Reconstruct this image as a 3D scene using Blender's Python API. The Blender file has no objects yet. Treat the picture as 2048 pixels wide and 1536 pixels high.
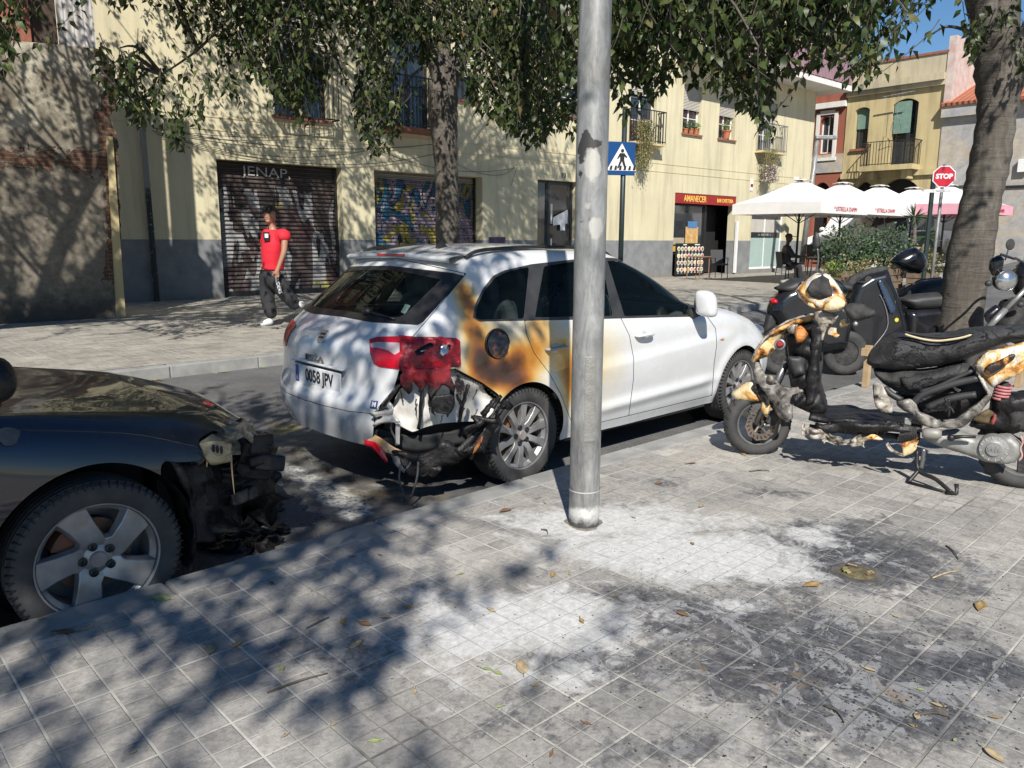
import bpy, bmesh, math, random
import numpy as np
from mathutils import Vector, Matrix
from mathutils.bvhtree import BVHTree
random.seed(7); rng = np.random.RandomState(11)
R = math.radians; PI = math.pi; C = bpy.context.scene.collection

# ---------------------------------------------------------------- camera, world, sun
F_PX = 1560.; PITCH = R(10.6); ROLL = R(0.26); CAMH = 1.36
SUN_EL = R(41); SUN_AZ = R(177.5)
cam_d = bpy.data.cameras.new('camera'); cam = bpy.data.objects.new('camera', cam_d); C.objects.link(cam)
cam_d.sensor_width = 36; cam_d.lens = 36*F_PX/2048; cam_d.clip_end = 500; cam_d.clip_start = .05
cam.matrix_world = Matrix.Translation((0, 0, CAMH)) @ Matrix.Rotation(PI/2-PITCH, 4, 'X') @ Matrix.Rotation(ROLL, 4, 'Z')
bpy.context.scene.camera = cam
wd = bpy.data.worlds.new('World'); bpy.context.scene.world = wd; wd.use_nodes = True
nt = wd.node_tree; bg = nt.nodes['Background']; sky = nt.nodes.new('ShaderNodeTexSky'); sky.sky_type = 'NISHITA'
sky.sun_disc = False; sky.sun_elevation = SUN_EL; sky.sun_rotation = SUN_AZ; sky.air_density = 1.0; sky.dust_density = .0; sky.ozone_density = 4.5
hs_ = nt.nodes.new('ShaderNodeHueSaturation'); hs_.inputs['Saturation'].default_value = 1.14; nt.links.new(sky.outputs[0], hs_.inputs['Color']); nt.links.new(hs_.outputs[0], bg.inputs[0]); bg.inputs[1].default_value = 0.072
sd = bpy.data.lights.new('sun', 'SUN'); sd.energy = 5.0; sd.angle = R(.55); sd.color = (1, .955, .88)
so = bpy.data.objects.new('sun', sd); C.objects.link(so)
sdir = Vector((math.sin(SUN_AZ)*math.cos(SUN_EL), math.cos(SUN_AZ)*math.cos(SUN_EL), math.sin(SUN_EL)))
so.rotation_euler = sdir.to_track_quat('Z', 'Y').to_euler(); so.location = (0, -10, 20)
vs = bpy.context.scene.view_settings; vs.view_transform = 'Standard'; vs.look = 'None'; vs.exposure = 0.5; vs.gamma = 1
bpy.context.scene.render.engine = 'CYCLES'

# ---------------------------------------------------------------- measuring helpers
_vw = np.array([0, math.cos(PITCH), -math.sin(PITCH)]); _vu = np.array([0, math.sin(PITCH), math.cos(PITCH)]); _vr = np.array([1., 0, 0])
O = np.array([0, 0, CAMH])
def ray(px, py):
    x = px-1024; y = py-768; c, s = math.cos(ROLL), math.sin(ROLL)
    return _vr*(x*c-y*s)-_vu*(x*s+y*c)+_vw*F_PX
class Frame:
    def __init__(s, org, az):
        h = R(az); s.az = az; s.rot = R(90-az); s.o = np.array(org, float)
        s.ex = np.array([math.sin(h), math.cos(h), 0]); s.ey = np.array([-math.cos(h), math.sin(h), 0]); s.ez = np.array([0, 0, 1.])
    def loc(s, P):
        d = np.array(P)-s.o; return np.array([d@s.ex, d@s.ey, d@s.ez])
    def w(s, x, y, z): return s.o+s.ex*x+s.ey*y+s.ez*z
    def on_y(s, px, py, y=0):
        d = ray(px, py); t = ((s.o+s.ey*y-O)@s.ey)/(d@s.ey); return s.loc(O+d*t)
    def on_x(s, px, py, x=0):
        d = ray(px, py); t = ((s.o+s.ex*x-O)@s.ex)/(d@s.ex); return s.loc(O+d*t)
    def on_z(s, px, py, z=0):
        d = ray(px, py); t = (s.o[2]+z-CAMH)/d[2]; return s.loc(O+d*t)
def at_f(px, py, f):
    d = ray(px, py); return O+d*(f/d[1])
ST = Frame((0, 0, 0), 46.6)                       # street: x along the kerb, y across
_p0 = ST.on_z(250, 612, 0); FA = Frame(ST.w(*_p0), 48.5)      # facade across the street
RB = Frame((20.2, 33, 0), 138.5)                  # houses on the far side street
KERB = 3.1; FARK = 8.5; ROADZ = -.13
def gh(X): return 0 if X < 20 else (.055*(X-22) + .055 if X > 24 else .055*((X-20)**2)/8)
gh_ = gh
def ghw(P): return gh(ST.loc((P[0], P[1], 0))[0])

# ---------------------------------------------------------------- mesh helpers
class MB:
    def __init__(s): s.v = []; s.f = []; s.m = []; s.T = None
    def add(s, v, f, m=0):
        n = len(s.v); s.v += [tuple(p) for p in v]; s.f += [tuple(i+n for i in q) for q in f]; s.m += [m]*len(f); return s
    def box(s, x0, x1, y0, y1, z0, z1, m=0):
        v = [(x, y, z) for z in (z0, z1) for y in (y0, y1) for x in (x0, x1)]
        return s.add(v, [(0, 2, 3, 1), (4, 5, 7, 6), (0, 1, 5, 4), (2, 6, 7, 3), (0, 4, 6, 2), (1, 3, 7, 5)], m)
    def obox(s, c, size, rot=(0, 0, 0), m=0):
        from mathutils import Euler
        M = Euler(rot).to_matrix(); a, b, d = [q/2 for q in size]
        v = [tuple(Vector(c)+M@Vector((x, y, z))) for z in (-d, d) for y in (-b, b) for x in (-a, a)]
        return s.add(v, [(0, 2, 3, 1), (4, 5, 7, 6), (0, 1, 5, 4), (2, 6, 7, 3), (0, 4, 6, 2), (1, 3, 7, 5)], m)
    def tube(s, pts, rad, n=8, m=0, cap=True, flat=1.0):
        pts = [Vector(p) for p in pts]; rs = rad if hasattr(rad, '__len__') else [rad]*len(pts)
        N = len(pts); ring = []; up = None
        for i, p in enumerate(pts):
            t = (pts[min(i+1, N-1)]-pts[max(i-1, 0)])
            if t.length < 1e-9: t = Vector((0, 0, 1))
            t.normalize()
            if up is None: up = Vector((0, 0, 1)) if abs(t.z) < .9 else Vector((1, 0, 0))
            a = t.cross(up)
            if a.length < 1e-6: a = t.cross(Vector((0, 1, 0)))
            a.normalize(); b = a.cross(t).normalized(); up = b
            ring.append([tuple(p+(a*math.cos(2*PI*k/n)+b*math.sin(2*PI*k/n)*flat)*rs[i]) for k in range(n)])
        v = [q for r_ in ring for q in r_]; f = []
        for i in range(N-1):
            for k in range(n):
                a0 = i*n+k; a1 = i*n+(k+1) % n; f.append((a0, a1, a1+n, a0+n))
        if cap: f.append(tuple(range(n-1, -1, -1))); f.append(tuple((N-1)*n+k for k in range(n)))
        return s.add(v, f, m)
    def lathe(s, prof, n=32, axis='y', c=(0, 0, 0), m=0, a0=0, a1=2*PI):
        full = abs(a1-a0-2*PI) < 1e-6; nn = n if full else n+1; v = []
        for (r_, h) in prof:
            for k in range(nn):
                a = a0+(a1-a0)*k/n; x, y = r_*math.cos(a), r_*math.sin(a)
                q = (x, h, y) if axis == 'y' else ((x, y, h) if axis == 'z' else (h, x, y))
                v.append((q[0]+c[0], q[1]+c[1], q[2]+c[2]))
        f = []
        for i in range(len(prof)-1):
            for k in range(n if full else n):
                k1 = (k+1) % nn if full else k+1
                f.append((i*nn+k, i*nn+k1, (i+1)*nn+k1, (i+1)*nn+k))
        return s.add(v, f, m)
    def prism(s, poly, fn, h0, h1, m=0):
        """poly: list of 2D, fn(a,b,h)->3D"""
        n = len(poly); v = [fn(a, b, h0) for a, b in poly]+[fn(a, b, h1) for a, b in poly]
        f = [tuple(range(n)), tuple(range(2*n-1, n-1, -1))]+[(i, i+n, (i+1) % n+n, (i+1) % n) for i in range(n)]
        return s.add(v, f, m)
    def ell(s, c, r_, n=12, k=8, m=0, noise=0):
        v = [(c[0], c[1], c[2]-r_[2])]; f = []
        for j in range(1, k):
            ph = -PI/2+PI*j/k
            for i in range(n):
                a = 2*PI*i/n; q = 1+(random.uniform(-noise, noise) if noise else 0)
                v.append((c[0]+r_[0]*math.cos(a)*math.cos(ph)*q, c[1]+r_[1]*math.sin(a)*math.cos(ph)*q, c[2]+r_[2]*math.sin(ph)*q))
        v.append((c[0], c[1], c[2]+r_[2])); L = len(v)-1
        for i in range(n): f.append((0, 1+(i+1) % n, 1+i)); f.append((L, L-n+i, L-n+(i+1) % n))
        for j in range(k-2):
            for i in range(n): a = 1+j*n+i; b = 1+j*n+(i+1) % n; f.append((a, b, b+n, a+n))
        return s.add(v, f, m)
    def grid(s, P, m=0, closeu=False):
        """P[i][j] -> 3D"""
        nu = len(P); nv = len(P[0]); v = [tuple(P[i][j]) for i in range(nu) for j in range(nv)]; f = []
        for i in range(nu if closeu else nu-1):
            for j in range(nv-1):
                a = i*nv+j; b = ((i+1) % nu)*nv+j; f.append((a, b, b+1, a+1))
        return s.add(v, f, m)
    def build(s, name, mats, parent=None, smooth=False, bevel=0, sharp=None, solid=0, sub=0, loc=None, rotz=None, norm=True):
        me = bpy.data.meshes.new(name); me.from_pydata(s.v, [], s.f)
        if not isinstance(mats, (list, tuple)): mats = [mats]
        for q in mats: me.materials.append(q)
        if len(mats) > 1: me.polygons.foreach_set('material_index', s.m)
        if norm:
            bm = bmesh.new(); bm.from_mesh(me); bmesh.ops.recalc_face_normals(bm, faces=bm.faces); bm.to_mesh(me); bm.free()
        if smooth:
            me.polygons.foreach_set('use_smooth', [True]*len(me.polygons))
            if sharp: me.set_sharp_from_angle(angle=R(sharp))
        me.update(); o = bpy.data.objects.new(name, me); C.objects.link(o)
        if parent is not None: o.parent = parent
        if loc is not None: o.location = loc
        if rotz is not None: o.rotation_euler = (0, 0, rotz)
        if solid: q = o.modifiers.new('solid', 'SOLIDIFY'); q.thickness = solid; q.offset = 0
        if sub: q = o.modifiers.new('sub', 'SUBSURF'); q.levels = sub; q.render_levels = sub
        if bevel: q = o.modifiers.new('bev', 'BEVEL'); q.width = bevel; q.segments = 2; q.limit_method = 'ANGLE'; q.angle_limit = R(40)
        return o
def tag(o, label=None, cat=None, group=None, kind=None):
    if label: o['label'] = label
    if cat: o['category'] = cat
    if group: o['group'] = group
    if kind: o['kind'] = kind
    return o
def thing(name, label, cat, loc=(0, 0, 0), rotz=0, group=None):
    o = bpy.data.objects.new(name, None); C.objects.link(o); o.location = tuple(loc); o.rotation_euler = (0, 0, rotz)
    o.empty_display_size = .2; return tag(o, label, cat, group)
def copy_tree(o, parent=None):
    c = o.copy(); C.objects.link(c)
    if parent is not None: c.parent = parent
    for ch in list(o.children): copy_tree(ch, c)
    return c
def text(name, s, size, mat, parent=None, M=None, ext=.002, align='CENTER', sx=1, bold=0, shear=0):
    cu = bpy.data.curves.new(name, 'FONT'); cu.body = s; cu.size = size; cu.extrude = ext; cu.align_x = align; cu.align_y = 'CENTER'
    cu.offset = bold; cu.shear = shear; cu.resolution_u = 3
    t = bpy.data.objects.new(name, cu); C.objects.link(t); dg = bpy.context.evaluated_depsgraph_get(); dg.update()
    me = bpy.data.meshes.new_from_object(t.evaluated_get(dg)); bpy.data.objects.remove(t)
    me.name = name; me.materials.clear(); me.materials.append(mat)
    if sx != 1: me.transform(Matrix.Diagonal((sx, 1, 1, 1)))
    if M is not None: me.transform(M)
    o = bpy.data.objects.new(name, me); C.objects.link(o); o.parent = parent; return o
def basis(o, x, y, z=None):
    x = Vector(x).normalized(); y = Vector(y).normalized(); z = x.cross(y) if z is None else Vector(z)
    M = Matrix((x, y, z)).transposed().to_4x4(); return Matrix.Translation(Vector(o)) @ M
def cr(P, t):
    """Catmull-Rom through numpy array of control points, t in [0,n-1]"""
    n = len(P); i = int(min(max(math.floor(t), 0), n-2)); u = t-i
    p1 = P[i]; p2 = P[i+1]; p0 = P[i-1] if i > 0 else 2*p1-p2; p3 = P[i+2] if i+2 < n else 2*p2-p1
    return .5*((2*p1)+(-p0+p2)*u+(2*p0-5*p1+4*p2-p3)*u*u+(-p0+3*p1-3*p2+p3)*u**3)
def curve(pts, n=8):
    P = np.array(pts, float); return [cr(P, (len(P)-1)*k/((len(P)-1)*n)) for k in range((len(P)-1)*n+1)]

# ---------------------------------------------------------------- material helpers
MATS = {}
class NT:
    """small node-graph helper"""
    def __init__(s, name):
        s.mat = bpy.data.materials.new(name); s.mat.use_nodes = True; s.t = s.mat.node_tree; s.b = s.t.nodes['Principled BSDF']
        s.tc = s.t.nodes.new('ShaderNodeTexCoord'); s.co = s.tc.outputs['Object']
    def n(s, typ, **k):
        q = s.t.nodes.new(typ)
        for a, v in k.items(): setattr(q, a, v)
        return q
    def set(s, sock, v):
        if isinstance(v, bpy.types.NodeSocket): s.t.links.new(v, sock)
        else:
            if hasattr(v, '__len__') and len(v) == 3 and sock.type == 'RGBA': v = (*v, 1)
            sock.default_value = v
    def map(s, scale=(1, 1, 1), loc=(0, 0, 0), rot=(0, 0, 0), co=None):
        q = s.n('ShaderNodeMapping'); s.set(q.inputs[0], co or s.co); q.inputs['Scale'].default_value = scale; q.inputs['Location'].default_value = loc; q.inputs['Rotation'].default_value = rot; return q.outputs[0]
    def xz(s):
        a = s.n('ShaderNodeSeparateXYZ'); s.set(a.inputs[0], s.co); b = s.n('ShaderNodeCombineXYZ'); s.set(b.inputs[0], a.outputs[0]); s.set(b.inputs[1], a.outputs[2]); s.set(b.inputs[2], a.outputs[1]); return b.outputs[0]
    def sep(s, co=None):
        a = s.n('ShaderNodeSeparateXYZ'); s.set(a.inputs[0], co or s.co); return a.outputs
    def noise(s, scale, detail=4, rough=.55, co=None, dist=0):
        q = s.n('ShaderNodeTexNoise'); s.set(q.inputs['Vector'], co or s.co); q.inputs['Scale'].default_value = scale; q.inputs['Detail'].default_value = detail; q.inputs['Roughness'].default_value = rough; q.inputs['Distortion'].default_value = dist; return q.outputs[0]
    def vor(s, scale, co=None, out=0, feature='F1', rnd=1):
        q = s.n('ShaderNodeTexVoronoi', feature=feature); s.set(q.inputs['Vector'], co or s.co); q.inputs['Scale'].default_value = scale
        q.inputs['Randomness'].default_value = rnd; return q.outputs[out]
    def ramp(s, x, stops, interp='LINEAR'):
        q = s.n('ShaderNodeValToRGB'); q.color_ramp.interpolation = interp; e = q.color_ramp.elements
        while len(e) < len(stops): e.new(.5)
        for i, (p, c) in enumerate(stops):
            e[i].position = p
            if not hasattr(c, '__len__'): c = (c, c, c)
            e[i].color = (*c, 1)
        s.set(q.inputs[0], x); return q.outputs[0]
    def mix(s, a, b, f=.5, mode='MIX'):
        q = s.n('ShaderNodeMix', data_type='RGBA', blend_type=mode); s.set(q.inputs[0], f); s.set(q.inputs[6], a); s.set(q.inputs[7], b); return q.outputs[2]
    def math(s, op, a, b=0, c=0, clamp=False):
        q = s.n('ShaderNodeMath', operation=op); q.use_clamp = clamp; s.set(q.inputs[0], a); s.set(q.inputs[1], b); s.set(q.inputs[2], c); return q.outputs[0]
    def attr(s, name, out='Fac'):
        q = s.n('ShaderNodeAttribute'); q.attribute_name = name; return q.outputs[out]
    def bump(s, h, dist=.01, strength=1, chain=None):
        q = s.n('ShaderNodeBump'); q.inputs['Distance'].default_value = dist; q.inputs['Strength'].default_value = strength; s.set(q.inputs['Height'], h)
        if chain is not None: s.set(q.inputs['Normal'], chain)
        return q.outputs[0]
    def out(s, color=None, rough=None, metal=None, normal=None, coat=None, spec=None, alpha=None, trans=None):
        b = s.b.inputs
        for k, v in (('Base Color', color), ('Roughness', rough), ('Metallic', metal), ('Normal', normal), ('Coat Weight', coat), ('Specular IOR Level', spec), ('Alpha', alpha), ('Transmission Weight', trans)):
            if v is not None: s.set(b[k], v)
        return s.mat
def mk(name, col, rough=.6, metal=0, col2=None, scale=6, bump=0, bscale=None, coat=0, spec=None, detail=5, lo=.35, hi=.65):
    """plain material with a noise blend between two colours and an optional bump"""
    if name in MATS: return MATS[name]
    g = NT(name); col2 = col2 or tuple(c*.8 for c in col)
    nz = g.noise(scale, detail); c = g.ramp(nz, [(lo, col), (hi, col2)])
    rz = g.math('MULTIPLY_ADD', nz, .25, rough-.12, clamp=True)
    nn = None
    if bump: nn = g.bump(g.noise(bscale or scale*4, 6), bump, .8)
    g.out(c, rz, metal, nn, coat or None, spec)
    MATS[name] = g.mat; return g.mat
# ---------------------------------------------------------------- materials of the setting
def m_paving(name, attrs=False, base=(.27, .26, .245), dark=(.19, .19, .19)):
    g = NT(name)
    br = g.n('ShaderNodeTexBrick'); br.offset = 0; br.squash = 1
    g.set(br.inputs['Vector'], g.map((1, 1, 1))); br.inputs['Scale'].default_value = 1; br.inputs['Brick Width'].default_value = .1; br.inputs['Row Height'].default_value = .1
    br.inputs['Mortar Size'].default_value = .0035; br.inputs['Mortar Smooth'].default_value = .35; br.inputs['Bias'].default_value = 0
    b2 = g.n('ShaderNodeTexBrick'); b2.offset = 0; g.set(b2.inputs['Vector'], g.map((1, 1, 1))); b2.inputs['Scale'].default_value = 1
    b2.inputs['Brick Width'].default_value = .2; b2.inputs['Row Height'].default_value = .2; b2.inputs['Mortar Size'].default_value = .005; b2.inputs['Mortar Smooth'].default_value = .3
    b2.inputs['Color1'].default_value = (0, 0, 0, 1); b2.inputs['Color2'].default_value = (1, 1, 1, 1)
    cellv = g.n('ShaderNodeTexWhiteNoise', noise_dimensions='2D')
    fl = g.n('ShaderNodeVectorMath', operation='FLOOR'); g.set(fl.inputs[0], g.map((5, 5, 5))); g.set(cellv.inputs['Vector'], fl.outputs[0])
    fl2 = g.n('ShaderNodeVectorMath', operation='FLOOR'); g.set(fl2.inputs[0], g.map((10, 10, 10))); c2v = g.n('ShaderNodeTexWhiteNoise', noise_dimensions='2D'); g.set(c2v.inputs['Vector'], fl2.outputs[0])
    big = g.noise(1.3, 6, .6); fine = g.noise(60, 6, .7); mid = g.noise(9, 6, .65)
    c = g.ramp(big, [(.35, base), (.65, dark)])
    c = g.mix(c, g.ramp(cellv.outputs[0], [(0, (.78,)*3), (.5, (1., .98, .96)), (1, (1.22, 1.2, 1.17))]), .75, 'MULTIPLY')
    c = g.mix(c, g.ramp(c2v.outputs[0], [(0, .86), (1, 1.12)]), .8, 'MULTIPLY')
    c = g.mix(c, g.ramp(fine, [(.3, .62), (.52, 1.0), (.75, 1.3)]), .7, 'MULTIPLY')
    pits = g.ramp(g.vor(95, out=0), [(.08, .25), (.2, 1.)])
    c = g.mix(c, g.ramp(g.noise(18, 8, .75, dist=.5), [(.36, .62), (.5, 1.), (.68, 1.18)]), .8, 'MULTIPLY'); c = g.mix(c, pits, g.ramp(mid, [(.4, .25), (.62, .8)]), 'MULTIPLY')
    gm = g.math('MAXIMUM', g.math('MULTIPLY', br.outputs['Fac'], .62), b2.outputs['Fac'])
    gcol = g.ramp(g.noise(2.2, 5, .6), [(.33, (.14, .135, .12)), (.46, (.36, .345, .30)), (.62, (.52, .50, .45))])
    if attrs:
        ash = g.attr('ash'); soot = g.attr('soot'); brk = g.noise(7, 9, .72, dist=.8); brk2 = g.noise(26, 8, .75, dist=.6)
        patchy = g.noise(3.2, 7, .66, co=g.map((1, 1, 1), (7, 3, 1)), dist=1.0)
        s_ = g.math('ADD', soot, g.math('MULTIPLY', g.math('SUBTRACT', patchy, .5), 1.35))
        s_ = g.math('ADD', s_, g.math('MULTIPLY', g.math('SUBTRACT', brk2, .5), .8))
        s_ = g.math('ADD', s_, g.math('MULTIPLY', g.math('SUBTRACT', g.noise(11, 9, .75, dist=1.6), .5), 1.1)); sm = g.ramp(s_, [(.3, 0.), (.42, .35), (.5, .7), (.8, 1.)])
        sootc = g.ramp(g.noise(24, 8, .75), [(.28, (.010, .011, .015)), (.45, (.035, .037, .045)), (.58, (.085, .088, .098)), (.72, (.22, .22, .23))])
        c = g.mix(c, sootc, g.math('MULTIPLY', sm, .93)); ck = g.noise(4.2, 9, .7, co=g.map((1, 1, 1), (11, 5, 0)), dist=1.4); ckm = g.math('MULTIPLY', g.ramp(ck, [(.54, 0.), (.555, 1.), (.66, .9), (.7, 0.)]), g.ramp(soot, [(.25, 0.), (.6, .8)])); c = g.mix(c, g.ramp(g.noise(30, 8, .8), [(.3, (.13, .13, .135)), (.5, (.27, .27, .275)), (.7, (.38, .37, .35))]), ckm); bk = g.ramp(g.noise(3.1, 6, .7, co=g.map((1, 1, 1), (2, 9, 0)), dist=.8), [(.6, 0.), (.64, .6)]); c = g.mix(c, (.2, .15, .1), g.math('MULTIPLY', bk, g.ramp(soot, [(.3, 0.), (.7, 1.)])))
        gcol = g.mix(gcol, (.11, .11, .11), g.math('MULTIPLY', sm, .8))
        a_ = g.math('ADD', ash, g.math('MULTIPLY', g.math('SUBTRACT', brk, .5), 2.3))
        a_ = g.math('ADD', a_, g.math('MULTIPLY', g.math('SUBTRACT', brk2, .5), .7))
        am = g.ramp(a_, [(.34, 0.), (.55, .6), (.8, 1.)])
        ashc = g.ramp(g.noise(34, 8, .8), [(.28, (.34, .34, .34)), (.48, (.5, .495, .48)), (.68, (.7, .69, .67))])
        fill = g.ramp(a_, [(.6, 0.), (.95, .95)])
        gm2 = g.math('MULTIPLY', gm, g.math('SUBTRACT', 1, fill))
        c = g.mix(c, gcol, gm2); c = g.mix(c, ashc, g.math('MULTIPLY', am, .92))
        spk = g.ramp(g.vor(38, out=0), [(.05, 1.), (.1, 0.)]); c = g.mix(c, (.6, .6, .58), g.math('MULTIPLY', g.math('MULTIPLY', spk, g.ramp(g.noise(4, 3), [(.5, 0.), (.6, 1.)])), soot))
        rough = g.ramp(sm, [(0, .85), (1, .62)])
    else:
        c = g.mix(c, gcol, gm); rough = .85
    h = g.math('SUBTRACT', g.math('MULTIPLY', fine, .35), gm)
    return g.out(c, rough, 0, g.bump(h, .006, .9))
def m_asphalt(name):
    g = NT(name)
    big = g.noise(.9, 7, .62); fine = g.noise(120, 4, .8); st = g.vor(170, out=0); mid = g.noise(5, 7, .7, dist=.5)
    c = g.ramp(big, [(.35, (.075, .075, .076)), (.65, (.125, .122, .118))])
    c = g.mix(c, g.ramp(st, [(0, .45), (.45, 1.), (.8, 1.6)]), .8, 'MULTIPLY')
    c = g.mix(c, g.ramp(mid, [(.3, .7), (.55, 1.), (.7, 1.35)]), .6, 'MULTIPLY')
    bn = g.attr('burn'); f = g.math('ADD', bn, g.math('MULTIPLY', g.math('SUBTRACT', g.noise(6, 8, .7, dist=.6), .5), 1.2))
    ochre = g.ramp(g.noise(10, 6), [(.35, (.16, .12, .055)), (.55, (.2, .18, .15)), (.7, (.3, .29, .27))])
    c = g.mix(c, ochre, g.math('MULTIPLY', g.ramp(f, [(.35, 0.), (.75, 1.)]), .85))
    lnz = g.ramp(g.noise(30, 6, .7), [(.4, .15), (.58, 1.)])
    ln = g.math('MULTIPLY', g.attr('paint'), lnz); c = g.mix(c, (.5, .49, .46), ln)
    ye = g.math('MULTIPLY', g.attr('yellow'), lnz); c = g.mix(c, (.42, .33, .08), ye)
    return g.out(c, .85, 0, g.bump(st, .005, .7))
def m_plaster(name, col, col2, streak=.5, band=None, bandcol=(.12, .13, .14), bandcol2=(.16, .17, .18)):
    g = NT(name); co = g.xz()
    big = g.noise(.7, 6, .6, co=co); c = g.ramp(big, [(.35, col), (.65, col2)])
    v = g.noise(1.6, 5, .6, co=g.map((2.6, .22, 1), co=co)); c = g.mix(c, g.ramp(v, [(.36, .72), (.52, 1.), (.7, 1.06)]), streak, 'MULTIPLY')
    f = g.noise(38, 5, .7, co=co); c = g.mix(c, g.ramp(f, [(.3, .9), (.7, 1.07)]), .7, 'MULTIPLY')
    sm = g.noise(3.5, 7, .7, co=co, dist=.6); c = g.mix(c, (.38, .36, .3), g.math('MULTIPLY', g.ramp(sm, [(.6, 0.), (.75, .45)]), streak))
    if band is not None:
        z = g.sep()[2]; jj = g.math('MULTIPLY_ADD', g.noise(9, 3, co=co), .008, z)
        bm_ = g.math('LESS_THAN', jj, band+.004)
        bc = g.ramp(g.noise(2.4, 7, .65, co=co), [(.35, bandcol), (.62, bandcol2)])
        z0 = g.ramp(g.math('ADD', z, g.math('MULTIPLY', g.noise(4, 6, co=co), .5)), [(.28, 1.), (.5, 0.)])
        bc = g.mix(bc, (.2, .18, .15), g.math('MULTIPLY', z0, .6))
        c = g.mix(c, bc, bm_)
    return g.out(c, .9, 0, g.bump(f, .003, .6), spec=.25)
def m_oldwall(name):
    g = NT(name); co = g.xz(); z = g.sep()[2]; x = g.sep()[0]
    n1 = g.noise(1.5, 8, .68, co=co, dist=.7); n2 = g.noise(4.5, 8, .7, co=co); n3 = g.noise(14, 7, .75, co=co)
    pl = g.ramp(n1, [(.3, (.12, .1, .075)), (.46, (.2, .175, .13)), (.58, (.36, .33, .26)), (.72, (.5, .46, .37))])
    pl2 = g.ramp(n2, [(.3, (.12, .105, .085)), (.55, (.19, .165, .13)), (.75, (.28, .25, .2))])
    up = g.ramp(g.math('ADD', z, g.math('MULTIPLY', g.math('SUBTRACT', n2, .5), 1.2)), [(2.55/4, 0.), (2.9/4, 1.)])
    zz = g.math('DIVIDE', z, 4); up = g.ramp(g.math('ADD', zz, g.math('MULTIPLY', g.math('SUBTRACT', n2, .5), .16)), [(.72, 0.), (.76, 1.)])
    c = g.mix(pl2, pl, up); c = g.mix(c, g.ramp(n3, [(.3, .6), (.5, 1.), (.7, 1.25)]), .8, 'MULTIPLY')
    br = g.n('ShaderNodeTexBrick'); g.set(br.inputs['Vector'], co); br.inputs['Scale'].default_value = 1; br.inputs['Brick Width'].default_value = .27; br.inputs['Row Height'].default_value = .062; br.inputs['Mortar Size'].default_value = .008
    br.inputs['Color1'].default_value = (.17, .075, .045, 1); br.inputs['Color2'].default_value = (.09, .052, .036, 1); br.inputs['Mortar'].default_value = (.15, .135, .11, 1)
    bc = g.mix(br.outputs[0], g.ramp(n3, [(.3, .4), (.6, 1.2)]), .8, 'MULTIPLY')
    bandm = g.math('SUBTRACT', 1, g.math('MULTIPLY', g.math('ABSOLUTE', g.math('SUBTRACT', z, 2.5)), 1.7), clamp=True)   # brick course under the old roof line
    edgem = g.math('SUBTRACT', 1, g.math('MULTIPLY', g.math('ABSOLUTE', g.math('SUBTRACT', x, g.attr('edge'))), 1.0), clamp=True)
    em = g.attr('edge')
    m = g.math('MAXIMUM', bandm, em); m = g.math('ADD', m, g.math('MULTIPLY', g.math('SUBTRACT', g.noise(2.3, 8, .7, co=co, dist=.9), .5), 1.9))
    mm = g.ramp(m, [(.74, 0.), (.79, 1.)])
    c = g.mix(c, bc, mm)
    hol = g.ramp(g.noise(3.3, 7, .72, co=g.map((1, 1.6, 1), (3, 8, 0), co=co), dist=1.), [(.62, 0.), (.68, 1.)]); c = g.mix(c, (.03, .028, .025), g.math('MULTIPLY', hol, g.math('MULTIPLY', mm, .9)))
    wh = g.ramp(g.noise(1.7, 6, .7, co=g.map((1, 1, 1), (9, 2, 0), co=co), dist=1.3), [(.68, 0.), (.7, 1.)]); c = g.mix(c, (.42, .41, .38), g.math('MULTIPLY', wh, .85))
    lowz = g.ramp(g.math('ADD', zz, g.math('MULTIPLY', n2, .12)), [(.1, 1.), (.2, 0.)]); c = g.mix(c, (.06, .055, .048), g.math('MULTIPLY', lowz, .8))
    h = g.math('ADD', g.math('MULTIPLY', n3, .5), g.math('MULTIPLY', g.math('MULTIPLY', br.outputs['Fac'], mm), -.6)); h = g.math('SUBTRACT', h, g.math('MULTIPLY', mm, 1.2))
    return g.out(c, .95, 0, g.bump(h, .014, 1), spec=.2)
def m_graywall(name):
    g = NT(name); co = g.xz(); n1 = g.noise(.55, 8, .68, co=co, dist=.8); n2 = g.noise(3, 8, .7, co=co)
    c = g.ramp(n1, [(.3, (.24, .24, .25)), (.46, (.33, .325, .32)), (.56, (.42, .36, .28)), (.7, (.34, .27, .2))]); c = g.mix(c, g.ramp(n2, [(.3, .7), (.65, 1.15)]), .8, 'MULTIPLY')
    return g.out(c, .95, 0, g.bump(n2, .01, .8))
def m_rib(name, col, col2, horiz=True, pitch=.085, rough=.5, metal=0.0):
    g = NT(name); x, y, z = g.sep(); q = z if horiz else x
    w_ = g.math('SINE', g.math('MULTIPLY', q, 2*PI/pitch)); c = g.ramp(g.noise(2, 6, .65), [(.35, col), (.65, col2)])
    line = g.ramp(g.math('PINGPONG', g.math('DIVIDE', q, pitch), .5), [(.0, .35), (.12, 1.)]); c = g.mix(c, line, .8, 'MULTIPLY')
    return g.out(c, rough, metal, g.bump(w_, .012, 1))
M_PAVE = m_paving('paving_tiles', True, (.36, .34, .31), (.275, .265, .25)); M_PAVE_FAR = m_paving('far_paving_tiles', False, (.33, .31, .27), (.25, .235, .205)); M_ASPH = m_asphalt('asphalt')
M_KERB = mk('kerb_granite', (.3, .295, .28), .85, 0, (.2, .2, .19), 5, .004, 90)
BAND_Z = float(FA.on_y(340, 485)[2])
M_YEL = m_plaster('yellow_plaster', (.60, .545, .37), (.54, .485, .33), .6, BAND_Z, (.16, .168, .175), (.23, .235, .235))
M_YELB = m_plaster('ochre_plaster', (.5, .41, .22), (.44, .36, .2), .8)
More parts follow.
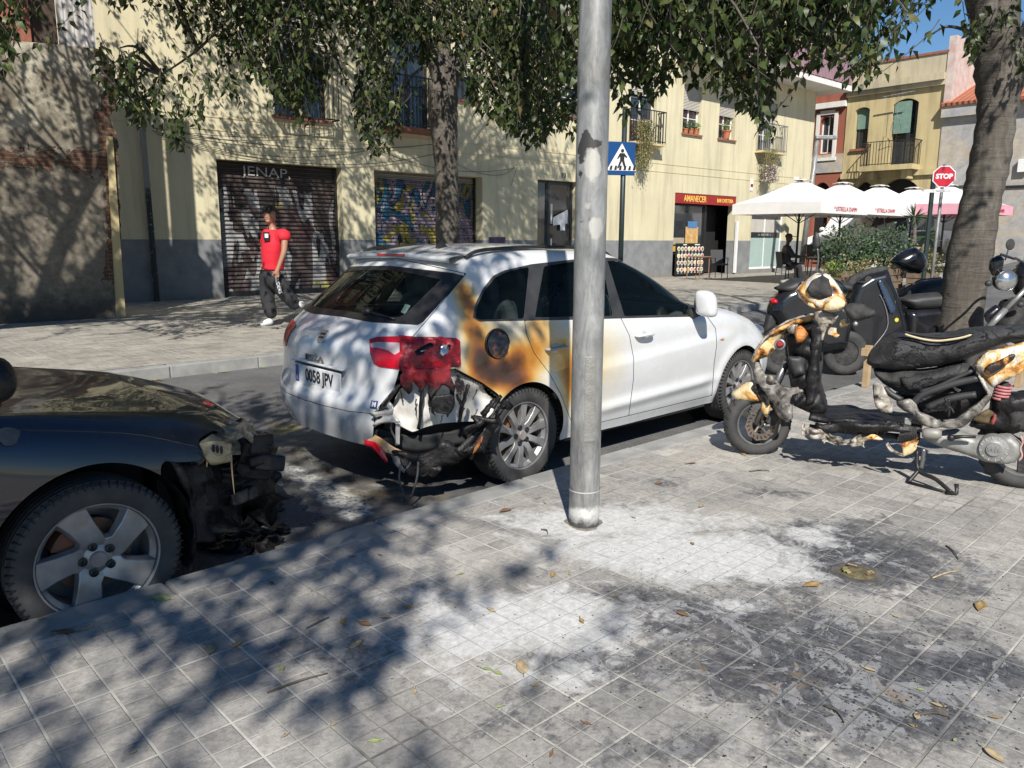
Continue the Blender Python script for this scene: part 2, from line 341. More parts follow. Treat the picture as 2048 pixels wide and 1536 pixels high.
M_YELT = m_plaster('trim_plaster', (.6, .5, .27), (.5, .42, .24), .5)
M_REDB = m_plaster('brick_red_plaster', (.3, .105, .065), (.25, .09, .06), .5)
M_GRYB = m_graywall('weathered_plaster'); M_BROWNB = m_plaster('brown_plaster', (.3, .22, .15), (.22, .17, .12), .9)
M_OLD = m_oldwall('ruined_wall'); M_BEIGE = m_plaster('parapet_plaster', (.48, .42, .28), (.4, .35, .25), .8)
M_WHITEB = m_plaster('white_plaster', (.7, .68, .64), (.6, .58, .55), .4)
M_PINK = m_rib('pink_corrugated', (.33, .2, .23), (.28, .17, .2), False, .12, .6)
M_TILE = m_rib('roof_tiles', (.4, .13, .07), (.32, .11, .06), False, .22, .8)
M_CORR = m_rib('fibre_corrugated', (.5, .48, .46), (.42, .4, .38), False, .14, .8)
M_DARK = mk('dark_interior', (.012, .012, .013), .7); M_BLACK = mk('black_metal', (.02, .02, .022), .45, .3, (.03, .028, .026), 20)
M_GLASSW = mk('window_glass', (.03, .035, .04), .06, 0, (.02, .024, .03), 3, spec=1.)
M_BRICKS = mk('sill_brick', (.3, .11, .07), .85, 0, (.2, .08, .05), 14, .004)
M_BLIND = m_rib('roller_blind', (.5, .47, .4), (.44, .41, .36), True, .05, .6)
M_WHITE = mk('white_paint_metal', (.75, .75, .74), .4, 0, (.68, .68, .67)); M_TERRA = mk('terracotta', (.42, .14, .06), .8, 0, (.35, .12, .06))
M_GALV = None
def m_galv():
    g = NT('galvanised_steel'); co = g.map((1, 1, .25)); a = g.noise(14, 7, .7, co=co, dist=.5); b = g.noise(3.2, 6, .7); v = g.vor(26)
    c = g.ramp(a, [(.3, (.10, .10, .10)), (.43, (.22, .22, .22)), (.56, (.32, .32, .31)), (.72, (.48, .48, .46))])
    c = g.mix(c, g.ramp(b, [(.35, (.6, .58, .54)), (.55, (1, 1, 1)), (.7, (.86, .84, .78))]), .8, 'MULTIPLY')
    z = g.sep()[2]; zd = g.math('ADD', z, g.math('MULTIPLY', g.math('SUBTRACT', g.noise(13, 6, .75), .5), .12))
    c = g.mix(c, (.025, .025, .027), g.math('MULTIPLY', g.ramp(zd, [(.055, 1.), (.075, 0.)]), .8)); c = g.mix(c, (.62, .61, .58), g.ramp(g.math('SUBTRACT', zd, .02), [(.0, 0.), (.045, 1.), (.065, 1.), (.085, 0.)]))
    st = g.attr('sticker'); sn = g.math('ADD', st, g.math('MULTIPLY', g.math('SUBTRACT', g.noise(22, 5, .6), .5), .9)); c = g.mix(c, (.03, .028, .027), g.ramp(sn, [(.55, 0.), (.6, .9)]))
    w_ = g.attr('pale'); wn = g.math('ADD', w_, g.math('MULTIPLY', g.math('SUBTRACT', g.noise(9, 6, .7), .5), .9)); c = g.mix(c, (.5, .48, .43), g.math('MULTIPLY', g.ramp(wn, [(.5, 0.), (.6, 1.)]), .75))
    tn = g.ramp(g.noise(1.1, 3), [(.4, 0.), (.7, 1.)])
    return g.out(c, g.ramp(a, [(.3, .62), (.7, .42)]), .35, g.bump(a, .004, .8))
M_GALV = m_galv()
# ---------------------------------------------------------------- ground, road, pavements
def gauss(X, Y, blobs):
    r_ = np.zeros_like(X)
    for (cx, cy, sx, sy, an, w_) in blobs:
        c, s = math.cos(R(an)), math.sin(R(an)); u = (X-cx)*c+(Y-cy)*s; v = -(X-cx)*s+(Y-cy)*c
        r_ = np.maximum(r_, w_*np.exp(-.5*((u/sx)**2+(v/sy)**2)))
    return r_
def sheet(name, xs, ys, zf, mat, attrs=None):
    X, Y = np.meshgrid(xs, ys, indexing='ij'); nx, ny = X.shape
    Z = np.vectorize(zf)(X, Y); me = bpy.data.meshes.new(name)
    idx = np.arange(nx*ny).reshape(nx, ny); q = np.stack([idx[:-1, :-1], idx[1:, :-1], idx[1:, 1:], idx[:-1, 1:]], -1).reshape(-1, 4)
    me.from_pydata(np.stack([X, Y, Z], -1).reshape(-1, 3).tolist(), [], q.tolist()); me.materials.append(mat)
    for k, fn in (attrs or {}).items():
        a = me.attributes.new(k, 'FLOAT', 'POINT'); a.data.foreach_set('value', fn(X, Y).astype(np.float32).ravel())
    o = bpy.data.objects.new(name, me); C.objects.link(o); o.rotation_euler = (0, 0, ST.rot); return tag(o, kind='structure')
def gblob(px, py, rx, ry, w_, z=0):
    """blob given by a spot on the ground of the photo: position and rough pixel radii -> metres"""
    p = ST.on_z(px, py, z); a = ST.on_z(px+rx, py, z); b = ST.on_z(px, py+ry, z)
    d1 = a-p; d2 = b-p; an = math.degrees(math.atan2(d1[1], d1[0]))
    return (p[0], p[1], np.linalg.norm(d1[:2]), np.linalg.norm(d2[:2]), an, w_)
ash = [gblob(*b) for b in [(1230, 1045, 200, 32, .9), (1400, 1105, 190, 42, 1.12), (1270, 1100, 140, 36, .95), (1060, 1240, 170, 52, 1.1), (940, 1275, 110, 36, .95), (1210, 1265, 90, 25, .8),
    (1620, 1065, 60, 20, .8), (1530, 1140, 120, 22, .75), (880, 1195, 90, 25, .55), (1150, 1345, 60, 26, .6), (1480, 1210, 60, 16, .6), (1100, 1180, 80, 20, .6), (1350, 1020, 70, 12, .6), (1000, 1330, 160, 60, .45), (1180, 1060, 60, 18, .7)]]
soot = [gblob(*b) for b in [(1720, 1100, 150, 55, 1.0), (1870, 1150, 120, 30, .7), (1500, 1170, 160, 35, .5), (1430, 1235, 200, 55, .75), (1650, 1290, 260, 75, .85), (1780, 1390, 130, 55, 1.15), (1540, 1350, 150, 50, 1.1),
    (1650, 1440, 160, 40, .7), (1930, 1330, 150, 28, 1.1), (1250, 1330, 160, 50, .55), (1620, 1060, 120, 22, .6), (1330, 960, 110, 12, .4), (1560, 980, 60, 10, .5), (1480, 1130, 60, 15, .4), (700, 1330, 260, 90, .32), (1050, 1420, 250, 80, .35), (1400, 1500, 200, 50, .5),
    (1240, 1190, 120, 20, .6), (820, 1170, 160, 40, .3), (1280, 1010, 120, 18, .35)]]
xs = np.concatenate([np.arange(-14, -1.5, .5), np.arange(-1.5, 6.5, .045), np.arange(6.5, 61, .5)]); ys = np.concatenate([np.arange(-9, -2.0, .5), np.arange(-2., KERB-.17, .045), [KERB-.17]])
sheet('sidewalk', xs, ys, lambda x, y: gh(x), M_PAVE, dict(ash=lambda X, Y: gauss(X, Y, ash), soot=lambda X, Y: gauss(X, Y, soot)))
burn = [gblob(*b, ROADZ) for b in [(600, 880, 70, 60, .8), (760, 985, 90, 22, .9), (640, 960, 80, 30, .6), (480, 1080, 60, 40, .5), (570, 800, 40, 30, .4), (850, 1000, 60, 18, .6)]]
def poly_mask(pts, feather=.03):
    P = [ST.on_z(a, b, ROADZ)[:2] for a, b in pts]
    def fn(X, Y):
        ins = np.zeros(X.shape, bool)
        for (x0, y0), (x1, y1) in zip(P, P[1:]+P[:1]):
            c = ((y0 > Y) != (y1 > Y)) & (X < (x1-x0)*(Y-y0)/(y1-y0+1e-12)+x0); ins ^= c
        return ins.astype(float)
    return fn
pa = poly_mask([(548, 930), (575, 928), (700, 985), (755, 1030), (700, 1045), (620, 985)]); ye1 = poly_mask([(540, 868), (600, 850), (604, 862), (545, 880)])
xs = np.concatenate([np.arange(-30, -2., 1), np.arange(-2., 6, .04), np.arange(6, 75, 1)]); ys = np.concatenate([np.arange(KERB, 5.6, .04), np.arange(5.6, FARK, .3), [FARK]])
sheet('road', xs, ys, lambda x, y: ROADZ+gh(x), M_ASPH, dict(burn=lambda X, Y: gauss(X, Y, burn), paint=lambda X, Y: np.maximum(pa(X, Y), ((abs(Y-6.3) < .03) & (X > 1.5) & (X < 40))*.0), yellow=lambda X, Y: ye1(X, Y)*.7))
xs = np.concatenate([np.arange(-30, 75, 1.)]); ys = np.array([FARK+.16, 12, 16, 20, 30, 50])
sheet('far_sidewalk', xs, ys, lambda x, y: gh(x), M_PAVE_FAR)
sheet('ground', np.arange(-200, 201, 20.), np.arange(-200, 201, 20.), lambda x, y: -.6, mk('bare_ground', (.2, .18, .15), .95))
def kerbline(y0, y1, xa, xb, front):
    mb = MB(); x = xa
    while x < xb:
        L = 1.0; g0 = gh(x); j = random.uniform(-.003, .003)
        a = [(x+.004, y, z) for y in (y0, y1) for z in (ROADZ-.05+g0, .002+g0+j)]; b = [(x+L-.004, y, z) for y in (y0, y1) for z in (ROADZ-.05+gh(x+L), .002+gh(x+L)+j)]
        mb.add(a+b, [(0, 1, 3, 2), (4, 6, 7, 5), (0, 4, 5, 1), (2, 3, 7, 6), (1, 5, 7, 3), (0, 2, 6, 4)]); x += L
    o = mb.build('kerb', M_KERB, bevel=.012, rotz=ST.rot); return tag(o, kind='structure')
kerbline(KERB-.17, KERB, -14, 60, 1); kerbline(FARK, FARK+.16, -30, 60, -1)

# ---------------------------------------------------------------- walls with openings
def wall(mb, x0, x1, z0, z1, ops, y=0, m=0):
    xs = sorted({x0, x1, *[q for o in ops for q in o[:2]]}); zs = sorted({z0, z1, *[q for o in ops for q in o[2:4]]})
    xs = [q for q in xs if x0 <= q <= x1]; zs = [q for q in zs if z0 <= q <= z1]
    for a, b in zip(xs, xs[1:]):
        for c, d in zip(zs, zs[1:]):
            mx, mz = (a+b)/2, (c+d)/2
            if any(o[0] < mx < o[1] and o[2] < mz < o[3] for o in ops): continue
            mb.add([(a, y, c), (b, y, c), (b, y, d), (a, y, d)], [(0, 1, 2, 3)], m)
    for o in ops:
        a, b, c, d = o[:4]; dp = o[4] if len(o) > 4 else .25; arch = o[5] if len(o) > 5 else 0
        mb.add([(a, y, c), (a, y+dp, c), (a, y+dp, d), (a, y, d)], [(0, 1, 2, 3)], m); mb.add([(b, y, c), (b, y+dp, c), (b, y+dp, d), (b, y, d)], [(0, 1, 2, 3)], m)
        mb.add([(a, y, c), (b, y, c), (b, y+dp, c), (a, y+dp, c)], [(0, 1, 2, 3)], m)
        if not arch: mb.add([(a, y, d), (b, y, d), (b, y+dp, d), (a, y+dp, d)], [(0, 1, 2, 3)], m)
        else:
            n = 12; pts = [(a+(b-a)*k/n, d-arch+arch*math.sin(PI*k/n)**.8) for k in range(n+1)]
            for (xa, za), (xb, zb) in zip(pts, pts[1:]):
                mb.add([(xa, y, za), (xb, y, zb), (xb, y, d), (xa, y, d)], [(0, 1, 2, 3)], m); mb.add([(xa, y, za), (xb, y, zb), (xb, y+dp, zb), (xa, y+dp, za)], [(0, 1, 2, 3)], m)
    return mb
def fx(px, py, F=FA, y=0): p = F.on_y(px, py, y); return float(p[0]), float(p[2])
def railing(name, x0, x1, z0, z1, yo, mat, parent, step=.12, sides=True, bow=0):
    mb = MB(); mb.box(x0, x1, yo-.02, yo+.02, z1-.03, z1); mb.box(x0, x1, yo-.015, yo+.015, z0+.05, z0+.08); n = max(2, int((x1-x0)/step))
    for k in range(n+1):
        x = x0+(x1-x0)*k/n; mb.box(x-.009, x+.009, yo-.009+bow*0, yo+.009, z0, z1-.03)
    if sides:
        for x in (x0, x1):
            mb.box(x-.02, x+.02, yo+.02, 0, z1-.03, z1); k = 1
            while yo+k*step < -.03: mb.box(x-.009, x+.009, yo+k*step-.009, yo+k*step+.009, z0, z1-.03); k += 1
    return mb.build(name, mat, parent)
def win_frame(x0, x1, z0, z1, y, mat, parent, w_=.05, mull=1, glass=None, name='window', bars=0):
    mb = MB(); mb.box(x0, x0+w_, y-.03, y+.03, z0, z1); mb.box(x1-w_, x1, y-.03, y+.03, z0, z1); mb.box(x0+w_, x1-w_, y-.03, y+.03, z0, z0+w_); mb.box(x0+w_, x1-w_, y-.03, y+.03, z1-w_, z1)
    for k in range(mull): x = x0+(x1-x0)*(k+1)/(mull+1); mb.box(x-.03, x+.03, y-.028, y+.028, z0+w_, z1-w_)
    for k in range(bars): z = z0+(z1-z0)*(k+1)/(bars+1); mb.box(x0+w_, x1-w_, y-.02, y+.02, z-.012, z+.012)
    f = mb.build(name, mat, parent); g = MB().box(x0+w_*.5, x1-w_*.5, y-.006, y+.006, z0+w_*.5, z1-w_*.5); g.build('pane', glass or M_GLASSW, f); return f
# ---- long yellow block
B1 = thing('apartment_building', 'long pale yellow apartment block with grey base band, roller shutters and a bar', 'building', FA.o, FA.rot)
s1a, s1t = fx(428, 322); s1b, _ = fx(681, 400); s2a, s2t = fx(744, 344); s2b, s2t2 = fx(961, 356); da, dt = fx(1072, 358); db, _ = fx(1152, 370)
ca, ct = fx(1347, 382); cb, _ = fx(1467, 450); c2a, c2t = fx(1502, 405); c2b, _ = fx(1567, 450); corner, _ = fx(1614, 400)
s1t = (s1t+s2t2)/2+.0; s2t = s1t; dt = dt
def fwin(x0, y0, x1, y1): a, t = fx(x0, y0); b, q = fx(x1, y1); return a, b, q, t
wA = fwin(534, 48, 652, 246); wB = fwin(770, 40, 858, 262); wC = fwin(905, 62, 950, 205); wD = fwin(1118, 90, 1160, 236); wE = fwin(1258, 120, 1306, 285)
wF = fwin(1364, 140, 1396, 268); wG = fwin(1437, 150, 1464, 275); wH = fwin(1517, 150, 1546, 300)
WZ = (wF[2]+wG[2]+wD[2])/3; topz = wB[3]+.9
ops = [(s1a, s1b, -.02, s1t, .32), (s2a, s2b, -.02, s2t, .5), (da, db, 0.0, dt, .3), (ca, cb, .02, ct, .35), (c2a, c2b, .15, c2t, .25)]
zt = max(wA[3], wB[3]); ops += [(wA[0], wA[1], wA[2], zt), (wB[0], wB[1], wB[2], zt), (wC[0], wC[1], WZ, zt), (wD[0], wD[1], WZ, zt), (wE[0], wE[1], wE[2], zt), (wF[0], wF[1], WZ, zt), (wG[0], wG[1], WZ, zt), (wH[0], wH[1], wH[2], zt)]
H1 = 11.5
up = [(a-.0, b, z+3.1 if z > 3 else z, zt+3.1) for (a, b, z) in [(wA[0], wA[1], wA[2]+0), (wB[0], wB[1], wB[2]), (wC[0], wC[1], WZ), (wD[0], wD[1], WZ), (wE[0], wE[1], wE[2]), (wF[0], wF[1], WZ), (wG[0], wG[1], WZ), (wH[0], wH[1], wH[2])]]
up = [(a, b, z+3.1 if z < 4.6 else z, t, .25) for a, b, z, t in [(q[0], q[1], q[2] if q[2] > 5 else q[2]+3.1-3.1, q[3]) for q in up]]
up = [q for q in up if q[2] < q[3]-.5]
wall(MB(), -8, corner, -.6, H1, ops+up).build('wall', M_YEL, B1)
mb = MB(); mb.add([(corner, 0, -.6), (corner, 12, -.6), (corner, 12, H1), (corner, 0, H1)], [(0, 1, 2, 3)]); mb.add([(-8, 0, -.6), (-8, 12, -.6), (-8, 12, H1), (-8, 0, H1)], [(0, 1, 2, 3)])
mb.add([(-8, 12, -.6), (corner, 12, -.6), (corner, 12, H1), (-8, 12, H1)], [(0, 1, 2, 3)]); mb.build('side_wall', M_YEL, B1)
MB().box(-8.1, corner+.1, -.15, 12.1, H1, H1+.3).build('roof', M_BEIGE, B1)
MB().box(-7.9, corner-.1, 1.2, 1.25, -.5, H1-.1).build('inner_partition', M_DARK, B1)
for dz in (.0, .27):
    z = fx(1300, 323)[1]-dz; MB().box(-7.9, corner-.01, -.012, -.001, z-.012, z+.006).build('string_course', M_YELT, B1)
# shutters
def m_graf(name, kind):
    g = NT(name); x, y, z = g.sep(); pitch = .095; co = g.xz()
    wv = g.math('SINE', g.math('MULTIPLY', z, 2*PI/pitch)); line = g.ramp(g.math('FRACT', g.math('DIVIDE', z, pitch)), [(0, .3), (.14, 1.), (.85, 1.), (1, .35)])
    n = g.noise(1.1, 3, .5, co=g.map((1.6, .8, 1), (3, 1, 0), co=co), dist=1.2)
    if kind == 0:
        base = g.ramp(g.noise(1.2, 6, .6, co=co), [(.35, (.05, .036, .033)), (.65, (.085, .068, .062))])
        p = g.noise(1.0, 2, .5, co=g.map((2.3, .55, 1), (2.1, 5.3, 0), co=co), dist=1.6)
        sil = g.ramp(p, [(.5, 0.), (.525, 1.)]); ol = g.ramp(p, [(.465, 0.), (.475, 1.), (.5, 1.), (.51, 0.)])
        zb = g.ramp(g.math('ADD', z, g.math('MULTIPLY', g.noise(2.5, 2, co=co), .5)), [(0, 0.), (.3, 1.)]); zt_ = g.math('LESS_THAN', g.math('ADD', z, g.math('MULTIPLY', g.noise(1.6, 2, co=co), .6)), 2.75)
        mk_ = g.math('MULTIPLY', zb, zt_); c = g.mix(base, (.27, .265, .265), g.math('MULTIPLY', sil, mk_)); c = g.mix(c, (.02, .012, .016), g.math('MULTIPLY', ol, mk_))
        yl = g.ramp(g.noise(1.3, 2, co=g.map((1, 1, 1), (1, 4.2, 0), co=co), dist=.6), [(.6, 0.), (.64, .9)]); c = g.mix(c, (.27, .25, .05), g.math('MULTIPLY', yl, g.math('MULTIPLY', sil, mk_)))
        pk = g.ramp(g.noise(.9, 2, co=g.map((1, 1, 1), (6, 1.2, 0), co=co), dist=.8), [(.58, 0.), (.62, .9)]); c = g.mix(c, (.06, .035, .035), g.math('MULTIPLY', pk, mk_))
    else:
        sky_ = g.ramp(g.noise(1.2, 3, co=co), [(.3, (.02, .08, .14)), (.7, (.03, .11, .18))])
        p = g.noise(1.1, 2, .5, co=g.map((1.9, .9, 1), (4.4, 1.3, 0), co=co), dist=1.9)
        fillc = g.ramp(g.noise(1.3, 2, .5, co=g.map((1.4, 1, 1), (1, 9, 0), co=co), dist=1.4), [(.36, (.26, .22, .04)), (.44, (.26, .22, .06)), (.47, (.17, .14, .2)), (.55, (.2, .17, .23)), (.6, (.27, .19, .22)), (.68, (.3, .3, .32))], 'LINEAR')
        sil = g.ramp(p, [(.44, 0.), (.45, 1.)]); ol = g.ramp(p, [(.415, 0.), (.425, 1.), (.455, 1.), (.465, 0.)]); ol2 = g.ramp(p, [(.56, 0.), (.565, 1.), (.58, 1.), (.585, 0.)])
        c = g.mix(sky_, fillc, sil); c = g.mix(c, (.012, .012, .02), g.math('MAXIMUM', ol, ol2))
        topm = g.math('GREATER_THAN', z, s2t-.16); c = g.mix(c, (.3, .28, .25), topm)
    c = g.mix(c, line, .85, 'MULTIPLY'); return g.out(c, .55, .1, g.bump(wv, .02, 1))
def roll_shutter(x0, x1, z1, yy, mat, name, label):
    t = thing(name, label, 'shutter', FA.w(x0, yy, 0), FA.rot); w_ = x1-x0; mb = MB(); n = int(z1/.095); P = []
    for k in range(n*4+1):
        z = k*z1/(n*4); P.append([(0, .014*math.cos(2*PI*z/.095), z), (w_, .014*math.cos(2*PI*z/.095), z)])
    mb.grid(P); mb.build('slats', mat, t, smooth=True); MB().box(0, w_, -.03, .03, 0, .12).build('bottom_rail', M_BLACK, t)
    m2 = MB(); m2.box(.001, .06, -.05, .05, .001, z1); m2.box(w_-.06, w_-.001, -.05, .05, .001, z1); m2.build('side_rails', M_BLACK, t); return t
r1 = roll_shutter(s1a+.02, s1b-.02, s1t-.01, .27, m_graf('shutter_graffiti_grey', 0), 'roller_shutter', 'brown metal roller shutter with grey graffiti figures behind the walking person')
r2 = roll_shutter(s2a+.02, s2b-.02, s2t-.01, .34, m_graf('shutter_graffiti_blue', 1), 'roller_shutter', 'metal roller shutter painted with blue, lilac and yellow graffiti behind the middle tree')
M_GREYP = mk('grey_spray', (.42, .4, .38), .6); xx, zz_ = fx(530, 350, FA, .25)
text('spray_tag', 'JENAP,', .3, M_GREYP, r1, basis((xx-s1a-.02, -.03, zz_), (1, 0, -.02), (0, 0, 1)), .001, sx=1.35)
# door 93, bar, frosted shopfront
M_DOOR = mk('dark_green_door', (.03, .04, .042), .35, 0, (.025, .03, .034))
d_ = thing('entrance_door', 'dark metal entrance door with glass panels and taped notices beside the round pole', 'door', FA.w(da, .27, 0), FA.rot); w_ = db-da
win_frame(0, w_*.36, 0, dt-.02, 0, M_DOOR, d_, .05, 0); win_frame(w_*.36, w_, 0, dt-.02, -.02, M_DOOR, d_, .09, 0)
MB().box(w_*.4, w_*.4+.04, -.16, -.12, .9, 1.35).box(w_*.4, w_*.4+.04, -.16, -.12, 1.8, 2.4).build('handle', M_WHITE, d_)
mb = MB(); mb.add([(w_*.48, -.1, 1.75), (w_*.85, -.1, 1.82), (w_*.85, -.1, 2.25), (w_*.48, -.1, 2.0)], [(0, 1, 2, 3)]); mb.box(w_*.66, w_*.78, -.11, -.1, 1.6, 1.85); mb.build('notice', M_WHITE, d_)
text('house_number', '93', .22, mk('number_grey', (.1, .1, .1)), B1, basis((fx(1123, 350)[0], -.02, fx(1123, 350)[1]), (1, 0, 0), (0, 0, 1)), .005)
M_RED = mk('sign_red', (.30, .02, .02), .35); M_YT = mk('sign_yellow', (.9, .55, .12), .4)
sg = thing('bar_sign', 'dark red bar fascia sign with yellow lettering over the bar entrance', 'sign', FA.w(ca, .02, ct-.36), FA.rot); w_ = cb-ca+.1
MB().box(0, w_, .0, .08, .0, .35).build('panel', M_RED, sg); text('lettering', 'AMANECER', .31, M_YT, sg, basis((w_*.31, -.01, .17), (1, 0, 0), (0, 0, 1)), .004, sx=w_*.000+.86, bold=.004)
text('lettering', 'BAR CAFETERIA', .2, M_YT, sg, basis((w_*.79, -.01, .16), (1, 0, 0), (0, 0, 1)), .004, sx=.76, bold=.003)
bw = cb-ca; bf = thing('bar_entrance', 'glazed bar shopfront with colourful posters and an open door', 'shopfront', FA.w(ca, .3, 0.05), FA.rot)
win_frame(0, bw*.56, 0, ct-.42, 0, M_BLACK, bf, .06, 0, name='window'); MB().box(bw*.56, bw*.6, -.05, .05, 0, ct-.42).build('post', M_BLACK, bf); MB().box(bw*.6, bw, .6, .62, 0, ct-.42).build('doorway', M_DARK, bf)
mb = MB(); 
for (a, b, c, d, m) in [(.27, .47, .95, 1.75, 0), (.30, .45, 1.7, 1.95, 1), (0.02, .2, .85, 1.05, 2), (.2, .3, .85, 1.1, 3), (.05, .25, 1.1, 1.35, 4)]: mb.box(bw*a, bw*b, -.05-.004*m, -.045-.004*m, c, d, m)
mb.build('poster', [mk('poster_green', (.5, .5, .2), .5, 0, (.55, .2, .08), 9), mk('poster_blue', (.08, .2, .4), .5), mk('poster_yellow', (.6, .4, .05), .5), mk('poster_red', (.45, .03, .02), .5), mk('poster_card', (.4, .35, .25), .5)], bf)
MB().box(bw-.04, bw+.08, -.42, -.34, 0.0, 2.0).build('white_post', M_WHITE, bf)
# menu board
mn = thing('menu_board', 'black menu board with four rows of round food pictures in front of the bar window', 'menu board', FA.w(ca+.05, -.12, 0.0), FA.rot); MB().box(0, 1.75, 0, .05, .05, 1.2).build('board', M_BLACK, mn)
fm = [mk('food_green', (.25, .35, .08)), mk('food_red', (.55, .08, .05)), mk('food_orange', (.75, .3, .08)), mk('food_yellow', (.7, .6, .15)), mk('food_brown', (.25, .12, .06)), mk('food_plate', (.8, .78, .72))]
mb = MB()
for r_ in range(4):
    for c_ in range(8):
        x = .14+c_*.205; z = 1.0-r_*.25; mb.lathe([(0, -.012), (.085, -.012), (.085, 0)], 12, 'y', (x, 0, z), 5); mb.lathe([(0, -.018), (.055, -.018), (.055, -.012)], 10, 'y', (x, 0, z), [0, 0, 1, 3, 2, 2, 1, 4][(c_+r_*3) % 8]); mb.box(x-.04, x+.04, -.01, -.001, z-.125, z-.108, 5)
mb.box(.4, .6, -.01, -.001, 1.13, 1.17, 5); mb.box(1.1, 1.4, -.01, -.001, 1.13, 1.17, 5); mb.build('pictures', fm, mn)
M_FROST = mk('frosted_glass', (.36, .46, .43), .25, 0, (.32, .42, .4), 2, spec=.6); M_FROSTW = mk('backed_glass', (.5, .48, .42), .15, 0, (.42, .4, .36), 2)
sf = thing('frosted_shopfront', 'white framed shopfront with frosted green lower glass right of the bar door', 'shopfront', FA.w(c2a, .2, 0.15), FA.rot); w_ = c2b-c2a; hh = c2t-.17
win_frame(0, w_, 0, hh, 0, M_WHITE, sf, .09, 1, glass=M_FROSTW); MB().box(.09, w_-.09, -.02, -.012, .1, hh*.5).build('frosted_film', M_FROST, sf); MB().box(.09, w_-.09, -.03, -.021, hh*.5, hh*.5+.22).build('stripe', M_GLASSW, sf); MB().box(.09, w_-.09, -.03, -.015, hh*.8, hh-.1).build('upper_glass', M_GLASSW, sf)
text('lettering', 't i · ANDTUR · t', .14, M_FROSTW, sf, basis((w_/2, -.035, hh*.5+.11), (1, 0, 0), (0, 0, 1)), .002, sx=1.0)
# upper windows
for (a, b, c, d), bl in ((wA, .38), (wB, .0), (wC, .62), (wD, .5), (wE, .3), (wF, .5), (wG, .5), (wH, .45)):
    c_ = c if c in (wA[2], wB[2], wE[2], wH[2]) else WZ
    f = win_frame(a, b, c_, zt, .2, M_BLACK if a < wC[0]+.1 else M_WHITE, B1, .05, 1, bars=2)
    if bl: MB().box(a+.01, b-.01, .08, .11, zt-(zt-c_)*bl, zt-.01).build('roller_blind', M_BLIND, B1)
    MB().box(a-.06, b+.06, -.07, .2, c_-.06, c_-.002).build('sill', M_BRICKS, B1)
for q in up: win_frame(q[0], q[1], q[2], q[3], .2, M_WHITE, B1, .05, 1)
mb = MB(); a, b, c, d = wA; mb.box(a-.05, b+.1, -.35, -.33, c-.02, c+.01); mb.box(a-.05, b+.1, -.35, -.33, c+1.45, c+1.48); k = a-.05
while k < b+.1: mb.box(k-.008, k+.008, -.35, -.334, c, c+1.46); k += .125
for x in (a-.05, b+.1): mb.box(x-.015, x+.015, -.35, 0, c-.02, c+.01); mb.box(x-.015, x+.015, -.35, 0, c+1.45, c+1.48)
mb.build('window_grille', M_BLACK, B1)
a, b, c, d = wB; railing('balcony_railing', a-.1, b+.12, c-.05, c+1.2, -.42, M_BLACK, B1); MB().box(a-.15, b+.17, -.46, 0, c-.15, c-.05).build('balcony_slab', M_BRICKS, B1)
a, b, c, d = wE; railing('balcony_railing', a-.1, b+.1, c-.05, c+1.0, -.35, M_BLACK, B1); MB().box(a-.12, b+.12, -.37, 0, c-.12, c-.05).build('balcony_slab', M_YELT, B1)
a, b, c, d = wH; railing('balcony_railing', a-.15, b+.25, c-.05, c+1.0, -.35, M_GALV, B1); MB().box(a-.17, b+.27, -.37, 0, c-.12, c-.05).build('balcony_slab', M_YELT, B1)
# corner balcony with pink corrugated parapet
xa, zs = fx(1400, 95, FA, -1.1); xb = corner+.9; zsl = fx(1712, 178, FA, -1.1)[1]
MB().box(xa, xb, -1.1, 6, zsl-.05, zsl+.16).build('balcony_slab', M_WHITEB, B1)
MB().box(xa+.03, xb-.03, -1.08, -1.04, zsl+.22, zsl+1.3).box(xb-.07, xb-.03, -1.03, 6, zsl+.22, zsl+1.3).build('balcony_parapet', M_PINK, B1)
mb = MB(); mb.box(xa, xb, -1.1, -1.06, zsl+1.32, zsl+1.37); k = xa
while k < xb: mb.box(k-.012, k+.012, -1.085, -1.06, zsl+.16, zsl+1.32); k += .5
mb.build('balcony_rail', M_PINK, B1)
MB().box(corner-1.9, corner+.35, -.5, 5, zsl+.161, H1+.301).build('white_bay', M_WHITEB, B1)
# pots and plants on sills are further down
pl = MB().box(0, .18, -.02, 0, 0, .45).build('street_plaque', [M_WHITE]); a, z = fx(1499, 372); pl.location = FA.w(a-.1, -.004, z-.1); pl.rotation_euler = (0, 0, FA.rot)
m2 = MB().box(.005, .175, -.024, -.02, .14, .26).build('red_field', M_RED, pl); tag(pl, 'small white wall plaque with a red stripe above the bar door', 'plaque')
pl = MB().box(0, .42, -.02, 0, 0, .3).build('wall_plaque', M_WHITEB); a, z = fx(1583, 358); pl.location = FA.w(a, -.004, z-.1); pl.rotation_euler = (0, 0, FA.rot); tag(pl, 'pale stone street name plaque at the building corner above the first parasol', 'plaque')
ms = MB().box(0, .62, -.02, 0, 0, .22).build('low_sign', mk('purple_sign', (.05, .03, .09), .4)); a, z = fx(975, 483); ms.location = FA.w(a, -.01, z-.1); ms.rotation_euler = (0, 0, FA.rot); tag(ms, 'dark purple rectangular panel on the wall left of the entrance door', 'panel')
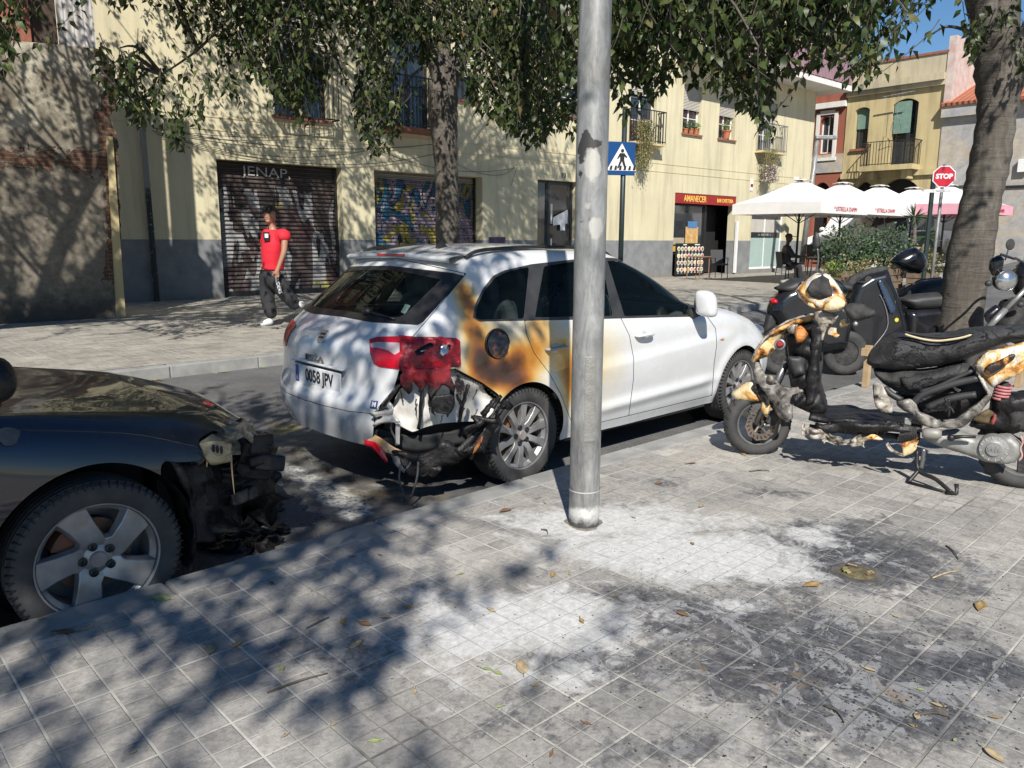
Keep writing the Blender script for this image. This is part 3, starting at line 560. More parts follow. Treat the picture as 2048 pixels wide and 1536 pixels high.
# downpipe
mb = MB(); x, z = fx(281, 268, FA, -.1); mb.tube([(x+.02, -.1, 0), (x, -.1, z)], .055, 10); mb.tube([(x, -.1, z), (x, -.1, z+.12)], .07, 10)
for q in (.6, 1.5, 2.4): mb.lathe([(.065, q), (.065, q+.04)], 10, 'z', (x+.01, -.1, 0))
g = NT('painted_pipe'); zn = g.math('ADD', g.sep()[2], g.math('MULTIPLY', g.noise(9, 3), .5)); c = g.ramp(g.math('DIVIDE', zn, 4), [(.1, (.02, .022, .025)), (.62, (.02, .022, .025)), (.66, (.2, .2, .19))], 'LINEAR'); fl = g.ramp(g.noise(14, 3, .6, co=g.map((1, 1, 1))), [(.62, 0.), (.64, .8)]); g.out(g.mix(c, (.3, .27, .2), fl), .7)
o = mb.build('downpipe', g.mat, smooth=True, sharp=40); o.location = FA.o; o.rotation_euler = (0, 0, FA.rot); tag(o, 'vertical downpipe with dark lower half on the yellow wall', 'pipe')
# wires sagging on the facade
mb = MB()
for (p0, p1, sg_, r_) in [((300, 262), (860, 290), .25, .008), ((300, 268), (745, 300), .35, .006), ((310, 275), (900, 300), .5, .007), ((300, 262), (660, 268), .15, .006), ((745, 300), (1030, 335), .3, .006), ((1030, 335), (1018, 372), .0, .006), ((860, 290), (1000, 350), .25, .006), ((1000, 350), (1028, 330), .05, .006)]:
    a = np.array([*fx(*p0, FA, -.06)]); b = np.array([*fx(*p1, FA, -.06)]); mb.tube([(a[0]+(b[0]-a[0])*k/14, -.06, a[1]+(b[1]-a[1])*k/14-sg_*4*(k/14)*(1-k/14)) for k in range(15)], r_, 5)
o = mb.build('wall_cables', M_BLACK); o.location = FA.o; o.rotation_euler = (0, 0, FA.rot); tag(o, 'bundle of thin black cables sagging across the yellow facade above the shutters', 'cables')
# ---- ruined wall, left
_q = FA.loc(ST.w(*ST.on_z(100, 651, 0))); OY = float(_q[1])
OW = thing('ruined_wall', 'crumbling plastered wall with exposed brick and a pale corner strip at the far left', 'wall', FA.w(0, OY, 0), FA.rot)
def ox(px, py): return fx(px, py, FA, OY)
prof = [(-420, 55), (40, 92), (110, 97), (190, 105), (192, 114), (205, 112), (206, 122), (222, 126), (226, 160), (228, 226), (216, 240), (226, 268), (232, 300), (236, 420), (242, 560), (246, 640)]
pp = [ox(*q) for q in prof]; pp = [(a, b) for a, b in pp[:-1]]+[(pp[-1][0], -.1), (pp[0][0], -.1)]
# dense front with ragged edge attribute
mb = MB(); xr = max(a for a, b in pp); x_l = pp[0][0]; zs_ = np.arange(-.1, max(b for a, b in pp)+.12, .06)
def right_edge(z):
    e = [ox(*q) for q in prof[3:]]
    if z > e[0][1]: return e[0][0]-3*(z-e[0][1])
    for (a, b), (c, d) in zip(e, e[1:]):
        if d <= z <= b and b > d: return c+(a-c)*(z-d)/(b-d)
    return e[-1][0]
ztop = lambda x: np.interp(x, [ox(*q)[0] for q in prof[:4]], [ox(*q)[1] for q in prof[:4]])
cols = np.concatenate([np.linspace(x_l, xr-.8, 50), np.linspace(xr-.8, 0, 1)[:0]]); P = []; E_ = []
for z in np.linspace(-.1, ox(190, 105)[1], 60):
    re = right_edge(z)+random.uniform(-.02, .02); row = []
    for t in np.concatenate([np.linspace(0, .9, 40), np.linspace(.92, 1, 14)]):
        x = x_l+(re-x_l)*t; zz2 = min(z, ztop(x)) if t < 1 else z; row.append((x, random.uniform(-.003, .003), zz2)); E_.append(max(0, 1-abs(re-x-.12)/.42) if z > .5 else 0)
    P.append(row)
mb.grid(P); back = [(p[-1][0], .35, p[-1][2]) for p in P]; mb.grid([[p[-1], b] for p, b in zip(P, back)]); mb.grid([[p, (p[0], .35, p[2])] for p in P[-1]])
o = mb.build('wall', M_OLD, OW); at = o.data.attributes.new('edge', 'FLOAT', 'POINT'); vals = np.zeros(len(o.data.vertices), np.float32); vals[:len(E_)] = E_; vals[len(E_):] = 1; at.data.foreach_set('value', vals)
a0, b0 = ox(207, 280); a1, b1 = ox(218, 290); w0 = .2
mb = MB(); xr_ = ox(238, 600)[0]
mb.add([(ox(208, 285)[0], -.05, b0), (ox(220, 285)[0], -.05, b0), (ox(247, 625)[0], -.05, -.1), (ox(229, 625)[0], -.05, -.1), (ox(208, 285)[0], .4, b0), (ox(220, 285)[0], .4, b0), (ox(247, 625)[0], .4, -.1), (ox(229, 625)[0], .4, -.1)], [(0, 1, 2, 3), (4, 7, 6, 5), (0, 4, 5, 1), (1, 5, 6, 2), (0, 3, 7, 4)]); mb.build('corner_strip', M_YELB, OW)
mb = MB(); e0 = ox(0, 97)[0]; e1 = ox(60, 97)[0]; e2 = ox(115, 100)[0]; e3 = ox(188, 105)[0]; zb = ox(100, 97)[1]-.03
MB().box(x_l, e1, .06, .2, zb, zb+3).build('upper_masonry', M_BRICKS, OW); MB().box(e1, e2, .12, .16, zb, zb+3).build('timber_boarding', mk('dark_timber', (.09, .055, .035), .8, 0, (.04, .028, .02), 5), OW)
MB().box(e2, e3, .04, .08, zb-.02, zb+3).build('corrugated_sheet', M_CORR, OW)

# ---------------------------------------------------------------- houses on the side street
def rx(px, py, y=0): return fx(px, py, RB, y)
ya, _ = rx(1690, 200); yb, ytop = rx(1893, 97); rA, _ = rx(1500, 300)
HB = thing('yellow_house', 'two storey ochre house with a balcony, arched windows and plain parapet', 'building', RB.w(ya, 0, 0), RB.rot); X = lambda px, py: (rx(px, py)[0]-ya, rx(px, py)[1])
yw = yb-ya
def arch_op(px0, py0, px1, py1, dp=.35, arch=.25): a, t = X(px0, py0); b, q = X(px1, py1); return (a, b, q, t, dp, arch)
o1 = arch_op(1707, 210, 1729, 290, .35, .12); o2 = arch_op(1783, 193, 1822, 322, .35, .22); o3 = arch_op(1762, 352, 1820, 480, .3, .35); o4 = arch_op(1708, 358, 1733, 480, .3, .3); o3 = (o3[0], o3[1], .7, *o3[3:]); o4 = (o4[0], o4[1], .7, *o4[3:])
ct_ = X(1885, 152)[1]
wall(MB(), 0, yw, -.6, ytop-.1, [o1, o2, o3, o4]).build('wall', M_YELB, HB); MB().box(0, yw, 1, 8, -.6, ytop-.3).build('rear_block', M_YELB, HB)
MB().box(-.0, yw, -.32, -.002, ct_, ct_+.28).box(0, yw, -.18, -.002, ct_-.2, ct_-.001).build('cornice', M_BEIGE, HB); MB().box(0, yw, -.1, .5, ct_+.281, ytop).build('parapet', M_BEIGE, HB); MB().box(-.05, yw+.05, -.16, .6, ytop+.001, ytop+.1).build('coping', M_BRICKS, HB)
M_GRBL = mk('green_blind', (.16, .25, .2), .8, 0, (.12, .2, .16))
win_frame(o1[0], o1[1], o1[2], o1[3]-.02, .3, M_BLACK, HB, .06, 0); win_frame(o2[0], o2[1], o2[2], o2[3]-.02, .3, M_BLACK, HB, .08, 1)
MB().box(o1[0]+.03, o1[1]-.03, .2, .22, o1[2]+.9, o1[3]-.05).build('blind', M_GRBL, HB); MB().box(o2[0]+.05, o2[1]-.3, .05, .08, o2[2]+1.4, o2[3]-.1).build('blind', M_GRBL, HB)
MB().box(o3[0], o3[1], .28, .3, .7, o3[3]).build('garage_door', M_DARK, HB); MB().box(o4[0], o4[1], .28, .3, .7, o4[3]).build('door', M_DARK, HB)
MB().box(o1[0]-.1, o1[1]+.1, -.12, .1, o1[2]-.1, o1[2]-.001).build('sill', M_BRICKS, HB)
bz = X(1780, 326)[1]; ba = X(1733, 322)[0]; bb = X(1838, 312)[0]; MB().box(ba, bb, -.9, -.001, bz-.22, bz).box(ba+.25, ba+.55, -.6, -.001, bz-.6, bz-.221).box(bb-.55, bb-.25, -.6, -.001, bz-.6, bz-.221).build('balcony_slab', M_YELB, HB)
railing('balcony_railing', ba+.03, bb-.03, bz, bz+1.05, -.86, M_BLACK, HB, .13)
zc = X(1700, 345)[1]; MB().box(0, yw, -.14, -.002, zc-.15, zc+.1).build('string_course', M_YELB, HB)
mb = MB(); a, z = X(1772, 190); b, z2 = X(1833, 178); mb.tube([(a, -.5, z), (b, -.5, z2)], .03, 6); mb.tube([((a+b)/2, -.5, z), ((a+b)/2, -.5, z-1.0)], .008, 5)
for q in (0, 1):
    for w2 in (-.2, .2): mb.tube([((a+b)/2+w2*.6, -.5-.15*w2, z-1.0), ((a+b)/2+w2, -.5+.4*w2, z-1.45)], .012, 5)
mb.tube([((a+b)/2-.2, -.55, z-1.45), ((a+b)/2+.2, -.45, z-1.45)], .012, 5); mb.build('hanging_lantern', M_GALV, HB)
# red house
ra = rx(1560, 250)[0]; HR = thing('red_house', 'brick red plastered house with a white framed window left of the ochre house', 'building', RB.w(ra, .05, 0), RB.rot); rw = ya-ra
X2 = lambda px, py: (rx(px, py, .05)[0]-ra, rx(px, py, .05)[1])
def aop2(px0, py0, px1, py1, dp=.3, arch=.2): a, t = X2(px0, py0); b, q = X2(px1, py1); return (a, b, q, t, dp, arch)
q1 = aop2(1637, 226, 1660, 300, .3, .3); q2 = aop2(1626, 360, 1648, 480); q2 = (q2[0], q2[1], .7, q2[3], .3, .3); rt = X2(1680, 208)[1]
wall(MB(), 0, rw-.01, -.6, rt, [q1, q2]).build('wall', M_REDB, HR); MB().box(0, rw-.01, .6, 8, -.6, rt-.1).build('rear_block', M_REDB, HR)
MB().box(0, rw-.02, -.25, .1, rt+.001, rt+.25).build('cornice', M_WHITEB, HR); MB().box(0, rw-.02, -.05, .3, rt+.251, rt+1.1).build('parapet', M_REDB, HR)
mb = MB(); a, b, c, d = q1[:4]; mb.box(a-.18, a-.01, -.07, -.002, c-.2, d+.1); mb.box(b+.01, b+.18, -.07, -.002, c-.2, d+.1); mb.box(a-.01, b+.01, -.07, -.002, d+.01, d+.2); mb.box(a-.25, b+.25, -.12, -.002, c-.35, c-.21); mb.build('window_surround', M_WHITEB, HR)
win_frame(q1[0], q1[1], q1[2], q1[3], .25, M_WHITE, HR, .07, 1); MB().box(q2[0], q2[1], .25, .3, .7, q2[3]).build('door', M_DARK, HR)
bz2 = X2(1650, 325)[1]; MB().box(0, rw-.02, -.06, -.002, bz2-.35, bz2+.5).build('grey_band', M_GRYB, HR)
# grey house
ga = yb; gb_ = rx(2010, 150)[0]; HG = thing('grey_house', 'weathered grey plastered house with a tiled red roof behind the right tree', 'building', RB.w(ga, -.05, 0), RB.rot); gw = rx(2120, 150)[0]-ga
X3 = lambda px, py: (rx(px, py, -.05)[0]-ga, rx(px, py, -.05)[1])
gt = X3(1880, 205)[1]; g1 = X3(1966, 372); g2 = X3(1992, 497)
wall(MB(), .01, gw, -.6, gt, [(g1[0], g2[0], .8, g1[1], .3, .2)]).build('wall', M_GRYB, HG); MB().box(g1[0], g2[0], .28, .3, .8, g1[1]).build('gate', M_BLACK, HG)
a = g1[0]; b = g2[0]; MB().box(a-.22, a-.01, -.06, -.002, .8, g1[1]+.15).box(b+.01, b+.22, -.06, -.002, .8, g1[1]+.15).box(a-.01, b+.01, -.06, -.002, g1[1]+.01, g1[1]+.2).build('gate_surround', M_YELT, HG)
MB().box(.02, gw, -.25, -.002, gt-.5, gt).build('cornice', M_GRYB, HG)
mb = MB(); mb.add([(.02, -.35, gt+.001), (gw, -.35, gt+.001), (gw, 3.5, gt+1.5), (.02, 3.5, gt+1.5)], [(0, 1, 2, 3)]); mb.build('roof', M_TILE, HG, solid=.12); MB().box(.02, gw, .2, 6, -.6, gt-.1).build('rear_block', M_GRYB, HG)
MB().box(.35, gw*.75, 3.6, 8, gt-.2, gt+2.6).build('upper_storey', M_GRYB, HG); MB().box(.01, .3, -.1, 4, gt+.02, gt+2.8).build('party_wall', mk('pink_edge', (.45, .3, .27), .9, 0, (.5, .45, .4), 3), HG)
zz3 = X3(1900, 360)[1]; mb = MB(); mb.box(gw*.0+.3, gw, -.1, -.002, zz3-.08, zz3+.08); mb.build('string_course', M_GRYB, HG); mb = MB(); mb.box(X3(1893, 340)[0], X3(1893, 340)[0]+.3, -.3, -.05, X3(1893, 345)[1]-.15, X3(1893, 345)[1]+.2); mb.build('meter_box', M_WHITE, HG)
HN = thing('brown_house', 'low house with brown patched plaster and tiled eave at the right edge', 'building', RB.w(gb_+.3, -.35, 0), RB.rot); X4 = lambda px, py: (rx(px, py, -.35)[0]-gb_-.3, rx(px, py, -.35)[1])
bt = X4(2040, 190)[1]; MB().box(0, 14, 0, 8, -.6, bt).build('wall', m_graywall('brown_patched_plaster'), HN)
mb = MB(); mb.add([(0, -.5, bt+.001), (14, -.5, bt+.001), (14, 4, bt+2.), (0, 4, bt+2.)], [(0, 1, 2, 3)]); mb.build('roof', M_TILE, HN, solid=.14)
a, z = X4(2035, 320); MB().box(a, a+.4, -.2, -.001, z-.3, z+.2).build('meter_box', M_WHITE, HN)
a, z = X4(2010, 365); MB().box(0, 6, -.06, -.001, z-.05, z+.05).build('cable_duct', M_BLACK, HN)
# ---------------------------------------------------------------- trees
def m_leaf(name, cols):
    g = NT(name); lv = g.attr('lv'); c = g.ramp(lv, cols)
    c = g.mix(c, g.ramp(g.noise(30, 3), [(.3, .8), (.7, 1.2)]), .6, 'MULTIPLY')
    g.out(c, .42, 0, spec=.3); tr = g.n('ShaderNodeBsdfTranslucent'); g.set(tr.inputs[0], g.mix(c, (1., 1.1, .5), .5, 'MULTIPLY')); ms = g.n('ShaderNodeMixShader'); ms.inputs[0].default_value = .2
    o = g.t.nodes['Material Output']; g.t.links.new(g.b.outputs[0], ms.inputs[1]); g.t.links.new(tr.outputs[0], ms.inputs[2]); g.t.links.new(ms.outputs[0], o.inputs[0]); return g.mat
M_LEAF = m_leaf('street_tree_leaf', [(0, (.016, .028, .009)), (.35, (.035, .055, .015)), (.65, (.07, .092, .026)), (.85, (.12, .12, .045)), (.94, (.18, .12, .06)), (1, (.3, .19, .12))])
M_BUSH = m_leaf('bush_leaf', [(0, (.03, .06, .025)), (.5, (.05, .09, .04)), (1, (.12, .17, .08))]); M_DRY = m_leaf('dry_leaf', [(0, (.3, .2, .08)), (.5, (.42, .3, .13)), (1, (.5, .42, .2))])
M_STRAW = m_leaf('straw_leaf', [(0, (.12, .13, .05)), (.5, (.22, .2, .09)), (1, (.32, .27, .13))]); M_FLOW = m_leaf('pale_flower', [(0, (.25, .2, .2)), (.5, (.5, .42, .42)), (1, (.55, .5, .48))]); M_LIME = m_leaf('lime_leaf', [(0, (.12, .2, .04)), (1, (.3, .36, .07))])
def m_bark():
    g = NT('grey_bark'); co = g.map((1, 1, .35)); n = g.noise(7, 8, .7, co=co, dist=.7); r_ = g.noise(9, 5, .6, co=g.map((.35, .35, 2.6)), dist=.8)
    c = g.ramp(n, [(.3, (.06, .05, .042)), (.5, (.10, .088, .075)), (.68, (.15, .137, .118))]); c = g.mix(c, g.ramp(r_, [(.3, .6), (.45, 1.), (.6, 1.1)]), .6, 'MULTIPLY')
    k = g.vor(4.5, co=g.map((1, 1, 1.4))); c = g.mix(c, (.03, .025, .02), g.ramp(g.math('ADD', k, g.math('MULTIPLY', n, .15)), [(.12, .8), (.2, 0.)]))
    return g.out(c, .9, 0, g.bump(g.math('ADD', n, r_), .014, 1), spec=.2)
M_BARK = m_bark()
def leaves_mesh(name, P, D, Nn, L, W, mat, parent=None, bend=.25):
    """P base points, D direction, Nn normal, L length, W width arrays; six-vertex folded pointed leaf"""
    P = np.asarray(P); n = len(P); D = D/np.linalg.norm(D, axis=1)[:, None]; S = np.cross(D, Nn); S /= np.linalg.norm(S, axis=1)[:, None]+1e-9; U = np.cross(S, D)
    L = np.asarray(L)[:, None]; W = np.asarray(W)[:, None]; V = np.empty((n, 6, 3))
    V[:, 0] = P; V[:, 1] = P+D*L*.38+S*W*.5+U*W*bend; V[:, 2] = P+D*L*.38-S*W*.5+U*W*bend; V[:, 3] = P+D*L*.72+S*W*.27-U*L*.04; V[:, 4] = P+D*L*.72-S*W*.27-U*L*.04; V[:, 5] = P+D*L-U*L*.14
    b = (np.arange(n)*6)[:, None]; F = np.concatenate([b+np.array([[0, 1, 2]]), b+np.array([[1, 3, 4]]), b+np.array([[1, 4, 2]]), b+np.array([[3, 5, 4]])], 1).reshape(-1, 3)
    me = bpy.data.meshes.new(name); me.vertices.add(n*6); me.vertices.foreach_set('co', V.ravel().astype(np.float32)); me.loops.add(len(F)*3); me.loops.foreach_set('vertex_index', F.ravel().astype(np.int32))
    me.polygons.add(len(F)); me.polygons.foreach_set('loop_start', np.arange(0, len(F)*3, 3, dtype=np.int32)); me.update(calc_edges=True); me.polygons.foreach_set('use_smooth', [True]*len(F))
    a = me.attributes.new('lv', 'FLOAT', 'POINT'); a.data.foreach_set('value', np.repeat(np.clip(rng.beta(1.6, 2.4, n), 0, 1), 6).astype(np.float32)); me.materials.append(mat)
    o = bpy.data.objects.new(name, me); C.objects.link(o); o.parent = parent; return o
def twigs(tips, n_leaf=18, length=(.5, 1.0), leaf=(.07, .11), sway=.35, spread=.03):
    """each tip: 3D lower end of a hanging twig; returns leaf arrays and twig polylines"""
    P = []; D = []; N_ = []; L = []; lines = []
    for t in tips:
        t = np.array(t); ln = random.uniform(*length); a = random.uniform(0, 2*PI); h = ln*random.uniform(.3, 1.7)*sway*1.9
        top = t+np.array([math.cos(a)*h, math.sin(a)*h, ln]); mid = (t+top)/2+np.array([math.cos(a)*h*.35, math.sin(a)*h*.35, ln*.12]); pts = []
        for k in range(6): u = k/5; pts.append(top*(1-u)**2+2*mid*u*(1-u)+t*u*u)
        lines.append(pts)
        for k in range(n_leaf):
            u = ((k+random.random())/n_leaf)**.8; p = top*(1-u)**2+2*mid*u*(1-u)+t*u*u; a2 = k*2.4+random.uniform(-.6, .6); sd_ = np.array([math.cos(a2), math.sin(a2), 0])
            d = sd_*random.uniform(.3, 1.1)+np.array([0, 0, -random.uniform(.25, 1.1)]); P.append(p+sd_*spread*random.random()); D.append(d); N_.append(sd_*random.uniform(.3, 1)+rng.normal(0, .5, 3)+np.array([0, 0, .35])); L.append(random.uniform(*leaf))
    return np.array(P), np.array(D), np.array(N_), np.array(L), lines
def in_poly(p, poly):
    x, y = p; c = False
    for (x0, y0), (x1, y1) in zip(poly, poly[1:]+poly[:1]):
        if (y0 > y) != (y1 > y) and x < (x1-x0)*(y-y0)/(y1-y0)+x0: c = not c
    return c
def tips_px(poly, n, f0, f1, clump=6, spread=26):
    xs = [p[0] for p in poly]; ys = [p[1] for p in poly]; out = []
    while len(out) < n:
        cx, cy = random.uniform(min(xs), max(xs)), random.uniform(min(ys), max(ys)); f = random.uniform(f0, f1)
        for k in range(clump):
            x, y = random.gauss(cx, spread), random.gauss(cy, spread)
            if in_poly((x, y), poly): out.append(at_f(x, y, f+random.uniform(-.25, .25)))
    return out
def tips_ell(c, r_, n, clump=7, spread=.38, zmin=None):
    out = []
    while len(out) < n:
        a = rng.normal(0, 1, 3); a /= np.linalg.norm(a); q = np.array(c)+a*np.array(r_)*random.random()**.4
        for k in range(clump): out.append(q+rng.normal(0, spread, 3)*np.array([1, 1, .6]))
    return out
def tree(name, label, base, trunk, forks, tips, n_leaf, leaf, limb_every=9, length=(.35, .8)):
    """trunk: list of (point, radius); forks: list of [(point,radius)...] limbs; tips: hanging twig ends"""
    sd_ = np.array(sdir); pp_ = np.array(ST.w(*ST.on_z(545, 655, 0)))+np.array([0, 0, 1.0]); tips = [q for q in tips if np.linalg.norm(np.cross(np.array(q)+np.array([0, 0, .3])-pp_, sd_)) > .62]
    b = Vector(base); t = thing(name, label, 'tree', b, 0, 'street trees'); L_ = lambda p: np.array(p)-np.array(base)
    def limb(pr, n=14):
        P = curve([L_(p) for p, r_ in pr], 5); rr = curve([(r_, 0, 0) for p, r_ in pr], 5); return P, [max(q[0], .004) for q in rr]
    mb = MB(); P, rr = limb(trunk); pts = P; n = 20
    rr = [q*(1+.05*math.sin(3.1*i)+.03*math.sin(7*i)) for i, q in enumerate(rr)]; mb.tube(P, rr, n); mb.build('trunk', M_BARK, t, smooth=True)
    ends = []
    for fk in forks: P, rr = limb(fk); MB().tube(P, rr, 10).build('limb', M_BARK, t, smooth=True); ends += [p for p in P[3::4]]
    tp = [L_(p) for p in tips]; A = twigs(tp, n_leaf, length, leaf); E_ = np.array(ends); mb = MB()
    tops = [l[0] for l in A[4]]
    for i in range(0, len(tops), limb_every):
        q = tops[i]; k = np.argmin(np.linalg.norm(E_-q, axis=1)); s = E_[k]; d = np.linalg.norm(q-s); mid = (s+q)/2+np.array([random.uniform(-.1, .1), random.uniform(-.1, .1), d*.16]); m2 = s*.25+mid*.6+q*.15+rng.normal(0, .05, 3)
        mb.tube(curve([s, m2, (mid+q)/2+rng.normal(0, .04, 3), q], 3), [.028, .026, .024, .022, .019, .016, .013, .011, .009, .007], 5, cap=False)
    for l in A[4]: mb.tube(l, [.005, .0045, .004, .0035, .003, .002], 4, cap=False)
    mb.build('branches', M_BARK, t, norm=False); leaves_mesh('crown', A[0], A[1], A[2], A[3], A[3]*rng.uniform(.42, .6, len(A[3])), M_LEAF, t); return t
f_ = at_f
# middle tree on the far pavement
b = ST.w(*ST.on_z(893, 640, 0)); fm_ = float(b[1]); mt = [(b-np.array([0, 0, .1]), .3), (f_(893, 600, fm_), .24), (f_(893, 480, fm_), .2), (f_(889, 350, fm_), .195), (f_(883, 250, fm_), .215), (f_(882, 170, fm_), .25)]
fk = [[(f_(882, 175, fm_), .16), (f_(850, 90, fm_), .13), (f_(800, 0, fm_-.2), .1), (f_(720, -90, fm_-.6), .06), (f_(560, -150, fm_-1.2), .03)], [(f_(888, 180, fm_), .15), (f_(925, 90, fm_+.1), .12), (f_(960, -10, fm_), .1), (f_(1040, -120, fm_-.4), .06), (f_(1120, -170, fm_-1), .03)],
      [(f_(884, 170, fm_), .13), (f_(880, 60, fm_+.5), .1), (f_(860, -100, fm_+1.2), .07), (f_(850, -300, fm_+2.5), .03)], [(f_(800, 0, fm_-.2), .07), (f_(640, -20, fm_-1.2), .045), (f_(480, 20, fm_-2), .03), (f_(390, 105, fm_-2.2), .018), (f_(300, 168, fm_-2.3), .008)],
      [(f_(720, -90, fm_-.6), .05), (f_(500, -60, fm_-1.5), .03), (f_(330, 0, fm_-2), .015)]]
mid_polys = [([(520, -60), (660, -60), (655, 120), (650, 245), (600, 262), (530, 215), (515, 90)], 60, 9.3, 11.5), ([(690, -60), (800, -60), (795, 60), (770, 200), (800, 300), (735, 325), (705, 250), (720, 160), (690, 110)], 46, 9.2, 11.5),
    ([(330, -60), (540, -60), (520, 90), (500, 230), (450, 225), (430, 120), (370, 110), (340, 40)], 46, 9., 10.5), ([(200, -60), (340, -60), (330, 55), (270, 30), (215, 30)], 12, 8.8, 9.8),
    ([(215, 160), (300, 190), (340, 230), (400, 215), (440, 250), (400, 270), (385, 320), (350, 320), (330, 275), (280, 265), (225, 225)], 34, 9., 9.9), ([(340, 80), (440, 120), (430, 200), (370, 180)], 12, 9., 9.9),
    ([(660, -60), (1150, -60), (1150, 90), (1060, 130), (940, 130), (860, 90), (780, 110), (660, 70)], 110, 9.0, 12.5), ([(935, 60), (1150, 60), (1150, 260), (1140, 330), (1110, 250), (1060, 300), (1000, 250), (935, 230)], 95, 8.2, 11.), ([(800, 60), (860, 60), (850, 130), (800, 140)], 10, 9.5, 11)]
tips = [p for q in mid_polys for p in tips_px(q[0], q[1]*3.0, q[2], q[3], 5, 34)] + tips_ell((b[0]-1.2, b[1]+1.6, 7.4), (5.8, 4.4, 1.9), 1250) + tips_ell((b[0]-4.2, b[1]+2.0, 6.6), (2.6, 3., 1.0), 330) + tips_ell((b[0]+.2, b[1]+3.2, 8.2), (5.2, 3.0, 1.6), 1000) + tips_ell((b[0]+2.2, b[1]+3.3, 8.7), (2.1, 2.2, 1.2), 520)
tree('street_tree', 'tree with bare grey trunk rising behind the roof of the white car', b, mt, fk, tips, 13, (.07, .125), 11, (.3, .65))
# right tree
b = ST.w(*ST.on_z(1912, 716, 0)); fr = float(b[1]); w_ = lambda px: px/1568*fr*.47
mt = [(f_(1912, 735, fr), w_(112)), (f_(1918, 640, fr), w_(90)), (f_(1934, 520, fr), w_(86)), (f_(1957, 400, fr), w_(78)), (f_(1974, 320, fr), w_(74)), (f_(1990, 208, fr), w_(76)), (f_(1994, 120, fr), w_(92)), (f_(1998, 60, fr), w_(108))]
fk = [[(f_(1985, 110, fr), w_(70)), (f_(1960, 10, fr), w_(58)), (f_(1910, -120, fr-.2), w_(42)), (f_(1780, -240, fr-.6), w_(28)), (f_(1600, -280, fr-1.2), w_(14))], [(f_(1990, 170, fr), w_(60)), (f_(2040, 110, fr), w_(52)), (f_(2075, 20, fr), w_(45)), (f_(2200, -150, fr+.3), w_(30))],
      [(f_(2000, 60, fr), w_(60)), (f_(2005, -60, fr+.2), w_(50)), (f_(1990, -250, fr+.9), w_(36)), (f_(1950, -500, fr+2), w_(20))], [(f_(1780, -240, fr-.6), .05), (f_(1580, -150, fr-1.), .035), (f_(1380, -110, fr-1.3), .02), (f_(1240, -80, fr-1.5), .01)], [(f_(1910, -120, fr-.2), .06), (f_(1750, -60, fr-.9), .03), (f_(1640, 20, fr-1.3), .012)],
      [(f_(1950, 60, fr), .02), (f_(1890, 45, fr-.1), .014), (f_(1850, 66, fr-.2), .006)]]
rp = [([(1225, -60), (1500, -60), (1500, 130), (1470, 200), (1400, 190), (1330, 170), (1290, 215), (1240, 250), (1222, 170)], 120, 6.3, 8.2), ([(1480, -60), (1745, -60), (1740, 90), (1760, 150), (1700, 185), (1650, 130), (1600, 150), (1560, 120), (1530, 200), (1550, 270), (1500, 300), (1480, 230)], 105, 6.2, 8.3), ([(1060, -60), (1240, -60), (1235, 120), (1150, 200), (1100, 120)], 40, 6.5, 8.2), ([(1730, -60), (1930, -60), (1915, -8), (1830, -2), (1795, 60), (1780, 120), (1760, 120)], 12, 6.8, 8.3), ([(1925, 90), (1945, 60), (1955, 100), (1935, 150)], 3, fr-.6, fr-.4), ([(2035, 110), (2048, 80), (2060, 130), (2045, 160)], 3, fr-.5, fr-.3)]
tips = [p for q in rp for p in tips_px(q[0], int(q[1]*2.4), q[2], q[3], 5, 36)] + tips_ell((b[0]-.9, b[1]-2.0, 5.3), (3.4, 3.2, 1.0), 520, zmin=4) + tips_ell((b[0]+1, b[1]+2.5, 6.4), (3.5, 3., 1.2), 260)
tree('street_tree', 'thick leaning tree trunk with grey bark behind the burnt scooter', b, mt, fk, tips, 13, (.07, .125), 11, (.3, .65))
# tree behind the camera to the left (its crown shades the pavement and the blue car) and one left of the view
def plain_tree(label, b, h, ells, n_leaf=16, leaf=(.08, .13), extra=()):
    b = np.array(b, float); top = b+np.array([0, 0, h]); mt = [(b, .24), (b+np.array([.02, 0, h*.5]), .19), (top, .2)]; fk = []; tips = list(extra)
    for (c, r_, n) in ells:
        tips += tips_ell(c, r_, n); c = np.array(c)
        for k in range(3): e = c+rng.uniform(-.6, .6, 3)*np.array(r_); fk.append([(top-np.array([0, 0, .1]), .12), ((top*.6+e*.4)+np.array([0, 0, .4]), .08), (e, .025)])
    return tree('street_tree', label, b, mt, fk, tips, n_leaf, leaf, 11)
plain_tree('tree at the near kerb left of the view whose crown overhangs the dark blue car', ST.w(-2.4, 2.5, 0), 3.4, [((-2.9, -.2, 4.6), (2.2, 1.7, .7), 230), ((-1.08, -2.2, 5.0), (.9, 1.4, .6), 125), ((-1.1, .4, 4.6), (1.2, 1.1, .6), 115), ((-2.4, -3.0, 5.2), (1.7, 1.3, .8), 150), ((-.75, -3.0, 4.8), (.6, .7, .5), 60)])
b = ST.w(-.6, FARK+1.0, 0); ex = tips_px([(-40, 20), (25, 60), (38, 110), (20, 165), (-40, 190)], 22, 7.2, 8.6, 5, 18)+tips_px([(-60, -60), (60, -60), (50, 20), (-40, 40)], 14, 7.2, 8.6, 5, 18)
plain_tree('tree at the far kerb whose leaves enter the view at the top left corner', (-7.6, 7.8, 0), 3.4, [((-6.9, 7.4, 5.6), (3.2, 2.8, .9), 560), ((-5.6, 10.5, 6.2), (2.2, 2.0, .8), 200), ((-3.2, 8.2, 5.8), (2.2, 2.6, .7), 330)], extra=ex)
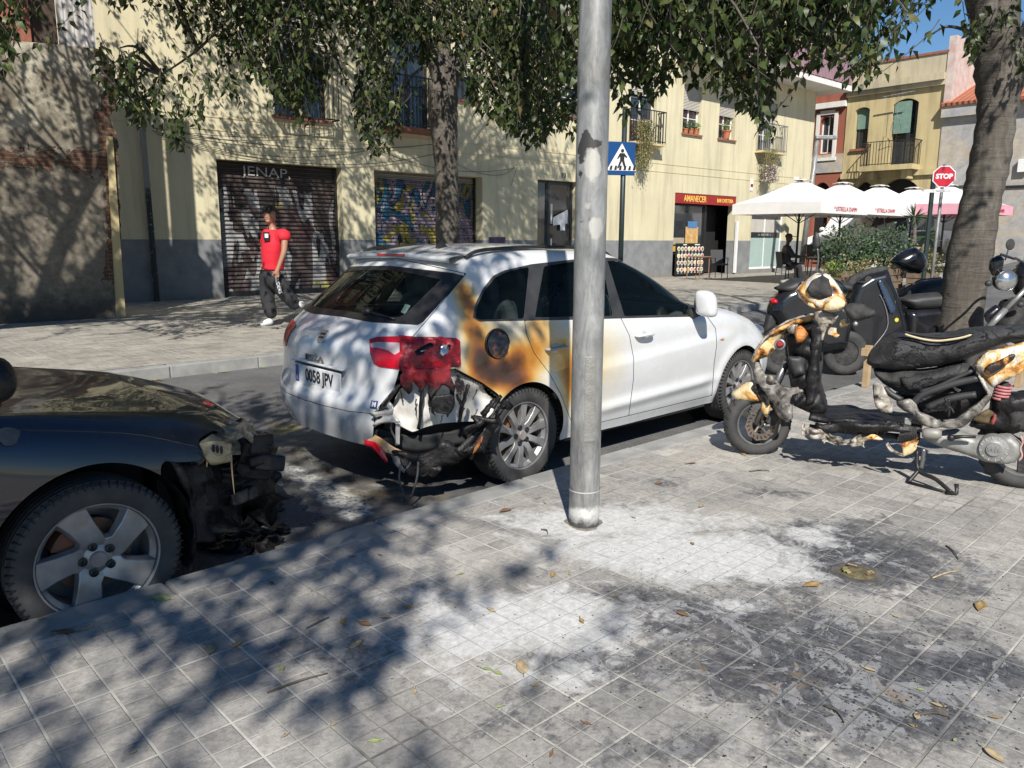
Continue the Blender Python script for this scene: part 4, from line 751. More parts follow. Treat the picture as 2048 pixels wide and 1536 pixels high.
# ---------------------------------------------------------------- car building kit
def pj(P):
    """world points (n,3) -> photo pixels"""
    P = np.asarray(P, float)-O; d = P@_vw; X = P@_vr/d*F_PX; Y = -(P@_vu)/d*F_PX; c, s = math.cos(ROLL), math.sin(ROLL); return np.stack([1024+X*c+Y*s, 768-X*s+Y*c], -1)
def sdist(p, poly):
    """signed distance (negative inside) of points (n,2) to polygon"""
    p = np.asarray(p); d = np.full(len(p), 1e9); ins = np.zeros(len(p), bool); poly = [np.array(q, float) for q in poly]
    for a, b in zip(poly, poly[1:]+poly[:1]):
        e = b-a; w_ = p-a; t = np.clip((w_@e)/(e@e+1e-12), 0, 1); d = np.minimum(d, np.linalg.norm(w_-t[:, None]*e, axis=1))
        c = ((a[1] > p[:, 1]) != (b[1] > p[:, 1])) & (p[:, 0] < e[0]*(p[:, 1]-a[1])/(e[1] if abs(e[1]) > 1e-12 else 1e-12)+a[0]); ins ^= c
    return np.where(ins, -d, d)
def net_eval(net, us, vs):
    net = np.array(net, float); A = np.array([[cr(net[:, l], u) for l in range(net.shape[1])] for u in us]); return np.array([[cr(A[i], v) for v in vs] for i in range(len(us))])
class Shell:
    """polygon soup on shared vertices: P positions, N normals, T 2D measuring coordinates"""
    def __init__(s, P, N_, T, F): s.P = list(P); s.N = list(N_); s.T = list(T); s.F = F
    def split(s, faces, d):
        """d: list of signed values per vertex (extended for new ones). -> inside(<0), outside"""
        ins = []; out = []; cache = {}; d = list(d)
        for f in faces:
            dv = [d[i] for i in f]
            if all(q <= 0 for q in dv): ins.append(f); continue
            if all(q >= 0 for q in dv): out.append(f); continue
            fi = []; fo = []
            for k, i in enumerate(f):
                j = f[(k+1) % len(f)]; a, b = d[i], d[j]
                if a <= 0: fi.append(i)
                if a >= 0: fo.append(i)
                if a*b < 0:
                    key = (min(i, j), max(i, j))
                    if key not in cache:
                        t = a/(a-b); s.P.append(s.P[i]*(1-t)+s.P[j]*t); n = s.N[i]*(1-t)+s.N[j]*t; s.N.append(n/(np.linalg.norm(n)+1e-9)); s.T.append(s.T[i]*(1-t)+s.T[j]*t); d.append(0.); cache[key] = len(s.P)-1
                    fi.append(cache[key]); fo.append(cache[key])
            if len(fi) > 2: ins.append(tuple(fi))
            if len(fo) > 2: out.append(tuple(fo))
        return ins, out
    def cut(s, faces, poly, off=0, cond=None):
        d = sdist(np.array(s.T), poly)+off
        if cond is not None:
            m = cond(np.array(s.P), np.array(s.N)); ok = [f for f in faces if all(m[i] for i in f)]; no = [f for f in faces if not all(m[i] for i in f)]
        else: ok = faces; no = []
        i, o = s.split(ok, d); return i, o+no
    def mesh(s, name, faces, mat, parent, mirror=False, both=False, attrs=None, off=0, solid=0, disp=None, flat=False, verts_fn=None):
        V = []; Nn = []; F = []; idx = {}; mats = mat if isinstance(mat, (list, tuple)) else [mat]
        for sg in ((1, -1) if both else ((-1,) if mirror else (1,))):
            idx = {}
            for f in faces:
                q = []
                for i in f:
                    if i not in idx:
                        n = s.N[i].copy(); p = s.P[i]+n*off
                        if disp is not None: p = p+disp(p, n, i)
                        if sg < 0: p = p*np.array([1, -1, 1]); n = n*np.array([1, -1, 1])
                        idx[i] = len(V); V.append(p); Nn.append(n)
                    q.append(idx[i])
                F.append(q if sg > 0 else q[::-1])
        if not F: return None
        me = bpy.data.meshes.new(name); me.from_pydata([tuple(p) for p in V], [], F)
        for q in mats: me.materials.append(q)
        me.polygons.foreach_set('use_smooth', [not flat]*len(F)); me.update()
        if both:
            bm = bmesh.new(); bm.from_mesh(me); bmesh.ops.remove_doubles(bm, verts=[v for v in bm.verts if abs(v.co.y) < 1e-4], dist=1e-4); bm.to_mesh(me); bm.free()
        elif disp is None and not solid and not flat:
            me.normals_split_custom_set_from_vertices([tuple(n) for n in Nn])
        for k, fn in (attrs or {}).items():
            co = np.empty(len(me.vertices)*3); me.vertices.foreach_get('co', co); a = me.attributes.new(k, 'FLOAT', 'POINT'); a.data.foreach_set('value', fn(co.reshape(-1, 3)).astype(np.float32))
        o = bpy.data.objects.new(name, me); C.objects.link(o); o.parent = parent
        if solid: q = o.modifiers.new('s', 'SOLIDIFY'); q.thickness = solid; q.offset = -1
        return o
def shell_from_net(net, frame, nu, nv, tweak=None):
    net = np.array(net, float); us = np.linspace(0, net.shape[0]-1, nu); vs_ = np.linspace(0, net.shape[1]-1, nv); G = net_eval(net, us, vs_)
    G[:, :, 1] *= -1   # right-hand half has negative y
    if tweak: G = tweak(G)
    du = np.gradient(G, axis=0); dv = np.gradient(G, axis=1); N_ = np.cross(du, dv); N_ /= np.linalg.norm(N_, axis=2)[:, :, None]+1e-9
    mid = N_[nu//2, nv//3]
    if mid[1] > 0: N_ = -N_
    P = G.reshape(-1, 3); N_ = N_.reshape(-1, 3); W = frame.o+P[:, :1]*frame.ex+P[:, 1:2]*frame.ey+P[:, 2:3]*frame.ez; T = pj(W); F = []
    for i in range(nu-1):
        for j in range(nv-1): a = i*nv+j; F.append((a, a+nv, a+nv+1, a+1))
    f = F[(nu//2)*(nv-1)+nv//3]; fn = np.cross(P[f[1]]-P[f[0]], P[f[2]]-P[f[0]])
    if fn@N_[f[0]] < 0: F = [q[::-1] for q in F]
    return Shell(P, N_, T, F)
def m_paint(name, base, burncols, rough=.22, coat=.8, speck=None, metal=0):
    g = NT(name); b = g.attr('burn'); n = g.noise(3.5, 6, .6, dist=.4); n2 = g.noise(16, 6, .65); n3 = g.noise(60, 3)
    f = g.math('ADD', b, g.math('MULTIPLY', g.math('MULTIPLY', g.math('SUBTRACT', n, .5), .24), g.ramp(b, [(.02, 0.), (.2, 1.)])))
    f = g.math('ADD', f, g.math('MULTIPLY', g.math('MULTIPLY', g.math('SUBTRACT', n2, .5), .14), g.ramp(b, [(.05, 0.), (.3, 1.)])))
    c = g.ramp(f, [(.0, base)]+burncols); dirt = g.noise(2.3, 6, .65); c = g.mix(c, g.ramp(dirt, [(.35, (.9, .885, .86)), (.6, (1, 1, 1))]), .7, 'MULTIPLY')
    if speck: sp = g.ramp(g.vor(55), [(.05, 1.), (.09, 0.)]); c = g.mix(c, speck, g.math('MULTIPLY', sp, g.ramp(g.noise(3, 3), [(.5, 0.), (.62, .8)])))
    r_ = g.ramp(f, [(.2, rough), (.8, .5)]); r_ = g.math('ADD', r_, g.math('MULTIPLY', dirt, .1))
    return g.out(c, r_, metal, g.bump(n2, .004, .12), coat)
M_RUB = mk('tyre_rubber', (.028, .028, .029), .78, 0, (.055, .053, .05), 9, .002, 60); M_PLB = mk('black_plastic', (.022, .022, .024), .55, 0, (.035, .035, .035), 8)
M_CHAR = mk('charred_plastic', (.005, .005, .006), .42, 0, (.022, .02, .02), 18, .012, 30, detail=8, spec=.3); M_CHARM = mk('charred_matt', (.012, .012, .013), .8, 0, (.05, .048, .045), 14, .012, 40, detail=8)
M_ALU = mk('alloy_rim', (.34, .34, .345), .38, .55, (.25, .24, .23), 12); M_ALUD = mk('alloy_rim_dirty', (.22, .17, .14), .6, .3, (.3, .28, .27), 8); M_STEELB = mk('brake_steel', (.16, .12, .1), .55, .6, (.22, .1, .05), 14)
M_SEATF = mk('seat_fabric', (.09, .095, .1), .9); M_REDL = mk('red_lens', (.5, .008, .02), .16, 0, (.38, .004, .014), 14, .003, 60, coat=.6)
M_REDM = mk('melted_red_lens', (.42, .008, .02), .22, 0, (.1, .006, .01), 24, .014, 34, detail=8); M_CHROME = mk('chrome', (.6, .6, .6), .18, .9, (.5, .5, .5))
g = NT('melt_dark_red'); zr = g.math('ADD', g.sep()[2], g.math('MULTIPLY', g.math('SUBTRACT', g.noise(22, 8, .75, dist=.6), .5), .22)); M_BRMELT = g.out(g.ramp(zr, [(.67, (.006, .005, .005)), (.705, (.05, .006, .008)), (.745, (.3, .008, .016))]), .28, 0, g.bump(g.noise(45, 8, .8), .012, .9), .3)
def m_cglass():
    g = NT('car_glass'); g.out((.012, .02, .02), .03, 0, spec=1.0); tr = g.n('ShaderNodeBsdfTransparent'); tr.inputs[0].default_value = (.8, .9, .87, 1); fr = g.n('ShaderNodeFresnel'); fr.inputs[0].default_value = 1.5
    mx = g.n('ShaderNodeMixShader'); g.set(mx.inputs[0], g.math('ADD', fr.outputs[0], .1, clamp=True)); o = g.t.nodes['Material Output']; g.t.links.new(tr.outputs[0], mx.inputs[1]); g.t.links.new(g.b.outputs[0], mx.inputs[2]); g.t.links.new(mx.outputs[0], o.inputs[0]); return g.mat
M_CGLASS = m_cglass()
def wheel(parent, c, r_, wd, rr, spokes, sy=-1, style='thin', steer=0, rimmat=None, a_off=.25):
    """wheel with centre plane at c; outer face towards sy. children: tyre, rim, brake_disc"""
    w = thing('wheel', None, None, c, steer); w.parent = parent
    for k in ('label', 'category'):
        if k in w: del w[k]
    h = wd/2; mb = MB(); pr = [(rr-.004, -h*.8), (rr+.012, -h*.93), (r_*.86, -h*1.0), (r_*.95, -h*.93), (r_*.985, -h*.8)]
    for k in range(5): y0 = -h*.8+h*1.6*(k+.06)/5; y1 = -h*.8+h*1.6*(k+.88)/5; pr += [(r_*.985, y0), (r_, y0+.003), (r_, y1-.003), (r_*.975, y1)]
    pr += [(r_*.985, h*.8), (r_*.95, h*.93), (r_*.86, h), (rr+.012, h*.93), (rr-.004, h*.8)]
    mb.lathe(pr, 64, 'y'); t = mb.build('tyre', M_RUB, w, smooth=True, sharp=35)
    mb = MB()
    for k in range(64):    # shoulder blocks
        a = 2*PI*k/64
        for s in (-1, 1): mb.obox((math.cos(a)*r_*.958, s*h*.90, math.sin(a)*r_*.958), (.026, .02, .004), (0, -a, 0))
    mb.build('tread_grooves', M_DARK, t)
    mb = MB(); fy = sy*h*.82
    mb.lathe([(rr*.62, -sy*h*.7), (rr*.93, -sy*h*.7), (rr*.9, -sy*h*.2), (rr*.9, sy*h*.55), (rr*.985, sy*h*.72), (rr*1.0, sy*h*.9), (rr*1.03, sy*h*.92), (rr*1.03, sy*h*.8)], 56, 'y'); rim = mb.build('rim', rimmat or M_ALU, w, smooth=True, sharp=30)
    sp = MB(); hub_y = sy*h*.55; face = sy*h*.78
    for k in range(spokes):
        a = 2*PI*k/spokes+a_off
        if style == 'thin': prof = [(.17, -.030, .030, .0), (.45, -.022, .022, .012), (.75, -.028, .02, .02), (.97, -.038, .03, .014)]
        else: prof = [(.2, -.06, .06, .0), (.4, -.045, .05, .01), (.65, -.03, .075, .018), (.97, -.015, .125, .008)]
        V = []
        for (q, a0, a1, yo) in prof:
            for (lat, dy) in ((a0, -sy*.035), (a0*.8, 0), (a1*.8, 0), (a1, -sy*.035)):
                x = q*rr; z = lat*rr/.2; y = face-sy*yo*0+dy-sy*(.018 if q < .3 else 0); V.append((x*math.cos(a)-z*math.sin(a), y, x*math.sin(a)+z*math.cos(a)))
        F = []
        for i in range(3):
            for j in range(3): b = i*4+j; F.append((b, b+1, b+5, b+4))
            F.append((i*4, i*4+4, i*4+7, i*4+3))
        sp.add(V, F)
    spo = sp.build('spokes', rimmat or M_ALU, rim, smooth=True, sharp=25, bevel=.003)
    mb = MB(); mb.lathe([(0, face-sy*.005), (rr*.14, face-sy*.005), (rr*.3, face-sy*.022), (rr*.34, face-sy*.05)], 30, 'y'); hb = mb.build('hub', rimmat or M_ALU, rim, smooth=True, sharp=30)
    mb = MB(); mb.lathe([(0, face+sy*.006), (rr*.13, face+sy*.006), (rr*.15, face), (rr*.15, face-sy*.02)], 24, 'y'); mb.build('hub_cap', M_ALUD, hb, smooth=True, sharp=30)
    mb = MB(); nb = 5
    for k in range(nb):
        a = 2*PI*k/nb+.6; q = rr*.25; mb.lathe([(0, face-sy*.012), (.009, face-sy*.006), (.009, face-sy*.0), (.0165, face-sy*.003), (.019, face-sy*.03)], 10, 'y', (math.cos(a)*q, 0, math.sin(a)*q))
    mb.build('wheel_bolts', M_BLACK, hb, smooth=True, sharp=30)
    MB().lathe([(0, -sy*.0), (rr*.66, 0), (rr*.66, -sy*.02), (0, -sy*.02)], 36, 'y').build('brake_disc', M_STEELB, w, smooth=True, sharp=30)
    MB().lathe([(rr*.42, sy*.03), (rr*.72, sy*.03), (rr*.72, -sy*.05), (rr*.42, -sy*.05)], 10, 'y', a0=R(100), a1=R(160)).build('brake_caliper', mk('rusty_caliper', (.26, .09, .035), .7, 0, (.12, .07, .05), 12), w)
    return w
def wnoise(seed, amp, sc=7.):
    r_ = np.random.RandomState(seed); K = r_.normal(0, sc, (9, 3)); ph = r_.uniform(0, 6.28, 9); A = r_.normal(0, 1, (9, 3))
    def f(p): return (np.sin(K@np.asarray(p)+ph)[:, None]*A).sum(0)*amp/3
    return f
# ---------------------------------------------------------------- white estate car
CF = Frame((-.49, 5.24, ROADZ), 46.9)
def _net_white():
    L0 = [(3.20, 0, .22), (3.13, .45, .22), (2.95, .70, .22), (2.47, .76, .22), (2.1, .77, .20), (1.7, .78, .20), (1.3, .785, .2), (.95, .79, .20), (.3, .79, .21), (-.1, .79, .24), (-.5, .765, .29), (-.76, .65, .31), (-.89, .35, .32), (-.92, 0, .32)]
    L1 = [(3.27, 0, .34), (3.2, .48, .34), (3.0, .75, .34), (2.47, .815, .33), (2.1, .815, .31), (1.7, .82, .31), (1.3, .822, .31), (.95, .825, .31), (.3, .825, .32), (-.1, .83, .34), (-.5, .805, .38), (-.80, .69, .42), (-.935, .37, .44), (-.96, 0, .44)]
    L2 = [(3.28, 0, .5), (3.2, .5, .5), (2.98, .78, .5), (2.47, .838, .5), (2.1, .835, .48), (1.7, .835, .48), (1.3, .838, .48), (.95, .84, .48), (.3, .84, .5), (-.1, .85, .52), (-.5, .825, .53), (-.80, .71, .545), (-.945, .38, .55), (-.97, 0, .555)]
    L3 = [(3.22, 0, .65), (3.13, .48, .66), (2.9, .77, .67), (2.47, .84, .68), (2.1, .84, .68), (1.7, .84, .68), (1.3, .843, .68), (.95, .845, .68), (.3, .845, .68), (-.1, .85, .69), (-.5, .825, .68), (-.78, .705, .66), (-.90, .38, .655), (-.91, 0, .655)]
    L4 = [(3.02, 0, .76), (2.96, .42, .77), (2.8, .72, .79), (2.47, .82, .84), (2.1, .835, .86), (1.7, .838, .86), (1.3, .84, .86), (.95, .842, .86), (.3, .842, .87), (-.1, .84, .88), (-.5, .80, .88), (-.76, .69, .88), (-.87, .37, .87), (-.885, 0, .87)]
    L5 = [(2.85, 0, .84), (2.8, .38, .845), (2.68, .64, .86), (2.4, .75, .91), (2.1, .785, .935), (1.7, .79, .95), (1.3, .80, .965), (.95, .80, .975), (.3, .80, 1.0), (-.1, .79, 1.02), (-.42, .755, 1.035), (-.63, .66, 1.02), (-.76, .36, 1.0), (-.775, 0, .995)]
    L6 = [(2.6, 0, .895), (2.55, .34, .90), (2.48, .55, .91), (2.3, .66, .945), (2.0, .70, .965), (1.55, .715, 1.09), (1.2, .72, 1.17), (.92, .722, 1.19), (.3, .722, 1.205), (-.08, .71, 1.21), (-.28, .665, 1.215), (-.42, .59, 1.21), (-.53, .34, 1.2), (-.545, 0, 1.2)]
    L7 = [(2.45, 0, .92), (2.4, .3, .92), (2.35, .46, .93), (2.25, .54, .955), (2.05, .56, .98), (1.5, .60, 1.215), (1.12, .61, 1.345), (.9, .622, 1.375), (.3, .625, 1.385), (-.05, .61, 1.375), (-.22, .58, 1.36), (-.30, .50, 1.345), (-.335, .30, 1.345), (-.345, 0, 1.35)]
    L8 = [(2.35, 0, .94), (2.3, .16, .94), (2.28, .25, .95), (2.2, .3, .965), (2.08, .32, .99), (1.53, .34, 1.245), (1.08, .36, 1.395), (.88, .40, 1.425), (.3, .42, 1.44), (-.02, .41, 1.425), (-.18, .38, 1.395), (-.26, .32, 1.38), (-.31, .2, 1.375), (-.32, 0, 1.375)]
    L9 = [(2.3, 0, .945), (2.26, 0, .95), (2.24, 0, .955), (2.18, 0, .97), (2.1, 0, .995), (1.55, 0, 1.255), (1.07, 0, 1.41), (.87, 0, 1.442), (.3, 0, 1.455), (-.02, 0, 1.44), (-.16, 0, 1.41), (-.24, 0, 1.393), (-.29, 0, 1.383), (-.31, 0, 1.378)]
    LL = [L0, L1, L2, L3, L4, L5, L6, L7, L8, L9]; return [[LL[l][s] for l in range(10)] for s in range(14)]
def tw_white(G):
    x, z = G[..., 0], G[..., 2]; side = np.clip((np.abs(G[..., 1])-.6)/.15, 0, 1)*np.clip((1.02-z)/.1, 0, 1)
    zc = .60+.12*np.clip((x-.2)/1.9, 0, 1); t = (z-zc); G[..., 1] -= side*(.024*np.exp(-(np.maximum(t, 0)/.05)**2)*(t > 0)+.024*np.exp(-(np.minimum(t, 0)/.2)**2)*(t <= 0))*np.clip((x-.1)/.5, 0, 1)*np.clip((2.35-x)/.3, 0, 1)
    t = z-(.36+.05*np.clip((x-.6)/1.4, 0, 1)); G[..., 1] -= side*.02*np.exp(-(t/.04)**2)*np.clip((x-.4)/.4, 0, 1)*np.clip((2.2-x)/.3, 0, 1)
    for cx in (0, 2.469):   # flared arches
        r_ = np.hypot(x-cx, z-.3); G[..., 1] -= side*.014*np.exp(-((r_-.36)/.05)**2)
    return G
SH = shell_from_net(_net_white(), CF, 300, 170, tw_white)
CW = thing('parked_car', 'white estate car with scorched rear quarter, melted tail light and torn away bumper corner', 'car', CF.o, CF.rot)
blobsW = [(-.17, .70, .13, .085, .8), (-.22, .80, .16, .14, .3), (-.36, .80, .055, .085, .95), (-.24, .73, .08, .05, .55), (-.40, .97, .05, .05, .42), (-.35, 1.10, .055, .10, .66), (-.33, 1.21, .04, .05, .35), (-.07, .80, .06, .07, .6), (-.06, .62, .07, .06, .62), (.06, .83, .05, .12, .3), (.16, .84, .10, .14, .42), (.33, .70, .06, .2, .42), (.40, .60, .05, .14, .55), (.55, .72, .10, .25, .26), (.74, .72, .16, .24, .22), (-.55, .6, .10, .15, .5), (-.66, .78, .05, .06, .32), (-.70, .66, .05, .06, .3), (-.2, .97, .10, .05, .26), (-.77, .50, .05, .08, .32), (.15, .98, .08, .04, .25), (-.62, .90, .04, .05, .22)]
def burnW(co):
    x, y, z = co.T; r_ = np.zeros(len(co))
    for (cx, cz, sx, sz, w_) in blobsW: r_ += (1-r_/1.3)*w_*np.exp(-.5*(((x-cx)/sx)**2+((z-cz)/sz)**2))
    r_ = np.where(x > .94, r_*.35, r_); rear = (np.abs(y) < .62) & (x < -.5); r_ = np.where(rear, r_*np.clip((-y-.25)/.35, 0, 1), r_)
    return np.where(y < 0.05, r_, 0)
M_WP = m_paint('scorched_white_paint', (.60, .605, .61), [(.1, (.59, .58, .55)), (.28, (.56, .49, .34)), (.45, (.55, .36, .13)), (.6, (.42, .18, .025)), (.75, (.22, .075, .01)), (.88, (.08, .026, .008)), (1., (.03, .012, .005))])
sideC = lambda P, N_: (P[:, 1] < -.45) & (P[:, 0] < 2.25) & (P[:, 0] > -.75)
house = [(944, 636), (950, 606), (964, 578), (984, 552), (1006, 541), (1060, 528), (1150, 517), (1205, 513), (1256, 516), (1300, 530), (1345, 557), (1375, 586), (1402, 628), (1390, 630), (1255, 634.5), (1130, 639), (1060, 641), (957, 644)]
g_q = [(949, 636), (954, 610), (968, 581), (989, 555), (1008, 545), (1056, 533), (1046, 637), (958, 640)]
g_r = [(1069, 634), (1086, 532), (1150, 521), (1201, 517), (1224, 630)]; g_f = [(1213, 520), (1254, 520), (1289, 529), (1332, 555), (1358, 580), (1371, 600), (1381, 625), (1248, 630)]
g_rear = [(712, 527), (606, 619), (660, 633), (740, 647), (834, 652), (846, 645), (927, 553), (905, 547), (800, 536)]
tl = [(739, 682), (756, 677), (822, 675), (864, 675), (912, 677), (919, 684), (920, 722), (920, 736), (906, 735), (897, 738), (880, 745), (850, 744), (803, 741), (759, 736), (748, 730), (741, 710)]
hole = [(798, 742), (789, 781), (760, 815), (749, 838), (747, 870), (740, 930), (960, 960), (990, 900), (990, 830), (1003, 797), (995, 787), (965, 766), (911, 738), (895, 739), (850, 745)]
tailg = [(700, 500), (560, 620), (560, 700), (571, 776), (600, 799), (640, 813), (700, 826), (748, 830), (760, 814), (788, 780), (799, 741), (824, 676), (846, 650), (930, 548)]
doorR = [(1048, 641), (1052, 668), (1068, 706), (1098, 745), (1121, 786), (1143, 841), (1150, 856), (1258, 829), (1267, 755), (1267, 716), (1258, 669), (1240, 633), (1130, 638)]
doorF = [(1240, 633), (1258, 669), (1267, 716), (1267, 755), (1258, 829), (1424, 787), (1428, 723), (1433, 684), (1430, 653), (1412, 628), (1400, 627)]
bump = [(500, 700), (571, 776), (600, 799), (640, 813), (700, 826), (748, 830), (757, 822), (745, 1000), (500, 900)]
brk = [(700, 514), (760, 514), (819, 518), (819, 526), (763, 522), (700, 520)]
fuel = [(994+22*math.cos(a), 689+29*math.sin(a)) for a in np.linspace(0, 2*PI, 24, endpoint=False)]
F = SH.F; F0 = list(F)
def arch(F, cx, r_=.338):
    co = np.array(SH.P); d = np.hypot(co[:, 0]-cx, co[:, 2]-.3)-r_; ok = [f for f in F if SH.P[f[0]][1] < -.5 and SH.P[f[0]][2] < .72]; no = [f for f in F if not (SH.P[f[0]][1] < -.5 and SH.P[f[0]][2] < .72)]; i, o = SH.split(ok, d); return o+no
F = arch(F, 0); F = arch(F, 2.469)
tr, F = SH.cut(F, house, 0, sideC)
q_, tr = SH.cut(tr, g_q); r_g, tr = SH.cut(tr, g_r); f_g, tr = SH.cut(tr, g_f)
rearC = lambda P, N_: (P[:, 0] < -.2)
rg, F = SH.cut(F, g_rear, 0, rearC)
# windscreen: front facing slope between the pillars
wsC = lambda P, N_: (P[:, 0] > 1.08) & (P[:, 0] < 2.08) & (N_[:, 2] > .3)
co = np.array(SH.P); dws = np.maximum.reduce([np.abs(co[:, 1])-(.70-.11*(2.0-co[:, 0])), co[:, 0]-2.03, 1.14-co[:, 0], 1.0-co[:, 2]-.5]); m = wsC(co, np.array(SH.N)); ok = [f for f in F if all(m[i] for i in f)]; no = [f for f in F if not all(m[i] for i in f)]; ws, o_ = SH.split(ok, dws); F = o_+no
def panel(F, poly, cond, gap=1.0):
    i, F = SH.cut(F, poly, gap, cond); g_, F = SH.cut(F, poly, -gap, cond); return i, g_, F
FL = list(F)      # left half keeps everything
att = dict(burn=burnW)
def common(F, right):
    out = {}
    if right:
        out['hole'], F = SH.cut(F, hole, 0, lambda P, N_: (P[:, 0] < -.15) & (P[:, 2] < .95)); out['light'], F = SH.cut(F, tl, 0, lambda P, N_: P[:, 0] < -.3)
    else:
        out['light'], F = SH.cut(F, tl, 0, lambda P, N_: P[:, 0] < -.3)
    out['rdoor'], _, F = panel(F, doorR, sideC, .55); out['fdoor'], _, F = panel(F, doorF, lambda P, N_: (P[:, 1] < -.45) & (P[:, 0] < 2.4), .55)
    out['tailgate'], _, F = panel(F, tailg, lambda P, N_: (P[:, 0] < -.22) & (P[:, 2] < 1.36), .7); out['brk'], F = SH.cut(F, brk, 0, lambda P, N_: P[:, 0] < -.2); out['bumper'], _, F = panel(F, bump, lambda P, N_: P[:, 0] < -.5, .6)
    if right: out['fuel'], _, F = panel(F, fuel, sideC, .8)
    out['body'] = F; return out
RR = common(F, True); LL_ = common(FL, False)
SH.mesh('body_shell', RR['body'], M_WP, CW, attrs=att); SH.mesh('body_shell', LL_['body'], M_WP, CW, mirror=True, attrs=att)
for k, nm in (('rdoor', 'rear_door'), ('fdoor', 'front_door'), ('tailgate', 'tailgate'), ('bumper', 'rear_bumper')):
    a = SH.mesh(nm, RR[k], M_WP, CW, attrs=att); b_ = SH.mesh(nm, LL_[k], M_WP, CW, mirror=True, attrs=att); RR[k+'_o'] = a
SH.mesh('roof_rear_panel', RR['brk'], M_WP, CW, both=True)
for nm, fc in (('quarter_window', q_), ('rear_door_window', r_g), ('front_door_window', f_g)):
    SH.mesh(nm, fc, M_CGLASS, CW, off=-.004); SH.mesh(nm, fc, M_CGLASS, CW, mirror=True, off=-.004)
SH.mesh('rear_window', rg, M_CGLASS, CW, off=-.002, both=True); SH.mesh('windscreen', ws, M_CGLASS, CW, both=True, off=-.004)
# inner black edge of rear window
rim_i, rim_o = SH.cut(rg, [(735, 540), (640, 617), (740, 632), (800, 636), (820, 620), (880, 560), (800, 545)]); SH.mesh('window_band', rim_o, M_BLACK, CW, off=.0005, both=True)
SH.mesh('window_seal', tr, M_PLB, CW, off=-.001); SH.mesh('window_seal', tr, M_PLB, CW, mirror=True, off=-.001)
# dark inner shell (without glass)
inn = [f for f in (RR['body']+RR['rdoor']+RR['fdoor']+RR['tailgate']+RR['bumper']+RR['fuel']) if all(SH.P[i][2] < 1.0 for i in f)]
_, inn = SH.cut([f for f in F0 if all(SH.P[i][2] < 1.02 for i in f)], house, 0, sideC); inn = arch(arch(inn, 0, .34), 2.469, .34); inn = [f for f in inn if not (SH.P[f[0]][0] < -.1 and SH.P[f[0]][2] < .9 and sdist([SH.T[f[0]]], hole)[0] < 0)]
_, inn = SH.cut(inn, g_rear, 0, rearC); SH.mesh('inner_shell', inn, M_DARK, CW, off=-.022, both=False); SH.mesh('inner_shell', inn, M_DARK, CW, off=-.022, mirror=True)
# roof lining so the cabin is closed
ins_, _ = SH.split([f for f in F0 if all(SH.P[i][2] > 1.37 and SH.P[i][0] < 1.08 for i in f)], [-1]*len(SH.P)); SH.mesh('roof_lining', ins_, M_SEATF, CW, off=-.02, both=True)
# tail lights
tl_w = [(741, 690), (758, 687), (806, 689), (800, 706), (790, 712), (778, 704), (760, 699), (742, 698)]
def split_light(faces, right):
    if right:
        m_, s_ = SH.cut(faces, [(800, 660), (960, 660), (960, 760), (800, 760)]); w_, s_ = SH.cut(s_, tl_w); nz = wnoise(3, .012, 40)
        o = SH.mesh('tail_light', s_, M_REDL, CW, off=.006); SH.mesh('white_lens', w_, mk('clear_lens', (.55, .45, .45), .15, 0, (.45, .35, .35), 10, coat=.5), o, off=.006)
        a, b_ = SH.cut(m_, [(838, 698), (862, 686), (866, 694), (848, 708), (834, 712), (828, 704)]); ch, b_ = SH.cut(b_, [(876, 692), (900, 690), (896, 706), (884, 716), (878, 708)])
        SH.mesh('melted_lens', b_, M_REDM, o, disp=lambda p, n, i: n*(.006+abs(nz(p)[0]))+nz(p)*.3); SH.mesh('bulb_socket', a, M_CHAR, o, off=-.018); SH.mesh('reflector', ch, M_CHROME, o, disp=lambda p, n, i: n*nz(p*1.7)[1]*1.2)
        mb = MB(); P = [SH.P[i] for f in a for i in f][:1]
        c = np.mean([SH.P[i] for f in a for i in f], axis=0); mb.ell(c+np.array([-.0, -.0, -.01]), (.03, .01, .007), 10, 6); mb.build('bulb', M_CHROME, o, smooth=True)
    else: SH.mesh('tail_light', faces, M_REDL, CW, mirror=True, off=.004)
split_light(RR['light'], True); split_light(LL_['light'], False)
# melted filler flap
nz = wnoise(5, .006, 60); M_FUEL = mk('blistered_flap', (.015, .01, .008), .12, 0, (.2, .06, .02), 9, .01, 30, coat=.8, detail=7, lo=.5, hi=.6)
fp = SH.mesh('filler_flap', RR['fuel'], M_FUEL, CW, disp=lambda p, n, i: n*(.008+abs(nz(p)[0])))
fo = [SH.P[i] for f in RR['fuel'] for i in f]; fcx = np.mean(fo, axis=0)
ringp = []
for a in np.linspace(0, 2*PI, 29): q = CF.on_y(994+23.5*math.cos(a), 689+30.5*math.sin(a), fcx[1]-.004); ringp.append(tuple(q))
MB().tube(ringp, .006, 6).build('flap_seal', M_CHAR, fp, smooth=True)
